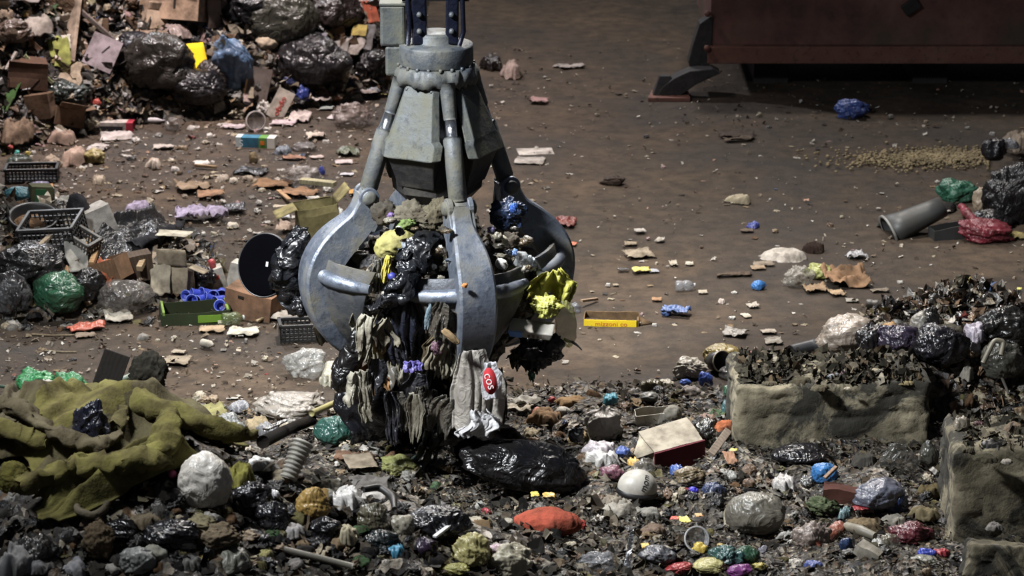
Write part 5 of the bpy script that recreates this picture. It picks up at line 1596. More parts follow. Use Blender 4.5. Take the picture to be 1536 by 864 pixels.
# yellow printed carton
r, W, D, Hh = K(918, 488, 82, 13, 38, '8b6b42', 'flattened cardboard box with a yellow printed side on the open floor', rz=-4, open_top=True, crush=.015, flaps=(('b', -40, 22),))
MB().box((-0.02 * W, -D / 2 - .012, Hh * .5), (W * .96, .008, Hh * .92)).build('yellow_side', mat('ink', 'd6b822'), r, smooth=False)
text('mizzoni co', 9.5 * .0056, mat('ink', 'b8602a'), r, (0.0, -D / 2 - .018, Hh * .5), (R(90), 0, 0), squash=1.2)
g_ = MB().add([(W * .46, -D / 2, .03), (W * .78, -D * .1, .02), (W * .46, D / 2, .04)], [(0, 1, 2)])
g_.build('pointed_flap', mat('card', '8b6b42'), r, solid=.01)
PL(872, 462, 896, 452, 5, 4, 'a88a68', 'pale stick behind the box with the yellow printed side', z0=.06, z1=.02)

# ================================================================== waste field in front and around the blocks
B(785, 748, 200, 70, '0d0e12', 'big shiny black rubbish bag lying on the floor under the grab', 'garbage_bag', 'bag', 'film', .2, .55, 1.5, 0.05, sub=5, streak=(.5, 1.6, 1.6), ry=8, lift=.06)
B(865, 682, 24, 22, '101116', 'tied neck of the big shiny black bag', 'garbage_bag', 'bag', 'film', .4, lift=.1)
B(730, 700, 120, 62, '171514', 'matt black bag behind the big shiny black rubbish bag', 'garbage_bag', 'bag', 'cloth', .22, freq=1.3, sub=5)
r = B(822, 806, 106, 42, 'b0482c', 'orange net sack stuffed full lying among the waste', 'net_sack', 'sack', 'cloth', .14, .6, 1.3, 0.05, sub=5, streak=(1.8, .5, .5))
S(802, 758, 14, 9, 'd6c020', 'small yellow cap-like scrap behind the orange net sack', name='plastic_scrap', cat='plastic', kind='film', lift=.08)
S(823, 760, 20, 7, 'd0a628', 'amber yellow strip behind the orange net sack', name='plastic_scrap', cat='plastic', kind='film', lift=.08)
B(873, 796, 16, 16, 'c03a30', 'bright red knotted end of the orange net sack', 'net_sack', 'sack', 'cloth', .3)
r, W, D, Hh = K(1008, 698, 82, 44, 60, 'a59a86', 'crushed carton with a beige top and a dark red side among the waste', name='printed_carton', cat='carton', rz=20, rx=14, ry=-8, crush=.03)
MB().box((0, -D / 2 - .012, Hh * .5), (W * 1.0, .016, Hh * 1.0)).build('red_side', mat('card', '5c1c28'), r, smooth=False)
g_ = MB().add([(-W * .5, -D / 2, Hh), (-W * .52, D * .3, Hh), (-W * .85, -D * .2, Hh * .6)], [(0, 1, 2)])
g_.build('torn_flap', mat('card', 'b3a890'), r, solid=.006)
r, W, D, Hh = K(985, 634, 60, 20, 30, 'b5ac98', 'white plastic tray shaped like a shoe lying on its side behind the crushed carton', name='food_tray', cat='tray', kind='hard', rz=8, ry=-6, open_top=True, crush=.04)
MB().box((W * .1, -D / 2 - .01, Hh * .5), (W * .14, .01, Hh * .95), Matrix.Rotation(R(20), 3, 'Y')).build('white_strap', mat('hard', 'c9c4b8'), r, smooth=False)
B(1008, 634, 30, 26, '8a8578', 'grey carton end touching the white shoe-like tray', 'carton_end', 'carton', 'card', .2)
B(905, 660, 62, 50, 'b0aaa2', 'whitish upright bag with a twisted top in the waste', 'plastic_bag', 'bag', 'film', .35, freq=1.8, sub=5, neck=.25)
B(915, 612, 26, 22, '2aa0b8', 'turquoise twisted bag top sticking up behind the whitish upright bag', 'plastic_bag', 'bag', 'film', .45, freq=2.2, lift=.04)
B(868, 666, 40, 26, 'b09a6c', 'tan crumpled paper bag before the whitish upright bag', 'paper_bag', 'bag', 'paper', .4)
B(900, 684, 60, 30, 'a89fa2', 'pinkish white film bag before the whitish upright bag', 'plastic_bag', 'bag', 'film', .5, freq=2, sub=5)
B(905, 706, 66, 34, 'b3b0ab', 'white crumpled film bag beside the big shiny black bag', 'plastic_bag', 'bag', 'film', .5, freq=2, sub=5)
B(918, 720, 40, 20, '6a3a4c', 'wine-red film under the white crumpled film bag', 'plastic_film', 'plastic', 'film', .4)
B(935, 690, 26, 18, '3d5aa0', 'blue scrap beside the white crumpled film bag', 'plastic_scrap', 'plastic', 'film', .35)
B(950, 702, 22, 20, 'c79a20', 'orange-yellow scrap with black marks next to the blue scrap', 'plastic_scrap', 'plastic', 'film', .5)
B(966, 716, 40, 30, '7c766c', 'grey clear film before the crushed carton with the red side', 'plastic_film', 'plastic', 'clear', .5)
# white ball with letters
p = spot(955, 758, 62, 46, .12)
s_ = mpp(p)
hb = empty('helmet', 'white scuffed helmet with black letters lying in the waste', 'helmet', p + Vector((0, -.05, .05)), (0, R(8), R(14)))
v, f = ico(4)
q = v.copy()
q[:, 2] = np.where(q[:, 2] < -.45, -.45 + (q[:, 2] + .45) * .2, q[:, 2])
q = q * np.array([30, 27, 27]) * s_
q[:, 2] += 11 * s_
MB().add(q, f).build('shell', mat('hard', 'b5b0a4'), hb)
MB().lathe([(29 * s_, -1 * s_), (31.5 * s_, 1 * s_), (31.5 * s_, 5 * s_), (29.5 * s_, 8 * s_)], 32, Matrix.Diagonal((1, .9, 1, 1)), caps=False).build('black_trim', mat('hard', '16161a'), hb)
az_, el_ = R(8), R(34)
M_ = Matrix.Rotation(az_, 4, 'Z') @ Matrix.Rotation(R(90) - el_, 4, 'X') @ Matrix.Rotation(R(68), 4, 'Z')
lt = text('mom', 15 * s_, mat('ink', '17171a'), hb, (30.6 * s_ * math.sin(az_) * math.cos(el_), -27.6 * s_ * math.cos(az_) * math.cos(el_), 11 * s_ + 27.6 * s_ * math.sin(el_)), M_.to_euler())
bpy.context.view_layer.update()
ctr, rad_ = Vector((0, 0, 11 * s_)), Vector((30, 27, 27)) * s_
for v_ in lt.data.vertices:
    q_ = lt.matrix_local @ v_.co - ctr
    e_ = Vector((q_.x / rad_.x, q_.y / rad_.y, q_.z / rad_.z)).normalized()
    v_.co = ctr + Vector((e_.x * rad_.x, e_.y * rad_.y, e_.z * rad_.z)) * 1.025
lt.matrix_local = Matrix.Identity(4)
B(930, 775, 60, 30, '9a9488', 'grey-white rag lump before the white scuffed helmet', 'rag', 'rag', 'cloth', .45, freq=2)
B(968, 782, 56, 26, '8c8a82', 'pale grey twisted rag below the white scuffed helmet', 'rag', 'rag', 'cloth', .45, freq=2)
B(920, 764, 34, 30, '8f8474', 'beige crumpled cloth between orange sack and helmet', 'rag', 'rag', 'cloth', .45)
B(845, 625, 22, 14, 'cfc9bc', 'white round cup end standing behind the tan paper bag', 'paper_cup', 'cup', 'paper', .1)
B(820, 640, 60, 34, '8a6a48', 'brown cardboard lump behind the big shiny black bag', 'cardboard_piece', 'cardboard', 'card', .35)
B(808, 632, 22, 26, 'b8562c', 'orange film scrap among the brown cardboard lump', 'plastic_scrap', 'plastic', 'film', .5)
B(796, 658, 34, 20, 'a89a7c', 'cream rag lump beside the brown cardboard lump', 'rag', 'rag', 'cloth', .45)
S(790, 608, 42, 12, 'a8a498', 'grey-white wrinkled paper at the edge of the waste beyond the black bags', hgt=.3)
S(780, 618, 40, 9, 'b8ae9a', 'cream strips at the edge of the waste beyond the black bags', hgt=.25)
B(860, 608, 50, 14, '97764a', 'tan and dark cardboard strip at the far edge of the waste', 'cardboard_piece', 'cardboard', 'card', .4)
B(828, 605, 14, 10, 'b23c3c', 'small red scrap at the far edge of the waste', 'plastic_scrap', 'plastic', 'film', .4)
S(720, 640, 50, 14, '9a978c', 'grey torn sheet on the ground behind the whitish hanging bag', hgt=.3)
# around the long block's near end
B(1085, 548, 60, 30, '93803a', 'ochre yellow sack on the floor behind the long block', 'sack', 'sack', 'film', .3, freq=1.6, sub=5)
p = spot(1076, 556, 34, 26)
s_ = mpp(p)
o = empty('paint_bucket', 'small black bucket with a pale rim lying before the ochre yellow sack', 'bucket', p + Vector((0, 0, .08)), (R(75), R(10), R(28)))
MB().lathe([(.001, -12 * s_), (13 * s_, -12 * s_), (16 * s_, 12 * s_)], 26, caps=False).build('body', mat('hard', '1c1c1e'), o, solid=.008)
MB().lathe([(15.5 * s_, 11 * s_), (17 * s_, 12 * s_), (16.5 * s_, 14 * s_), (15 * s_, 13 * s_)], 26, caps=False).build('rim', mat('hard', 'b0a890'), o)
B(1038, 568, 56, 32, 'aba494', 'off-white full bag with blue print on the floor behind the long block', 'plastic_bag', 'bag', 'film', .4, freq=1.8, sub=5)
B(1058, 580, 22, 24, '2c56b8', 'bright blue corner piece on the off-white full bag', 'plastic_scrap', 'plastic', 'film', .4)
B(1028, 579, 18, 10, '3a62c0', 'small blue piece beside the off-white full bag', 'plastic_scrap', 'plastic', 'film', .4)
B(1095, 568, 36, 20, '8a8a8a', 'clear film heap close to the end of the long block', 'plastic_film', 'plastic', 'clear', .5)
B(1115, 552, 40, 16, 'a89c84', 'beige crumpled paper behind the long block', 'paper_lump', 'lump', 'paper', .45)
B(1128, 540, 16, 12, 'b8303a', 'red wrapper behind the long block', 'wrapper', 'wrapper', 'film', .4)
B(1175, 560, 48, 28, '9aa0a4', 'clear crumpled bottle-like bag on top of the long block end', 'plastic_bag', 'bag', 'clear', .45, freq=2, sub=5)
TB([(1185, 545), (1230, 535), (1262, 528)], [9, 11, 9], '3a3c40', 'dark grey pipe lying behind the long block', 'pipe', 'pipe', 'hard', .1)
PL(1160, 560, 1192, 578, 6, 5, '6a4a32', 'brown stick lying on the end of the long block', z0=.05, z1=.04)
S(1140, 566, 36, 8, 'b8a88a', 'cream torn strip on the end of the long block', hgt=.3)
B(978, 588, 36, 18, '5a5236', 'olive wrapper on the floor edge behind the shoe-like tray', 'wrapper', 'wrapper', 'film', .4)
B(1000, 582, 30, 16, 'a39a84', 'glossy cream film on the floor edge behind the shoe-like tray', 'plastic_film', 'plastic', 'film', .45)
B(1035, 594, 44, 16, '98908a', 'pale mauve-grey rag on the floor edge behind the crushed carton', 'rag', 'rag', 'cloth', .4)
B(975, 606, 30, 14, '6f7068', 'grey tin lid lump on the floor edge behind the shoe-like tray', 'tin_piece', 'tin', 'hard', .35)
B(1094, 624, 24, 26, '4a8084', 'pale teal clear bottle against the end of the long block', 'plastic_bottle', 'bottle', 'clear', .3)
B(1094, 598, 20, 18, '2e5a40', 'green bottle piece against the end of the long block', 'plastic_scrap', 'plastic', 'film', .35)
B(1085, 648, 42, 18, 'b5602e', 'orange cloth piece against the end of the long block', 'cloth', 'cloth', 'cloth', .5, freq=2)
B(1060, 660, 30, 30, '8d8c88', 'glittering grey foil lump beside the crushed carton', 'foil_lump', 'foil', 'foil', .5, freq=2.2)
B(1062, 634, 34, 16, '8a6f62', 'pinkish brown lump behind the crushed carton', 'paper_lump', 'lump', 'paper', .4)
PL(1066, 690, 1092, 670, 12, 6, '8b7a68', 'broken pale board beside the foil lump', z0=.04, z1=.12, roll=30)
S(1100, 686, 12, 4, 'd8c030', 'tiny yellow flake by the broken pale board', name='plastic_scrap', cat='plastic', kind='film', lift=.05)
S(1095, 696, 20, 12, 'a87a5a', 'tan paper scrap by the broken pale board', rx=20, hgt=.2, lift=.04)
B(1015, 712, 30, 18, '27509a', 'crumpled blue film under the crushed carton', 'plastic_film', 'plastic', 'film', .45)
B(1034, 730, 50, 22, '6a5a3c', 'olive brown bag lump in the waste before the crushed carton', 'plastic_bag', 'bag', 'film', .4)
B(1040, 742, 16, 10, '3a34d0', 'vivid blue-violet wrapper in the waste before the crushed carton', 'wrapper', 'wrapper', 'film', .3)
B(1072, 744, 44, 18, '2a3a5c', 'dark blue crumpled wrapper in the waste past the vivid one', 'wrapper', 'wrapper', 'film', .45)
B(1178, 736, 40, 30, 'a8a39e', 'white crumpled film lit on top below the long block', 'plastic_film', 'plastic', 'film', .5, freq=2, sub=5)
B(1212, 730, 22, 16, '9c9c9a', 'silvery foil scrap beside the shiny blue ball-shaped bag', 'foil_scrap', 'foil', 'foil', .5)
B(1238, 726, 42, 32, '1670b4', 'shiny bright blue ball-shaped bag in the shade of the long block', 'plastic_bag', 'bag', 'film', .22, freq=1.5, sub=5)
B(1100, 724, 20, 18, '8f8d86', 'grey curl of film on the fine waste', 'plastic_film', 'plastic', 'film', .4)
B(1135, 806, 94, 58, '6a665a', 'grey soiled round sack in the waste before the long block', 'sack', 'sack', 'film', .14, freq=1.3, sub=5)
TB([(1088, 800), (1086, 780), (1100, 758), (1125, 752)], 2, '8a8674', 'pale cord around the grey soiled round sack', 'cord', 'cord', 'cloth', .05)
B(1322, 774, 84, 44, '585c6c', 'shiny translucent bag with a dark blue side at the foot of the tall block', 'plastic_bag', 'bag', 'film', .2, freq=1.5, sub=5)
B(1345, 772, 36, 36, '1d2c52', 'dark blue side bulging out of the shiny translucent bag', 'plastic_bag', 'bag', 'film', .25)
K(1262, 760, 54, 22, 30, '4f2a20', 'dark red-brown box half buried between the blocks', rz=-8, ry=4, crush=.05)
PL(1236, 742, 1254, 732, 7, 4, '9a7a60', 'tan torn edge strip on the dark red-brown box', z0=.12, z1=.16)
B(1236, 776, 58, 24, '44542e', 'green leafy vegetable heap before the dark red-brown box', 'vegetable', 'vegetable', 'food', .6, freq=2.6, sub=5)
B(1268, 778, 20, 20, '5a7a80', 'pale teal film next to the green leafy heap', 'plastic_film', 'plastic', 'film', .45)
S(1290, 775, 26, 7, '9c1c28', 'bright red strip in front of the shiny translucent bag', name='plastic_strip', cat='plastic', kind='film', lift=.05)
B(1298, 800, 60, 26, '7c6a4c', 'tan and brown rag below the bright red strip', 'rag', 'rag', 'cloth', .35, freq=1.8)
B(1218, 826, 62, 42, '8a7a70', 'beige clear crumpled wrapping at the near edge of the waste', 'wrapping', 'wrapping', 'film', .4, freq=1.8, sub=5)
TB([(1222, 826), (1245, 812), (1262, 798)], [8, 12, 10], '803f2a', 'red-brown rolled piece beside the beige clear wrapping', 'plastic_roll', 'roll', 'film', .04, .6, 14, wob=.03)
B(1180, 810, 28, 16, '9b9890', 'pale torn film before the grey soiled round sack', 'plastic_film', 'plastic', 'film', .45)
TB([(1270, 800), (1290, 806), (1312, 816)], [7, 8, 6], '7a7462', 'grey tube lying between the rags at the foot of the tall block', 'tube', 'tube', 'hard', .05)
B(1270, 826, 22, 20, '24406c', 'dark blue wrapper beside the grey tube', 'wrapper', 'wrapper', 'film', .35)
K(1300, 838, 36, 20, 22, 'a39c8c', 'white broken carton chunk at the near edge of the waste', name='carton_piece', cat='carton', rz=-28, ry=22, crush=.08)
B(1318, 824, 22, 20, 'a8a8a4', 'pale film with grey print behind the white broken carton chunk', 'plastic_film', 'plastic', 'film', .45)
B(1336, 824, 30, 24, '77735f', 'clear olive film cone beside the white broken carton chunk', 'plastic_film', 'plastic', 'clear', .4)
B(1370, 820, 70, 34, '5a1e28', 'dark red sheer film bag at the foot of the tall block', 'plastic_bag', 'bag', 'film', .4, freq=1.8, sub=5)
B(1342, 792, 46, 20, '9a9486', 'off-white crumpled sheet on the dark red sheer bag', 'paper_sheet', 'paper', 'paper', .5)
B(1390, 788, 56, 26, '766a48', 'olive-tan torn wrapping against the tall block', 'wrapping', 'wrapping', 'paper', .5, freq=2)
B(1395, 746, 40, 26, '5d5232', 'mossy brown rag against the tall block', 'rag', 'rag', 'cloth', .45)
B(1392, 836, 30, 12, '2440b8', 'bright blue wrapper beside the red wrapper at the near edge', 'wrapper', 'wrapper', 'film', .4)
B(1412, 836, 34, 14, 'b01c30', 'bright red glossy wrapper beside the bright blue wrapper', 'wrapper', 'wrapper', 'film', .45)
B(1385, 846, 40, 10, '8a8a7c', 'grey crumpled tube before the bright blue wrapper', 'plastic_film', 'plastic', 'film', .35)
B(1222, 856, 38, 16, '4a5a9c', 'white and blue crumpled packet at the bottom edge', 'packet', 'packet', 'film', .45, freq=2)
B(1195, 850, 30, 12, 'a39c90', 'white crumpled packet end beside the white and blue packet', 'packet', 'packet', 'film', .45)
B(1300, 700, 40, 30, '3d3b36', 'dark grey rag in the gap between the two blocks', 'rag', 'rag', 'cloth', .4)
B(1350, 712, 60, 50, '4a4a45', 'grey sheer bag in the gap between the two blocks', 'plastic_bag', 'bag', 'clear', .35)
B(1392, 702, 30, 44, '47473f', 'dark grey-green film hanging in the gap beside the tall block', 'plastic_film', 'plastic', 'film', .35)
B(1200, 700, 90, 24, '14141a', 'flat black bag tucked under the long block', 'garbage_bag', 'bag', 'film', .25)
# bottom edge
p0 = hit(940, 855)
kb = empty('knife', 'bright metal knife blade standing upright in the waste at the bottom edge', 'knife', p0, (R(-8), R(8), R(10)))
s_ = mpp(p0)
MB().hexa([(-6 * s_, -.006, -.03), (5 * s_, -.006, -.03), (5 * s_, .006, -.03), (-6 * s_, .006, -.03)], [(-2 * s_, -.004, 58 * s_), (3.5 * s_, -.004, 62 * s_), (3.5 * s_, .004, 62 * s_), (-2 * s_, .004, 58 * s_)]).build('blade', mat('foil', 'c8ccd2'), kb, smooth=False)
MB().box((-.5 * s_, 0, 2 * s_), (15 * s_, .03, 7 * s_)).build('collar', mat('foil', '9a9ca2'), kb, smooth=False, bevel=.004)
p = spot(1042, 822, 40, 30)
s_ = mpp(p)
o = empty('plastic_cup', 'clear grey plastic cup with a rim lying in the waste', 'cup', p + Vector((0, 0, 12 * s_)), (R(60), R(-12), R(20)))
MB().lathe([(.001, -14 * s_), (13 * s_, -14 * s_), (18 * s_, 12 * s_)], 24, caps=False).build('wall', mat('clear', 'b0b0b2'), o, solid=.004)
MB().lathe([(17.5 * s_, 11 * s_), (20 * s_, 12 * s_), (20 * s_, 13.5 * s_), (17.5 * s_, 13 * s_)], 24, caps=False).build('rim', mat('hard', 'b8b8b8'), o)
B(1050, 834, 26, 18, 'd8b81e', 'bright yellow crumpled scrap before the clear grey cup', 'plastic_scrap', 'plastic', 'film', .4)
B(1080, 828, 22, 12, 'b8982c', 'dull yellow scrap beside the bright yellow crumpled scrap', 'plastic_scrap', 'plastic', 'film', .4)
S(1026, 794, 18, 9, 'd8c822', 'lemon yellow flake in the waste behind the clear grey cup', name='plastic_scrap', cat='plastic', kind='film', lift=.06, hgt=.2)
S(1012, 790, 14, 5, 'c2452c', 'thin red edge beside the lemon yellow flake', name='plastic_scrap', cat='plastic', kind='film', lift=.06)
S(1048, 786, 12, 5, 'd08a2c', 'small orange flake near the lemon yellow flake', name='plastic_scrap', cat='plastic', kind='film', lift=.06)
S(968, 830, 14, 7, 'd8b02c', 'small amber flake near the upright blade', name='plastic_scrap', cat='plastic', kind='film', lift=.05)
B(1090, 850, 56, 28, '2c5a58', 'dark teal crumpled bag at the bottom edge', 'plastic_bag', 'bag', 'film', .4, freq=1.8, sub=5)
B(1120, 846, 40, 26, '24523a', 'dark green glossy bag beside the dark teal bag', 'plastic_bag', 'bag', 'film', .35)
B(1140, 858, 24, 10, 'b0a028', 'yellow-green scrap beside the dark green glossy bag', 'plastic_scrap', 'plastic', 'film', .4)
B(1146, 830, 16, 12, '8f8c98', 'pale lilac film bit above the yellow-green scrap', 'plastic_film', 'plastic', 'film', .4)
B(985, 850, 60, 26, '51545c', 'grey flat bag before the clear grey cup', 'plastic_bag', 'bag', 'film', .3)
B(895, 862, 66, 30, '8f9298', 'clear white crumpled bag at the bottom edge beside the blade', 'plastic_bag', 'bag', 'clear', .5, freq=2, sub=5)
B(1020, 868, 46, 14, 'a8282c', 'red wrapper end at the bottom edge', 'wrapper', 'wrapper', 'film', .3)
B(1068, 870, 60, 20, 'b0a860', 'pale yellow-green sack top at the bottom edge', 'sack', 'sack', 'film', .25)
B(1110, 872, 40, 16, '7c2c7c', 'magenta wrapper end at the bottom edge', 'wrapper', 'wrapper', 'film', .3)
B(980, 806, 46, 24, '7a6656', 'pinkish brown fibre lump in the fine waste', 'fibre_lump', 'lump', 'cloth', .5, freq=2.2)
B(760, 790, 30, 14, 'a09a8a', 'pale card strips in the waste before the black bags', 'paper_lump', 'lump', 'paper', .45)
B(730, 774, 14, 12, 'b02a3c', 'small red wrapper in the waste before the black bags', 'wrapper', 'wrapper', 'film', .4)
S(705, 786, 40, 8, 'aca48e', 'pale printed card on the ground before the black bags', name='card', cat='card', kind='card')
S(725, 800, 26, 20, '8a6e4a', 'brown card corner standing at the edge of the front heap', name='card', cat='card', kind='card', rx=50, hgt=.1)
B(720, 762, 18, 12, 'a4a39b', 'white crumpled scrap on the ground under the net strands', 'paper_lump', 'lump', 'paper', .5)
# behind and on the long block
B(1278, 548, 100, 56, '8b7d6e', 'brownish translucent full bag lying on the far edge of the long block', 'plastic_bag', 'bag', 'film', .25, .7, 1.6, .2, sub=5, streak=(.7, 1.5, 1.8), ry=-10)
B(1310, 550, 60, 44, '191719', 'black side of the brownish translucent full bag', 'garbage_bag', 'bag', 'film', .3)
B(1335, 512, 36, 20, 'a8824e', 'amber food scraps at the neck of the brownish full bag', 'food_scrap', 'food', 'food', .5)
B(1338, 502, 18, 12, 'd08828', 'bright orange peel on the amber food scraps', 'peel', 'peel', 'food', .4)
B(1358, 516, 18, 14, 'bfa62c', 'yellow peel beside the round shiny bag', 'peel', 'peel', 'food', .4)
B(1384, 522, 44, 44, '8d887c', 'round shiny crumpled bag standing high behind the long block', 'plastic_bag', 'bag', 'film', .3, freq=1.8, sub=5)
B(1392, 516, 44, 44, '1b1c1a', 'black bag round the back of the round shiny crumpled bag', 'garbage_bag', 'bag', 'film', .3)
B(1428, 504, 26, 24, 'a0a2a8', 'silver-white film bunch behind the long block', 'plastic_film', 'plastic', 'film', .5, freq=2.2)
B(1464, 522, 46, 38, '9a92a0', 'pale lilac crumpled bag behind the long block', 'plastic_bag', 'bag', 'film', .45, freq=1.9, sub=5)
B(1462, 546, 20, 30, '8e8a94', 'pale film tail hanging down from the pale lilac bag', 'plastic_film', 'plastic', 'film', .35)
B(1340, 526, 40, 22, '8d8f8a', 'grey-white film behind the dark violet bag', 'plastic_film', 'plastic', 'film', .5)
B(1348, 566, 80, 40, '2c2436', 'dark violet wrinkled bag lying on the long block', 'garbage_bag', 'bag', 'film', .35, freq=1.8, sub=5, lift=.05)
B(1410, 600, 90, 60, '16151c', 'black bag sagging over the end of the long block', 'garbage_bag', 'bag', 'film', .3, freq=1.5, sub=5, lift=.1)
B(1420, 540, 70, 40, '4e4b40', 'grey-olive rag heap behind the dark violet bag', 'rag', 'rag', 'cloth', .45, freq=2, sub=5)
B(1510, 540, 90, 60, '1b1a19', 'black torn bag at the edge behind the blocks', 'garbage_bag', 'bag', 'film', .35, sub=5)
B(1505, 600, 70, 60, '3f3f38', 'dark grey-green bag between the two blocks', 'garbage_bag', 'bag', 'film', .3, sub=5)
B(1450, 575, 26, 30, '8b867a', 'torn pale paper hanging between the two blocks', 'paper_lump', 'lump', 'paper', .5)
TB([(1482, 545), (1495, 580), (1512, 615)], 2.2, '4d4a42', 'dark stick slanting between the two blocks', 'stick', 'stick', 'wood', .12)
S(1526, 490, 8, 5, 'c8c020', 'tiny yellow-green flake on the black torn bag', name='plastic_scrap', cat='plastic', kind='film', lift=.3)
S(1470, 484, 26, 10, '4a2430', 'dark red film at the far edge behind the pale lilac bag', name='plastic_film', cat='plastic', kind='film')
BTOP = 0.62


def top(px, py, w, h, col, label, name, cat, kind='film', amp=.45, z=BTOP, freq=2.0, sub=4):
    """lump lying on a block's top"""
    d = ray(px, py)
    t = (CAMZ - z) / -d[2]
    p = Vector((d[0] * t, d[1] * t, z - 0.02))
    s = mpp(p)
    o = wad(w * s, w * s * .8, h * s * .75, nx()).build(name, mat(kind, col), solid=.006)
    o.location = p
    o.rotation_euler = (0, 0, random.uniform(-.5, .5))
    BOXES.append((px - w / 2, py - h, px + w / 2, py))
    return tag(o, label, cat)


top(1268, 562, 24, 12, '6c2a4c', 'magenta crumpled wrapper on the long block', 'wrapper', 'wrapper')
top(1250, 566, 30, 14, '7d8088', 'grey-white film tuft beside the magenta wrapper', 'plastic_film', 'plastic')
top(1360, 572, 26, 8, '9b8a5a', 'tan flat stone-like scrap on the long block edge', 'paper_lump', 'lump', 'paper')
top(1200, 570, 40, 12, '4e4a3a', 'olive-grey waste clump on the long block', 'rag', 'rag', 'cloth')
top(1230, 580, 34, 9, '57523f', 'mossy grey waste clump at the front edge of the long block', 'rag', 'rag', 'cloth')
top(1310, 566, 46, 11, '4c4738', 'dark olive waste clump in the middle of the long block', 'rag', 'rag', 'cloth')
top(1155, 572, 24, 8, '6f6753', 'tan waste clump on the pale end of the long block', 'rag', 'rag', 'cloth')
top(1272, 580, 10, 4, 'b0a48e', 'small cream bone-like scrap on the long block', 'paper_scrap', 'paper', 'paper')
top(1442, 640, 34, 28, '8f8472', 'cream bag corner on the tall block', 'plastic_bag', 'bag', 'film', .35, .8)
top(1468, 636, 22, 12, '5a343a', 'dull red scrap beside the cream bag corner', 'plastic_scrap', 'plastic', 'film', .4, .8)
TB([(1470, 640, .5), (1485, 628, .62), (1500, 625, .6), (1496, 636, .55)], 4, '6f6a58', 'grey hose loop on the tall block', 'hose', 'hose', 'hard', .0)
top(1490, 668, 56, 20, '1d1d1b', 'black rubber piece across the tall block', 'rubber_piece', 'rubber', 'hard', .35, .8)
top(1522, 645, 40, 20, '7d6a56', 'tan and pink crumpled paper on the tall block', 'paper_lump', 'lump', 'paper', .5, .8)
top(1450, 672, 34, 10, '66624f', 'grey-olive fragments along the front edge of the tall block', 'rag', 'rag', 'cloth', .5, .8)
top(1510, 690, 22, 6, '9d968a', 'whitish pebble-like scrap at the front edge of the tall block', 'paper_lump', 'lump', 'paper', .4, .8)
top(1480, 686, 40, 10, '3d3a2c', 'dark mossy clump at the front edge of the tall block', 'rag', 'rag', 'cloth', .5, .8)
top(1492, 790, 28, 16, '8a8580', 'torn white card on the broken slab', 'card', 'card', 'card', .5, .36)

# ================================================================== between the grab and the front heap
B(435, 628, 110, 34, '8f867a', 'long grey-beige plastic sheet bunched on the floor behind the pole', 'plastic_sheet', 'plastic', 'film', .3, freq=1.6, sub=5, streak=(.7, 1.4, 1.4))
B(500, 668, 64, 44, '1d4a40', 'dark green wrinkled sack behind the pole tip', 'sack', 'sack', 'film', .22, sub=5)
B(400, 655, 40, 26, '6c6d70', 'grey crumpled bag behind the grey-beige plastic sheet', 'plastic_bag', 'bag', 'film', .45)
B(345, 662, 50, 44, '80827f', 'grey bag with a dark crease at the edge of the front heap', 'plastic_bag', 'bag', 'film', .35)
B(388, 648, 44, 30, '9c8a66', 'tan crumpled paper at the edge of the front heap', 'paper_lump', 'lump', 'paper', .5, freq=2)
S(315, 622, 54, 22, '8f8a46', 'mustard leafy peel patch on the floor before the front heap', name='peel', cat='peel', kind='food', hgt=.25)
B(360, 618, 40, 20, '7d7e84', 'blue-grey film on the floor before the front heap', 'plastic_film', 'plastic', 'film', .5)
B(395, 620, 30, 16, 'a39c92', 'pale lump next to the blue-grey film', 'paper_lump', 'lump', 'paper', .4)
B(310, 645, 16, 10, 'c8c6c2', 'small white scrap above the orange peel piece', 'paper_scrap', 'paper', 'paper', .4)
S(297, 657, 34, 14, 'c2562a', 'orange peel piece half under the olive blanket', name='peel', cat='peel', kind='food', lift=.06)
S(540, 704, 46, 22, '9a8a72', 'beige square tile-like carton lying flat on the ground', name='carton_piece', cat='carton', kind='card', hgt=.06, ragged=.1, lift=.06)
B(600, 712, 64, 26, '7d8040', 'yellow-green soiled bag on the ground under the net strands', 'plastic_bag', 'bag', 'film', .35, freq=1.8, sub=5)
B(590, 694, 30, 16, '6a4a2c', 'brown food scraps beside the yellow-green soiled bag', 'food_scrap', 'food', 'food', .5)
B(568, 662, 44, 18, '7b7264', 'grey rag on the ground under the big dark hanging bag', 'rag', 'rag', 'cloth', .45)
S(555, 742, 66, 18, '66635f', 'grey magazine with curling pages on the front heap slope', name='magazine', cat='magazine', hgt=.15, lift=.06, n=20)
S(560, 752, 40, 12, 'b0aca6', 'white curled page under the grey magazine', lift=.03, hgt=.2)
S(650, 700, 44, 12, '7f7a70', 'pale torn film on the ground at the foot of the net strands', name='plastic_film', cat='plastic', kind='film', hgt=.3)
S(520, 690, 40, 14, '6d4a30', 'brown rusty food patch behind the ribbed hose', name='food_scrap', cat='food', kind='food', hgt=.3)

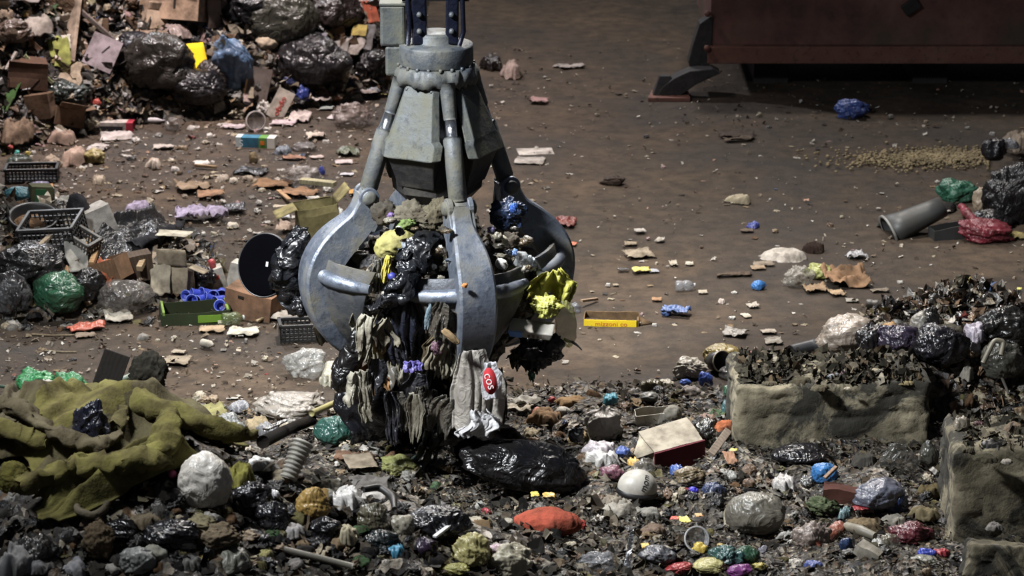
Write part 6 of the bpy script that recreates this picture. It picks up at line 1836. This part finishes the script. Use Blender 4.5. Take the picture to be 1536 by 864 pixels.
# ================================================================== front heap with the blankets
DR(((-40, 655), (220, 626), (370, 706), (60, 735)), '6f682c', 'large olive-yellow blanket in deep folds over the front heap', amp=.26, fr=(2.6, 4.4), lift=.05, stripe='5d5638')
DR(((40, 770), (270, 690), (330, 730), (90, 800)), '645f28', 'second olive blanket bunched lower on the front heap', amp=.2, fr=(2.2, 3.6), lift=.06)
DR(((-30, 630), (110, 622), (100, 690), (-30, 700)), '6d634a', 'beige-brown blanket fold beside the green bag', amp=.15, fr=(1.6, 2.6), lift=.09)
TB([(105, 622), (180, 640), (250, 662), (330, 695), (375, 705)], [14, 17, 15, 16, 8], '706a2c', 'long olive blanket roll along the crest of the front heap', 'blanket', 'blanket', 'cloth', .2, .8, 18, wob=.06)
TB([(-10, 652), (50, 668), (90, 706), (150, 722), (185, 708)], [12, 15, 14, 13, 8], '645b42', 'beige blanket hem sweeping under the dark navy bag', 'blanket', 'blanket', 'cloth', .22, .8, 18, wob=.06)
TB([(-10, 690), (40, 694), (75, 712)], [16, 14, 9], '6c662b', 'short olive blanket roll below the beige hem', 'blanket', 'blanket', 'cloth', .2, .8, 16, wob=.05)
TB([(232, 740), (250, 715), (250, 685), (262, 672)], [14, 18, 17, 10], '78722d', 'mustard blanket fold rising beside the white bag', 'blanket', 'blanket', 'cloth', .22, .8, 18, wob=.06)
TB([(30, 785), (85, 762), (150, 748), (225, 748), (262, 738)], [13, 20, 19, 17, 8], '69632a', 'thick olive blanket roll across the middle of the front heap', 'blanket', 'blanket', 'cloth', .22, .8, 18, wob=.08)
TB([(170, 690), (190, 668), (178, 655)], [10, 12, 8], '655d34', 'small khaki blanket fold behind the dark navy bag', 'blanket', 'blanket', 'cloth', .2, .8, 16, wob=.05)
B(20, 748, 52, 52, '6b661e', 'olive rounded cushion at the edge of the front heap', 'cushion', 'cushion', 'cloth', .15)
TB([(48, 722), (64, 716), (80, 724)], [9, 10, 5], '77702a', 'little olive fold beside the rounded cushion', 'blanket', 'blanket', 'cloth', .05, wob=.03)
B(360, 730, 46, 48, '7d7a22', 'olive rag hanging beside the white bag', 'rag', 'rag', 'cloth', .4, freq=1.8)
B(138, 706, 66, 82, '151826', 'dark navy crumpled bag sitting between the blankets', 'garbage_bag', 'bag', 'film', .35, freq=1.8, sub=5, lift=.1)
B(210, 722, 44, 44, '12121a', 'black bag in the hollow of the olive blankets', 'garbage_bag', 'bag', 'film', .3)
B(306, 768, 84, 84, 'cfc8bc', 'white full knotted bag on the front heap', 'plastic_bag', 'bag', 'film', .13, freq=1.7, sub=5)
B(270, 702, 24, 18, 'bfb2a4', 'gathered neck of the white full bag', 'plastic_bag', 'bag', 'film', .4, lift=.06)
p = spot(261, 724, 12, 12)
o = MB()
v, f = ico(3)
o.add(v * 6.5 * mpp(p), f)
o = o.build('ball', mat('hard', 'd2487a'))
o.location = p + Vector((0, -.05, .06))
tag(o, 'small bright pink ball at the neck of the white full bag', 'ball')
p = spot(146, 614, 60, 90)
s_ = mpp(p)
o = MB().box((0, 0, 38 * s_), (40 * s_, .035, 104 * s_)).build('wooden_plank', mat('wood', '17120d'), smooth=False, bevel=.006)
o.location = p
o.rotation_euler = (R(-14), R(22), R(6))
tag(o, 'thick dark wooden board sticking up from the crest of the front heap', 'plank')
B(50, 622, 62, 40, '1f8a48', 'bright green bag on the crest of the front heap', 'plastic_bag', 'bag', 'film', .4, freq=1.8, sub=5, lift=.16)
B(102, 630, 66, 46, '1a7a40', 'green glossy bag beside the dark wooden board', 'plastic_bag', 'bag', 'film', .35, freq=1.8, sub=5, lift=.14)
B(66, 628, 40, 30, 'a8a398', 'white crumpled bag under the bright green bag', 'plastic_bag', 'bag', 'film', .4, lift=.16)
TB([(-5, 588), (12, 590), (28, 594)], 2.5, '1c3a28', 'dark green strap at the crest of the front heap', 'strap', 'strap', 'hard', .05)
PL(122, 592, 160, 590, 8, 7, 'b8bcc4', 'bright metal strip at the foot of the dark wooden board', name='metal_strip', cat='metal', kind='foil', z0=.06, z1=.06)
B(225, 640, 62, 62, '26251f', 'black pointed rag sack on the crest of the front heap', 'sack', 'sack', 'cloth', .3, freq=1.5, sub=5, lift=.3)
TB([(180, 608), (195, 602), (212, 596)], [4, 5, 4], '9ab8a8', 'pale mint tube beside the black pointed sack', 'tube', 'tube', 'hard', .2)
TB([(395, 690), (430, 668), (470, 652)], [10, 10, 10], '0c0b0b', 'thick black pole sleeve pointing out of the front heap', 'pole_sleeve', 'pole', 'cloth', .12)
TB([(468, 654), (500, 640), (525, 630)], [5, 5, 4], '8f8640', 'yellow-green pole end sticking out of the black sleeve', 'pole', 'pole', 'hard', .18)
TB([(398, 684), (418, 674), (430, 668)], [5, 5, 4], 'a8a8a6', 'grey metal strip along the black pole sleeve', 'metal_strip', 'metal', 'foil', .2, .5)
# ribbed hose
mb = MB()
A = hit(432, 736)
A.z += .07
Bq = A + Vector((.09, .14, .2))
s_ = mpp(A)
n_ = 72
P_ = [A.lerp(Bq, i / n_) for i in range(n_ + 1)]
mb.tube(P_, [(13.5 + 4.5 * abs(math.sin(i / n_ * math.pi * 9))) * s_ * (.75 + .25 * i / n_) for i in range(n_ + 1)], 22)
o = mb.build('ribbed_hose', mat('hard', '8d897e'))
tag(o, 'grey ribbed hose end on the front heap beside the pole sleeve', 'hose')
B(392, 712, 60, 24, 'c2c0bc', 'white crumpled film bunch before the black pole sleeve', 'plastic_film', 'plastic', 'film', .45, freq=2, sub=5)
B(425, 735, 44, 26, '8a7f68', 'tan cap-shaped rag beside the ribbed hose', 'rag', 'rag', 'cloth', .3)
B(485, 735, 60, 20, '7d7a6c', 'grey rag under the ribbed hose', 'rag', 'rag', 'cloth', .45)
B(490, 755, 30, 20, '8e8f86', 'grey-white carton corner beside the shiny white film', 'carton_piece', 'carton', 'paper', .2)
B(520, 764, 62, 40, 'c4c2bd', 'shiny white crumpled film on the front heap before the magazine', 'plastic_film', 'plastic', 'film', .5, freq=2, sub=5)
B(466, 786, 54, 54, 'a8842c', 'golden-brown crumpled wrapper on the front heap', 'wrapper', 'wrapper', 'film', .3, freq=1.6, sub=5)
S(480, 772, 30, 40, '9c7a34', 'ochre bent card beside the golden-brown wrapper', name='card', cat='card', kind='card', rx=40, hgt=.15, lift=.08)
B(405, 800, 60, 40, '15161c', 'black bag before the white knotted bag', 'garbage_bag', 'bag', 'film', .35, sub=5)
B(375, 770, 60, 40, '14151b', 'blue-black bag beside the white knotted bag', 'garbage_bag', 'bag', 'film', .35, sub=5)
B(405, 750, 34, 14, 'c0bfc2', 'small white glinting film on the blue-black bag', 'plastic_film', 'plastic', 'film', .5)
B(440, 812, 40, 26, 'a8a4a2', 'white rag between the black bags of the front heap', 'rag', 'rag', 'cloth', .4)
B(487, 815, 50, 34, '14151b', 'black folded bag before the golden-brown wrapper', 'garbage_bag', 'bag', 'film', .35)
B(520, 815, 40, 40, 'b5ab8a', 'cream crumpled paper in the middle of the front heap', 'paper_lump', 'lump', 'paper', .4, freq=2, sub=5)
B(560, 800, 52, 44, '56523f', 'grey-olive glassy bag on the front heap', 'plastic_bag', 'bag', 'film', .3, sub=5)
TB([(545, 772), (570, 768), (590, 782), (592, 800)], [5, 6, 6, 4], '1d1c1a', 'black bent hose over the grey-olive glassy bag', 'hose', 'hose', 'hard', .16)
B(602, 808, 40, 34, '9a9480', 'cream bag with a dark side beside the black glossy bag', 'plastic_bag', 'bag', 'film', .35)
B(655, 812, 100, 46, '101117', 'big glossy black bag at the low end of the front heap', 'garbage_bag', 'bag', 'film', .25, freq=1.5, sub=5)
B(575, 832, 60, 30, '172022', 'dark teal-black bag before the grey-olive glassy bag', 'garbage_bag', 'bag', 'film', .3)
B(592, 838, 34, 30, '2b92b8', 'bright turquoise crumpled wrapper near the bottom edge', 'wrapper', 'wrapper', 'film', .45, freq=2, sub=5)
B(566, 828, 30, 12, 'a8986a', 'tan wrapper beside the bright turquoise wrapper', 'wrapper', 'wrapper', 'film', .4)
B(640, 838, 36, 30, '2c1f34', 'dark purple glossy bag near the bottom edge', 'garbage_bag', 'bag', 'film', .3)
PL(652, 834, 674, 816, 7, 4, 'e8e8ec', 'short glossy white strip on the dark purple bag', name='plastic_strip', cat='plastic', kind='hard', z0=.12, z1=.12)
B(708, 852, 64, 50, 'b0a660', 'yellowish crumpled cabbage-like bag near the bottom edge', 'plastic_bag', 'bag', 'film', .4, freq=1.8, sub=5)
B(762, 868, 74, 50, 'b3ab90', 'cream bag with a faint pink print near the bottom edge', 'plastic_bag', 'bag', 'film', .35, freq=1.8, sub=5)
B(746, 838, 22, 26, 'c0bcaa', 'pale twisted top of the cream bag with the pink print', 'plastic_bag', 'bag', 'film', .4)
B(745, 852, 36, 14, 'b89aa4', 'faint pink film on the cream bag near the bottom edge', 'plastic_film', 'plastic', 'film', .35, lift=.08)
B(680, 866, 50, 14, '8f8c2c', 'olive-yellow scrap at the bottom edge before the cabbage-like bag', 'plastic_scrap', 'plastic', 'film', .35)
TB([(425, 838), (470, 850), (530, 866)], [4.5, 5, 5], '7a7768', 'grey pole lying low on the front heap at the bottom edge', 'pole', 'pole', 'hard', .06)
B(300, 812, 60, 26, '8f8560', 'tan folded paper wedge below the white knotted bag', 'paper_lump', 'lump', 'paper', .3, lift=.02)
B(318, 830, 90, 38, '85755c', 'long soiled tan cloth bundle below the paper wedge', 'cloth_bundle', 'cloth', 'cloth', .3, .6, 1.7, 0, sub=5)
B(275, 832, 40, 26, 'b5b0a8', 'white end of the soiled tan cloth bundle', 'cloth_bundle', 'cloth', 'cloth', .3)
B(284, 812, 14, 8, 'd8941e', 'small orange scrap on the soiled tan cloth bundle', 'plastic_scrap', 'plastic', 'film', .4, lift=.05)
B(215, 806, 64, 30, '776a52', 'grey-tan rag with a frayed side on the front heap', 'rag', 'rag', 'cloth', .4, sub=5)
B(148, 842, 56, 60, '6d5c44', 'brown trouser-leg shaped cloth low on the front heap', 'cloth', 'cloth', 'cloth', .3, .6, 1.6, sub=5)
TB([(140, 770), (118, 775), (118, 795), (140, 805), (160, 795), (165, 783)], [4, 5, 6, 6, 6, 5], '6a604e', 'grey-tan cloth strap curled in a loop on the front heap', 'strap', 'strap', 'cloth', .12, n=10, wob=.02)
B(138, 795, 36, 24, '6b5a4a', 'small brown bunch inside the curled strap', 'rag', 'rag', 'cloth', .4)
B(50, 842, 70, 46, '2b2a28', 'black net with bright glints low on the front heap', 'net_sack', 'sack', 'film', .45, freq=2, sub=5)
B(22, 868, 60, 60, '9a9a9a', 'grey-white crumpled paper at the corner of the front heap', 'paper_lump', 'lump', 'paper', .4, freq=1.8, sub=5)
B(55, 866, 40, 26, '8f8f92', 'grey folded card end beside the grey-white crumpled paper', 'card', 'card', 'card', .35)
B(112, 868, 40, 34, '94959a', 'pale grey paper wad near the bottom edge below the trouser-leg cloth', 'paper_lump', 'lump', 'paper', .45, freq=2)
B(210, 866, 60, 40, '8c8e8a', 'light grey crumpled plastic near the bottom edge below the cloth bundle', 'plastic_film', 'plastic', 'film', .4)
B(230, 850, 44, 26, 'a9a796', 'cream carton lump above the light grey crumpled plastic', 'carton_piece', 'carton', 'paper', .25)
B(350, 858, 60, 40, '7d7d70', 'grey-green crumpled film bunch near the bottom edge', 'plastic_film', 'plastic', 'film', .45, freq=2, sub=5)
B(345, 836, 40, 26, '6d6c5c', 'grey-green rag above the crumpled film bunch', 'rag', 'rag', 'cloth', .45)
B(285, 862, 40, 26, '6c6c68', 'dark grey paper wad beside the grey-green film bunch', 'paper_lump', 'lump', 'paper', .4)
B(398, 838, 26, 16, 'a09a58', 'small yellow-green wad beside the grey pole', 'paper_lump', 'lump', 'paper', .4)
B(440, 858, 40, 18, '8a8580', 'pale wad under the grey pole', 'paper_lump', 'lump', 'paper', .4)
B(180, 822, 60, 30, '111215', 'black bag beside the brown trouser-leg cloth', 'garbage_bag', 'bag', 'film', .3)
B(250, 835, 90, 40, '111219', 'blue-black bag under the soiled tan cloth bundle', 'garbage_bag', 'bag', 'film', .3, sub=5)

# ================================================================== filler: countable scraps of each heap, each a thing of its own
PROTO = {}
PAL = {
    'white': 'bdb7ad', 'cream': 'a89b80', 'tan': '8f7858', 'brown': '64492f', 'grey': '77746d', 'dark grey': '3c3a38', 'black': '17171a',
    'blue': '34528c', 'green': '3b5c38', 'yellow': 'b89c2c', 'red': '8c2c28', 'olive': '625c32', 'pink': 'a07e7c'}


def proto(kind, i):
    key = (kind, i)
    if key not in PROTO:
        sd = 500 + i * 7 + len(PROTO)
        if kind in ('plastic_scrap', 'film_wad'):
            mb = wad(1, .8, .5, sd, 18) if i % 2 else blob(1, .75, .5, sd, .65, 1.9, 4, .2, None, 0, -1.3)
        elif kind == 'rag_scrap':
            mb = wad(1, .8, .4, sd, 18)
        elif kind == 'paper_scrap':
            mb = sheet(1, .8, .22, sd, 9, 2, .35)
        elif kind == 'cardboard_piece':
            mb = sheet(1, .7, .06, sd, 7, 1.2, .15)
        else:
            mb = MB().box((0, 0, .04), (1, .1, .07))
        me = mb.build('tmp', mat('film', '808080'))
        d = me.data
        bpy.data.objects.remove(me)
        PROTO[key] = d
    return PROTO[key]


KIND_MAT = {'film_wad': 'film', 'plastic_scrap': 'film', 'rag_scrap': 'cloth', 'paper_scrap': 'paper', 'cardboard_piece': 'card', 'stick': 'wood'}
KIND_CAT = {'film_wad': 'plastic', 'plastic_scrap': 'plastic', 'rag_scrap': 'rag', 'paper_scrap': 'paper', 'cardboard_piece': 'cardboard', 'stick': 'stick'}
KIND_WORD = {'film_wad': 'crumpled film wad', 'plastic_scrap': 'crumpled plastic scrap', 'rag_scrap': 'rag scrap', 'paper_scrap': 'torn paper scrap', 'cardboard_piece': 'cardboard piece', 'stick': 'thin stick'}
fr = random.Random(21)
_V = {}


def variant(kind, i, colour):
    """one mesh per kind, shape and colour; its copies share it"""
    key = (kind, i, colour)
    if key not in _V:
        d = proto(kind, i).copy()
        d.materials.clear()
        d.materials.append(mat(KIND_MAT[kind], PAL[colour]))
        _V[key] = d
    return _V[key]


def inside(poly, x, y):
    c = False
    for i in range(len(poly)):
        (x0, y0), (x1, y1) = poly[i], poly[i - 1]
        if (y0 > y) != (y1 > y) and x < (x1 - x0) * (y - y0) / (y1 - y0) + x0:
            c = not c
    return c


def fill(poly, n, kinds, cols, size, where, steep=0.6, sink=.2, keep=True):
    xs, ys = [p[0] for p in poly], [p[1] for p in poly]
    done, tries = 0, 0
    while done < n and tries < n * 12:
        tries += 1
        x, y = fr.uniform(min(xs), max(xs)), fr.uniform(min(ys), max(ys))
        if not inside(poly, x, y):
            continue
        if keep and any(a < x < c and b < y < d for a, b, c, d in BOXES):
            continue
        k = fr.choices([q[0] for q in kinds], [q[1] for q in kinds])[0]
        c = fr.choices([q[0] for q in cols], [q[1] for q in cols])[0]
        p = hit(x, y)
        s = mpp(p) * fr.uniform(*size)
        o = bpy.data.objects.new(k, variant(k, fr.randrange(5), c))
        COL.objects.link(o)
        o.scale = (s, s * fr.uniform(.7, 1.2), s * fr.uniform(.7, 1.1))
        o.location = p + Vector((0, 0, -sink * .3 * s))
        o.rotation_euler = (fr.gauss(steep * .5, .35) * steep, fr.gauss(0, .4) * steep, fr.uniform(0, 6.28))
        tag(o, f'{c} {KIND_WORD[k]} {where}', KIND_CAT[k], f'{c} {KIND_WORD[k]}s {where}')
        done += 1


DULL = [('white', 2), ('cream', 3), ('tan', 3), ('brown', 3), ('grey', 3), ('dark grey', 4), ('black', 5), ('pink', 1), ('blue', .3), ('green', .3), ('yellow', .15), ('red', .2), ('olive', 1)]
DARK = [('white', 1), ('cream', 2), ('tan', 2), ('brown', 2), ('grey', 3), ('dark grey', 4), ('black', 4), ('blue', .2), ('green', .25), ('yellow', .12), ('red', .12), ('olive', 2)]
DARKF = [('white', 1.2), ('cream', 2), ('tan', 1.5), ('brown', 2), ('grey', 1.5), ('dark grey', 4), ('black', 8), ('olive', 2), ('green', .2), ('yellow', .15)]  # black weighted up; scrap colour supplies the shadowed gaps between pieces
PALE = [('white', 4), ('cream', 4), ('tan', 3), ('grey', 2), ('brown', 2), ('pink', 1), ('dark grey', 1.5), ('yellow', .08), ('red', .08)]
fill([(0, 0), (580, 0), (585, 130), (480, 160), (380, 175), (200, 185), (100, 215), (0, 235)], 290,
     [('film_wad', 4), ('rag_scrap', 2), ('paper_scrap', 3), ('cardboard_piece', 3), ('stick', 1)], DULL, (12, 34), 'in the tall heap at the back', .9)
fill([(0, 280), (110, 290), (180, 350), (240, 390), (330, 430), (330, 480), (0, 505)], 70,
     [('film_wad', 3), ('rag_scrap', 3), ('paper_scrap', 2), ('cardboard_piece', 2), ('stick', 1)], DARK, (14, 32), 'in the low heap on the floor', .7)
fill([(0, 630), (120, 600), (250, 640), (400, 700), (560, 745), (700, 800), (860, 864), (0, 864)], 190,
     [('film_wad', 4), ('rag_scrap', 4), ('paper_scrap', 2), ('cardboard_piece', 1)], DARKF, (18, 44), 'in the front heap under the blankets', .7)
fill([(560, 660), (700, 610), (960, 585), (1100, 600), (1110, 690), (1420, 700), (1440, 864), (860, 864), (700, 790), (560, 735)], 290,
     [('plastic_scrap', 5), ('rag_scrap', 3), ('paper_scrap', 3), ('cardboard_piece', 2), ('stick', .6)], DARK, (10, 32), 'in the waste field before the long block', .6)
fill([(1240, 545), (1300, 490), (1536, 480), (1536, 640), (1430, 640), (1420, 570)], 60,
     [('plastic_scrap', 4), ('rag_scrap', 4), ('paper_scrap', 1)], DARK, (14, 34), 'in the heap behind the long block', .6)
fill([(280, 600), (420, 590), (560, 640), (560, 720), (400, 690), (300, 650)], 50,
     [('plastic_scrap', 3), ('paper_scrap', 3), ('cardboard_piece', 2)], PALE, (12, 30), 'on the ground between the grab and the front heap', .4)
fill([(0, 225), (200, 195), (560, 170), (540, 260), (450, 380), (330, 400), (100, 290), (0, 260)], 170,
     [('paper_scrap', 5), ('plastic_scrap', 3), ('cardboard_piece', 2), ('stick', .6)], PALE, (6, 20), 'strewn on the floor between the heaps', .25)
fill([(720, 60), (1050, 170), (1536, 180), (1536, 470), (1200, 500), (1000, 600), (760, 600), (860, 460)], 150,
     [('paper_scrap', 4), ('plastic_scrap', 2), ('cardboard_piece', 2), ('stick', .4)], PALE, (5, 14), 'strewn thinly on the open floor', .2)
fill([(0, 500), (420, 500), (520, 600), (260, 600), (190, 560), (0, 570)], 40,
     [('paper_scrap', 4), ('plastic_scrap', 2), ('cardboard_piece', 2)], PALE, (5, 15), 'strewn on the floor behind the front heap', .2)
fill([(560, 110), (700, 140), (860, 330), (840, 420), (700, 300), (560, 180)], 30,
     [('paper_scrap', 4), ('plastic_scrap', 2)], PALE, (6, 16), 'on the floor behind the grab', .2)


# ------------------------------------------------------------------ crumbs nobody could count
def crumbs(name, label, n, rect, dens, sizes, cols, kinds, lift=.004, tilt=.35, seed=1, z=None):
    rs = np.random.RandomState(seed)
    x0, x1, y0, y1 = rect
    X, Y = rs.uniform(x0, x1, n * 6), rs.uniform(y0, y1, n * 6)
    k = rs.rand(n * 6) < dens(X, Y)
    X, Y = X[k][:n], Y[k][:n]
    n = len(X)
    Z = (terrain(X, Y) if z is None else np.full(n, z)) + lift
    g = np.linspace(-.5, .5, 3)
    u, v = np.meshgrid(g, g, indexing='ij')
    base = np.stack([u.ravel(), v.ravel(), np.zeros(9)], 1)
    s = sizes[0] * (sizes[1] / sizes[0]) ** (rs.rand(n) ** 1.6)
    V = np.repeat(base[None], n, 0)
    V = V + rs.randn(n, 9, 3) * np.array([.13, .13, .11])
    V[:, :, 1] *= rs.uniform(.35, 1, n)[:, None]
    V *= s[:, None, None]
    a, b, c = rs.uniform(0, 6.28, n), rs.randn(n) * tilt, rs.randn(n) * tilt

    def rot(V, i, j, t):
        p, q = V[:, :, i].copy(), V[:, :, j].copy()
        C, S_ = np.cos(t)[:, None], np.sin(t)[:, None]
        V[:, :, i], V[:, :, j] = C * p - S_ * q, S_ * p + C * q
    rot(V, 1, 2, b)
    rot(V, 0, 2, c)
    rot(V, 0, 1, a)
    V[:, :, 2] -= V[:, :, 2].min(1)[:, None] * .8
    V += np.stack([X, Y, Z], 1)[:, None, :]
    q = np.array([(0, 3, 4, 1), (1, 4, 5, 2), (3, 6, 7, 4), (4, 7, 8, 5)])
    F = (q[None] + (np.arange(n) * 9)[:, None, None]).reshape(-1, 4)
    w = np.array([c_[1] for c_ in cols], float)
    mi = np.repeat(rs.choice(len(cols), n, p=w / w.sum()), 4)
    me = bpy.data.meshes.new(name)
    me.from_pydata(V.reshape(-1, 3).tolist(), [], F.tolist())
    for c_ in cols:
        me.materials.append(mat(kinds, c_[0]))
    me.polygons.foreach_set('material_index', mi.astype(np.int32))
    o = bpy.data.objects.new(name, me)
    COL.objects.link(o)
    tag(o, label, 'litter', kind='stuff')


CC = [('a8a092', 1.2), ('9c8f78', 3), ('7d6248', 3), ('4c3a2a', 4), ('2a2622', 5), ('6c6a66', 3), ('1b1b1c', 3), ('5c5230', 1), ('35507c', .1), ('8a3228', .1), ('b09a34', .1)]
CD = [('a8a092', 1), ('7d7462', 2), ('5a4c3a', 3), ('3d352a', 5), ('2a2721', 6), ('57564f', 3), ('1d1d1c', 4), ('4a4530', 2)]
CF = [('a89c8a', 3), ('81715c', 4), ('6b5a48', 5), ('4c3e32', 4), ('332a22', 1.5), ('c4bcae', 1.5)]


def d_floor(x, y):
    c = vn2(x * .8, y * .8, 12.0)
    left = sst(0.5, -2.5, x) * .75 if False else np.clip((.6 - x) / 3.0, 0, 1)
    return (.05 + .75 * left + .45 * np.clip(c - .5, 0, 1)) * (1 - .6 * sst(32, 36, y))


crumbs('floor_litter', 'fine crumbs and flakes of litter strewn over the brown floor', 12000, (-7, 7, 19.5, 36), d_floor, (.01, .055), CF, 'paper', seed=2)
crumbs('floor_litter', 'tiny pale specks of paper strewn over the brown floor', 2600, (-6, 6.5, 20.5, 35), lambda x, y: .3 + .7 * np.clip((.6 - x) / 3.0, 0, 1), (.012, .05), [('c9c1b4', 4), ('a99a86', 3), ('d8d2c8', 1), ('b58a70', 1), ('8a5a4a', .3), ('5a6a8a', .2)], 'paper', seed=22)
crumbs('shredded_waste', 'shredded scraps covering the tall heap at the back', 7000, (-7, -1, 29.5, 36), lambda x, y: (h_rear(x, y) > .03) * 1.0, (.05, .22), CC, 'film', .02, .8, 3)
crumbs('shredded_waste', 'shredded scraps covering the low heap on the floor', 2200, (-7, -2.4, 23.6, 26.8), lambda x, y: (h_mid(x, y) > .03) * .9, (.04, .15), CC, 'film', .02, .8, 4)
crumbs('shredded_waste', 'shredded scraps covering the front heap', 6000, (-4.5, 1.6, 14.5, 19.5), lambda x, y: (h_fore(x, y) > .03) * 1.0, (.025, .1), CD, 'paper', .01, .5, 5)
crumbs('shredded_waste', 'shredded wet scraps covering the ground around the concrete blocks', 13000, (-3, 5, 16.5, 22.3), lambda x, y: np.clip(h_field(x, y) / .06, 0, 1) * (h_fore(x, y) < .3), (.014, .07), CD, 'paper', .008, .45, 6)
crumbs('shredded_waste', 'shredded scraps on the heap behind the long block', 2200, (2.2, 5, 20.9, 22.6), lambda x, y: (h_back(x, y) > .03) * 1.0, (.03, .12), CC, 'film', .02, .8, 7)
CB = [('5d5646', 4), ('3a362a', 6), ('2a271f', 6), ('8c8472', 1.2), ('4a4738', 4), ('6d5a40', 2)]
crumbs('shredded_waste', 'mossy crumbs of waste lying along the top of the long concrete block', 2400, (1.72, 3.05, 20.45, 21.1), lambda x, y: .25 + .75 * sst(.25, .6, vn2(x * 4, y * 4, 3)), (.02, .1), CB, 'paper', .0, .8, 8, .61)
crumbs('shredded_waste', 'crumbs of waste lying on the top of the tall concrete block', 1500, (3.08, 4.5, 18.52, 19.2), lambda x, y: .3 + .7 * sst(.25, .6, vn2(x * 4, y * 4, 5)), (.02, .09), CB, 'paper', .0, .8, 9, .79)

# ================================================================== camera, light
cam = bpy.data.cameras.new('camera')
cam.sensor_width = 36.0
cam.lens = FPX / 1536 * 36.0
cam.clip_end = 200
co = bpy.data.objects.new('camera', cam)
COL.objects.link(co)
co.location = (0, 0, CAMZ)
co.rotation_euler = (R(90) - PITCH, 0, 0)
cam.dof.use_dof = True
cam.dof.focus_distance = 21.3
cam.dof.aperture_fstop = 3.2
SC.camera = co


def lamp(loc, target, power, size, col, spread=180):
    l = bpy.data.lights.new('hall_or_fill_lamp', 'AREA')
    l.shape = 'DISK'
    l.size = size
    l.energy = power
    l.color = col
    l.spread = R(spread)
    o = bpy.data.objects.new('hall_or_fill_lamp', l)
    COL.objects.link(o)
    o.location = loc
    o.rotation_euler = (Vector(target) - Vector(loc)).to_track_quat('-Z', 'Y').to_euler()
    return o


lamp((-7.0, 39.0, 12), (-1.0, 24.0, 0), 1500, 0.9, (0.96, 0.96, 1.0))
lamp((3.2, 38.0, 12.5), (1.0, 26, 0), 950, 0.9, (1.0, 0.93, 0.86))
lamp((-0.5, 26.0, 12), (0.3, 22.5, 0), 640, 0.9, (1.0, 0.95, 0.9), 80)
lamp((-4.6, 29.0, 11), (-3.8, 31.5, 0), 340, 0.9, (1.0, 0.88, 0.86), 62)  # added fill over the back heap, lifting its dark tones in place of haze
lamp((-6.0, 15.0, 9.5), (-0.7, 20.4, 1.4), 430, 1.2, (0.94, 0.97, 1.0), 60)  # front fill, added to brighten the grab and its hanging load
w = bpy.data.worlds.new('hall_air')
w.use_nodes = True
w.node_tree.nodes['Background'].inputs[0].default_value = (0.55, 0.6, 0.72, 1)
w.node_tree.nodes['Background'].inputs[1].default_value = 0.07
SC.world = w
vs = SC.view_settings
SC.display_settings.display_device = 'sRGB'
vs.view_transform = 'Standard'
vs.look = 'None'
vs.exposure = 0.2
vs.gamma = 1.0
vs.use_curve_mapping = False
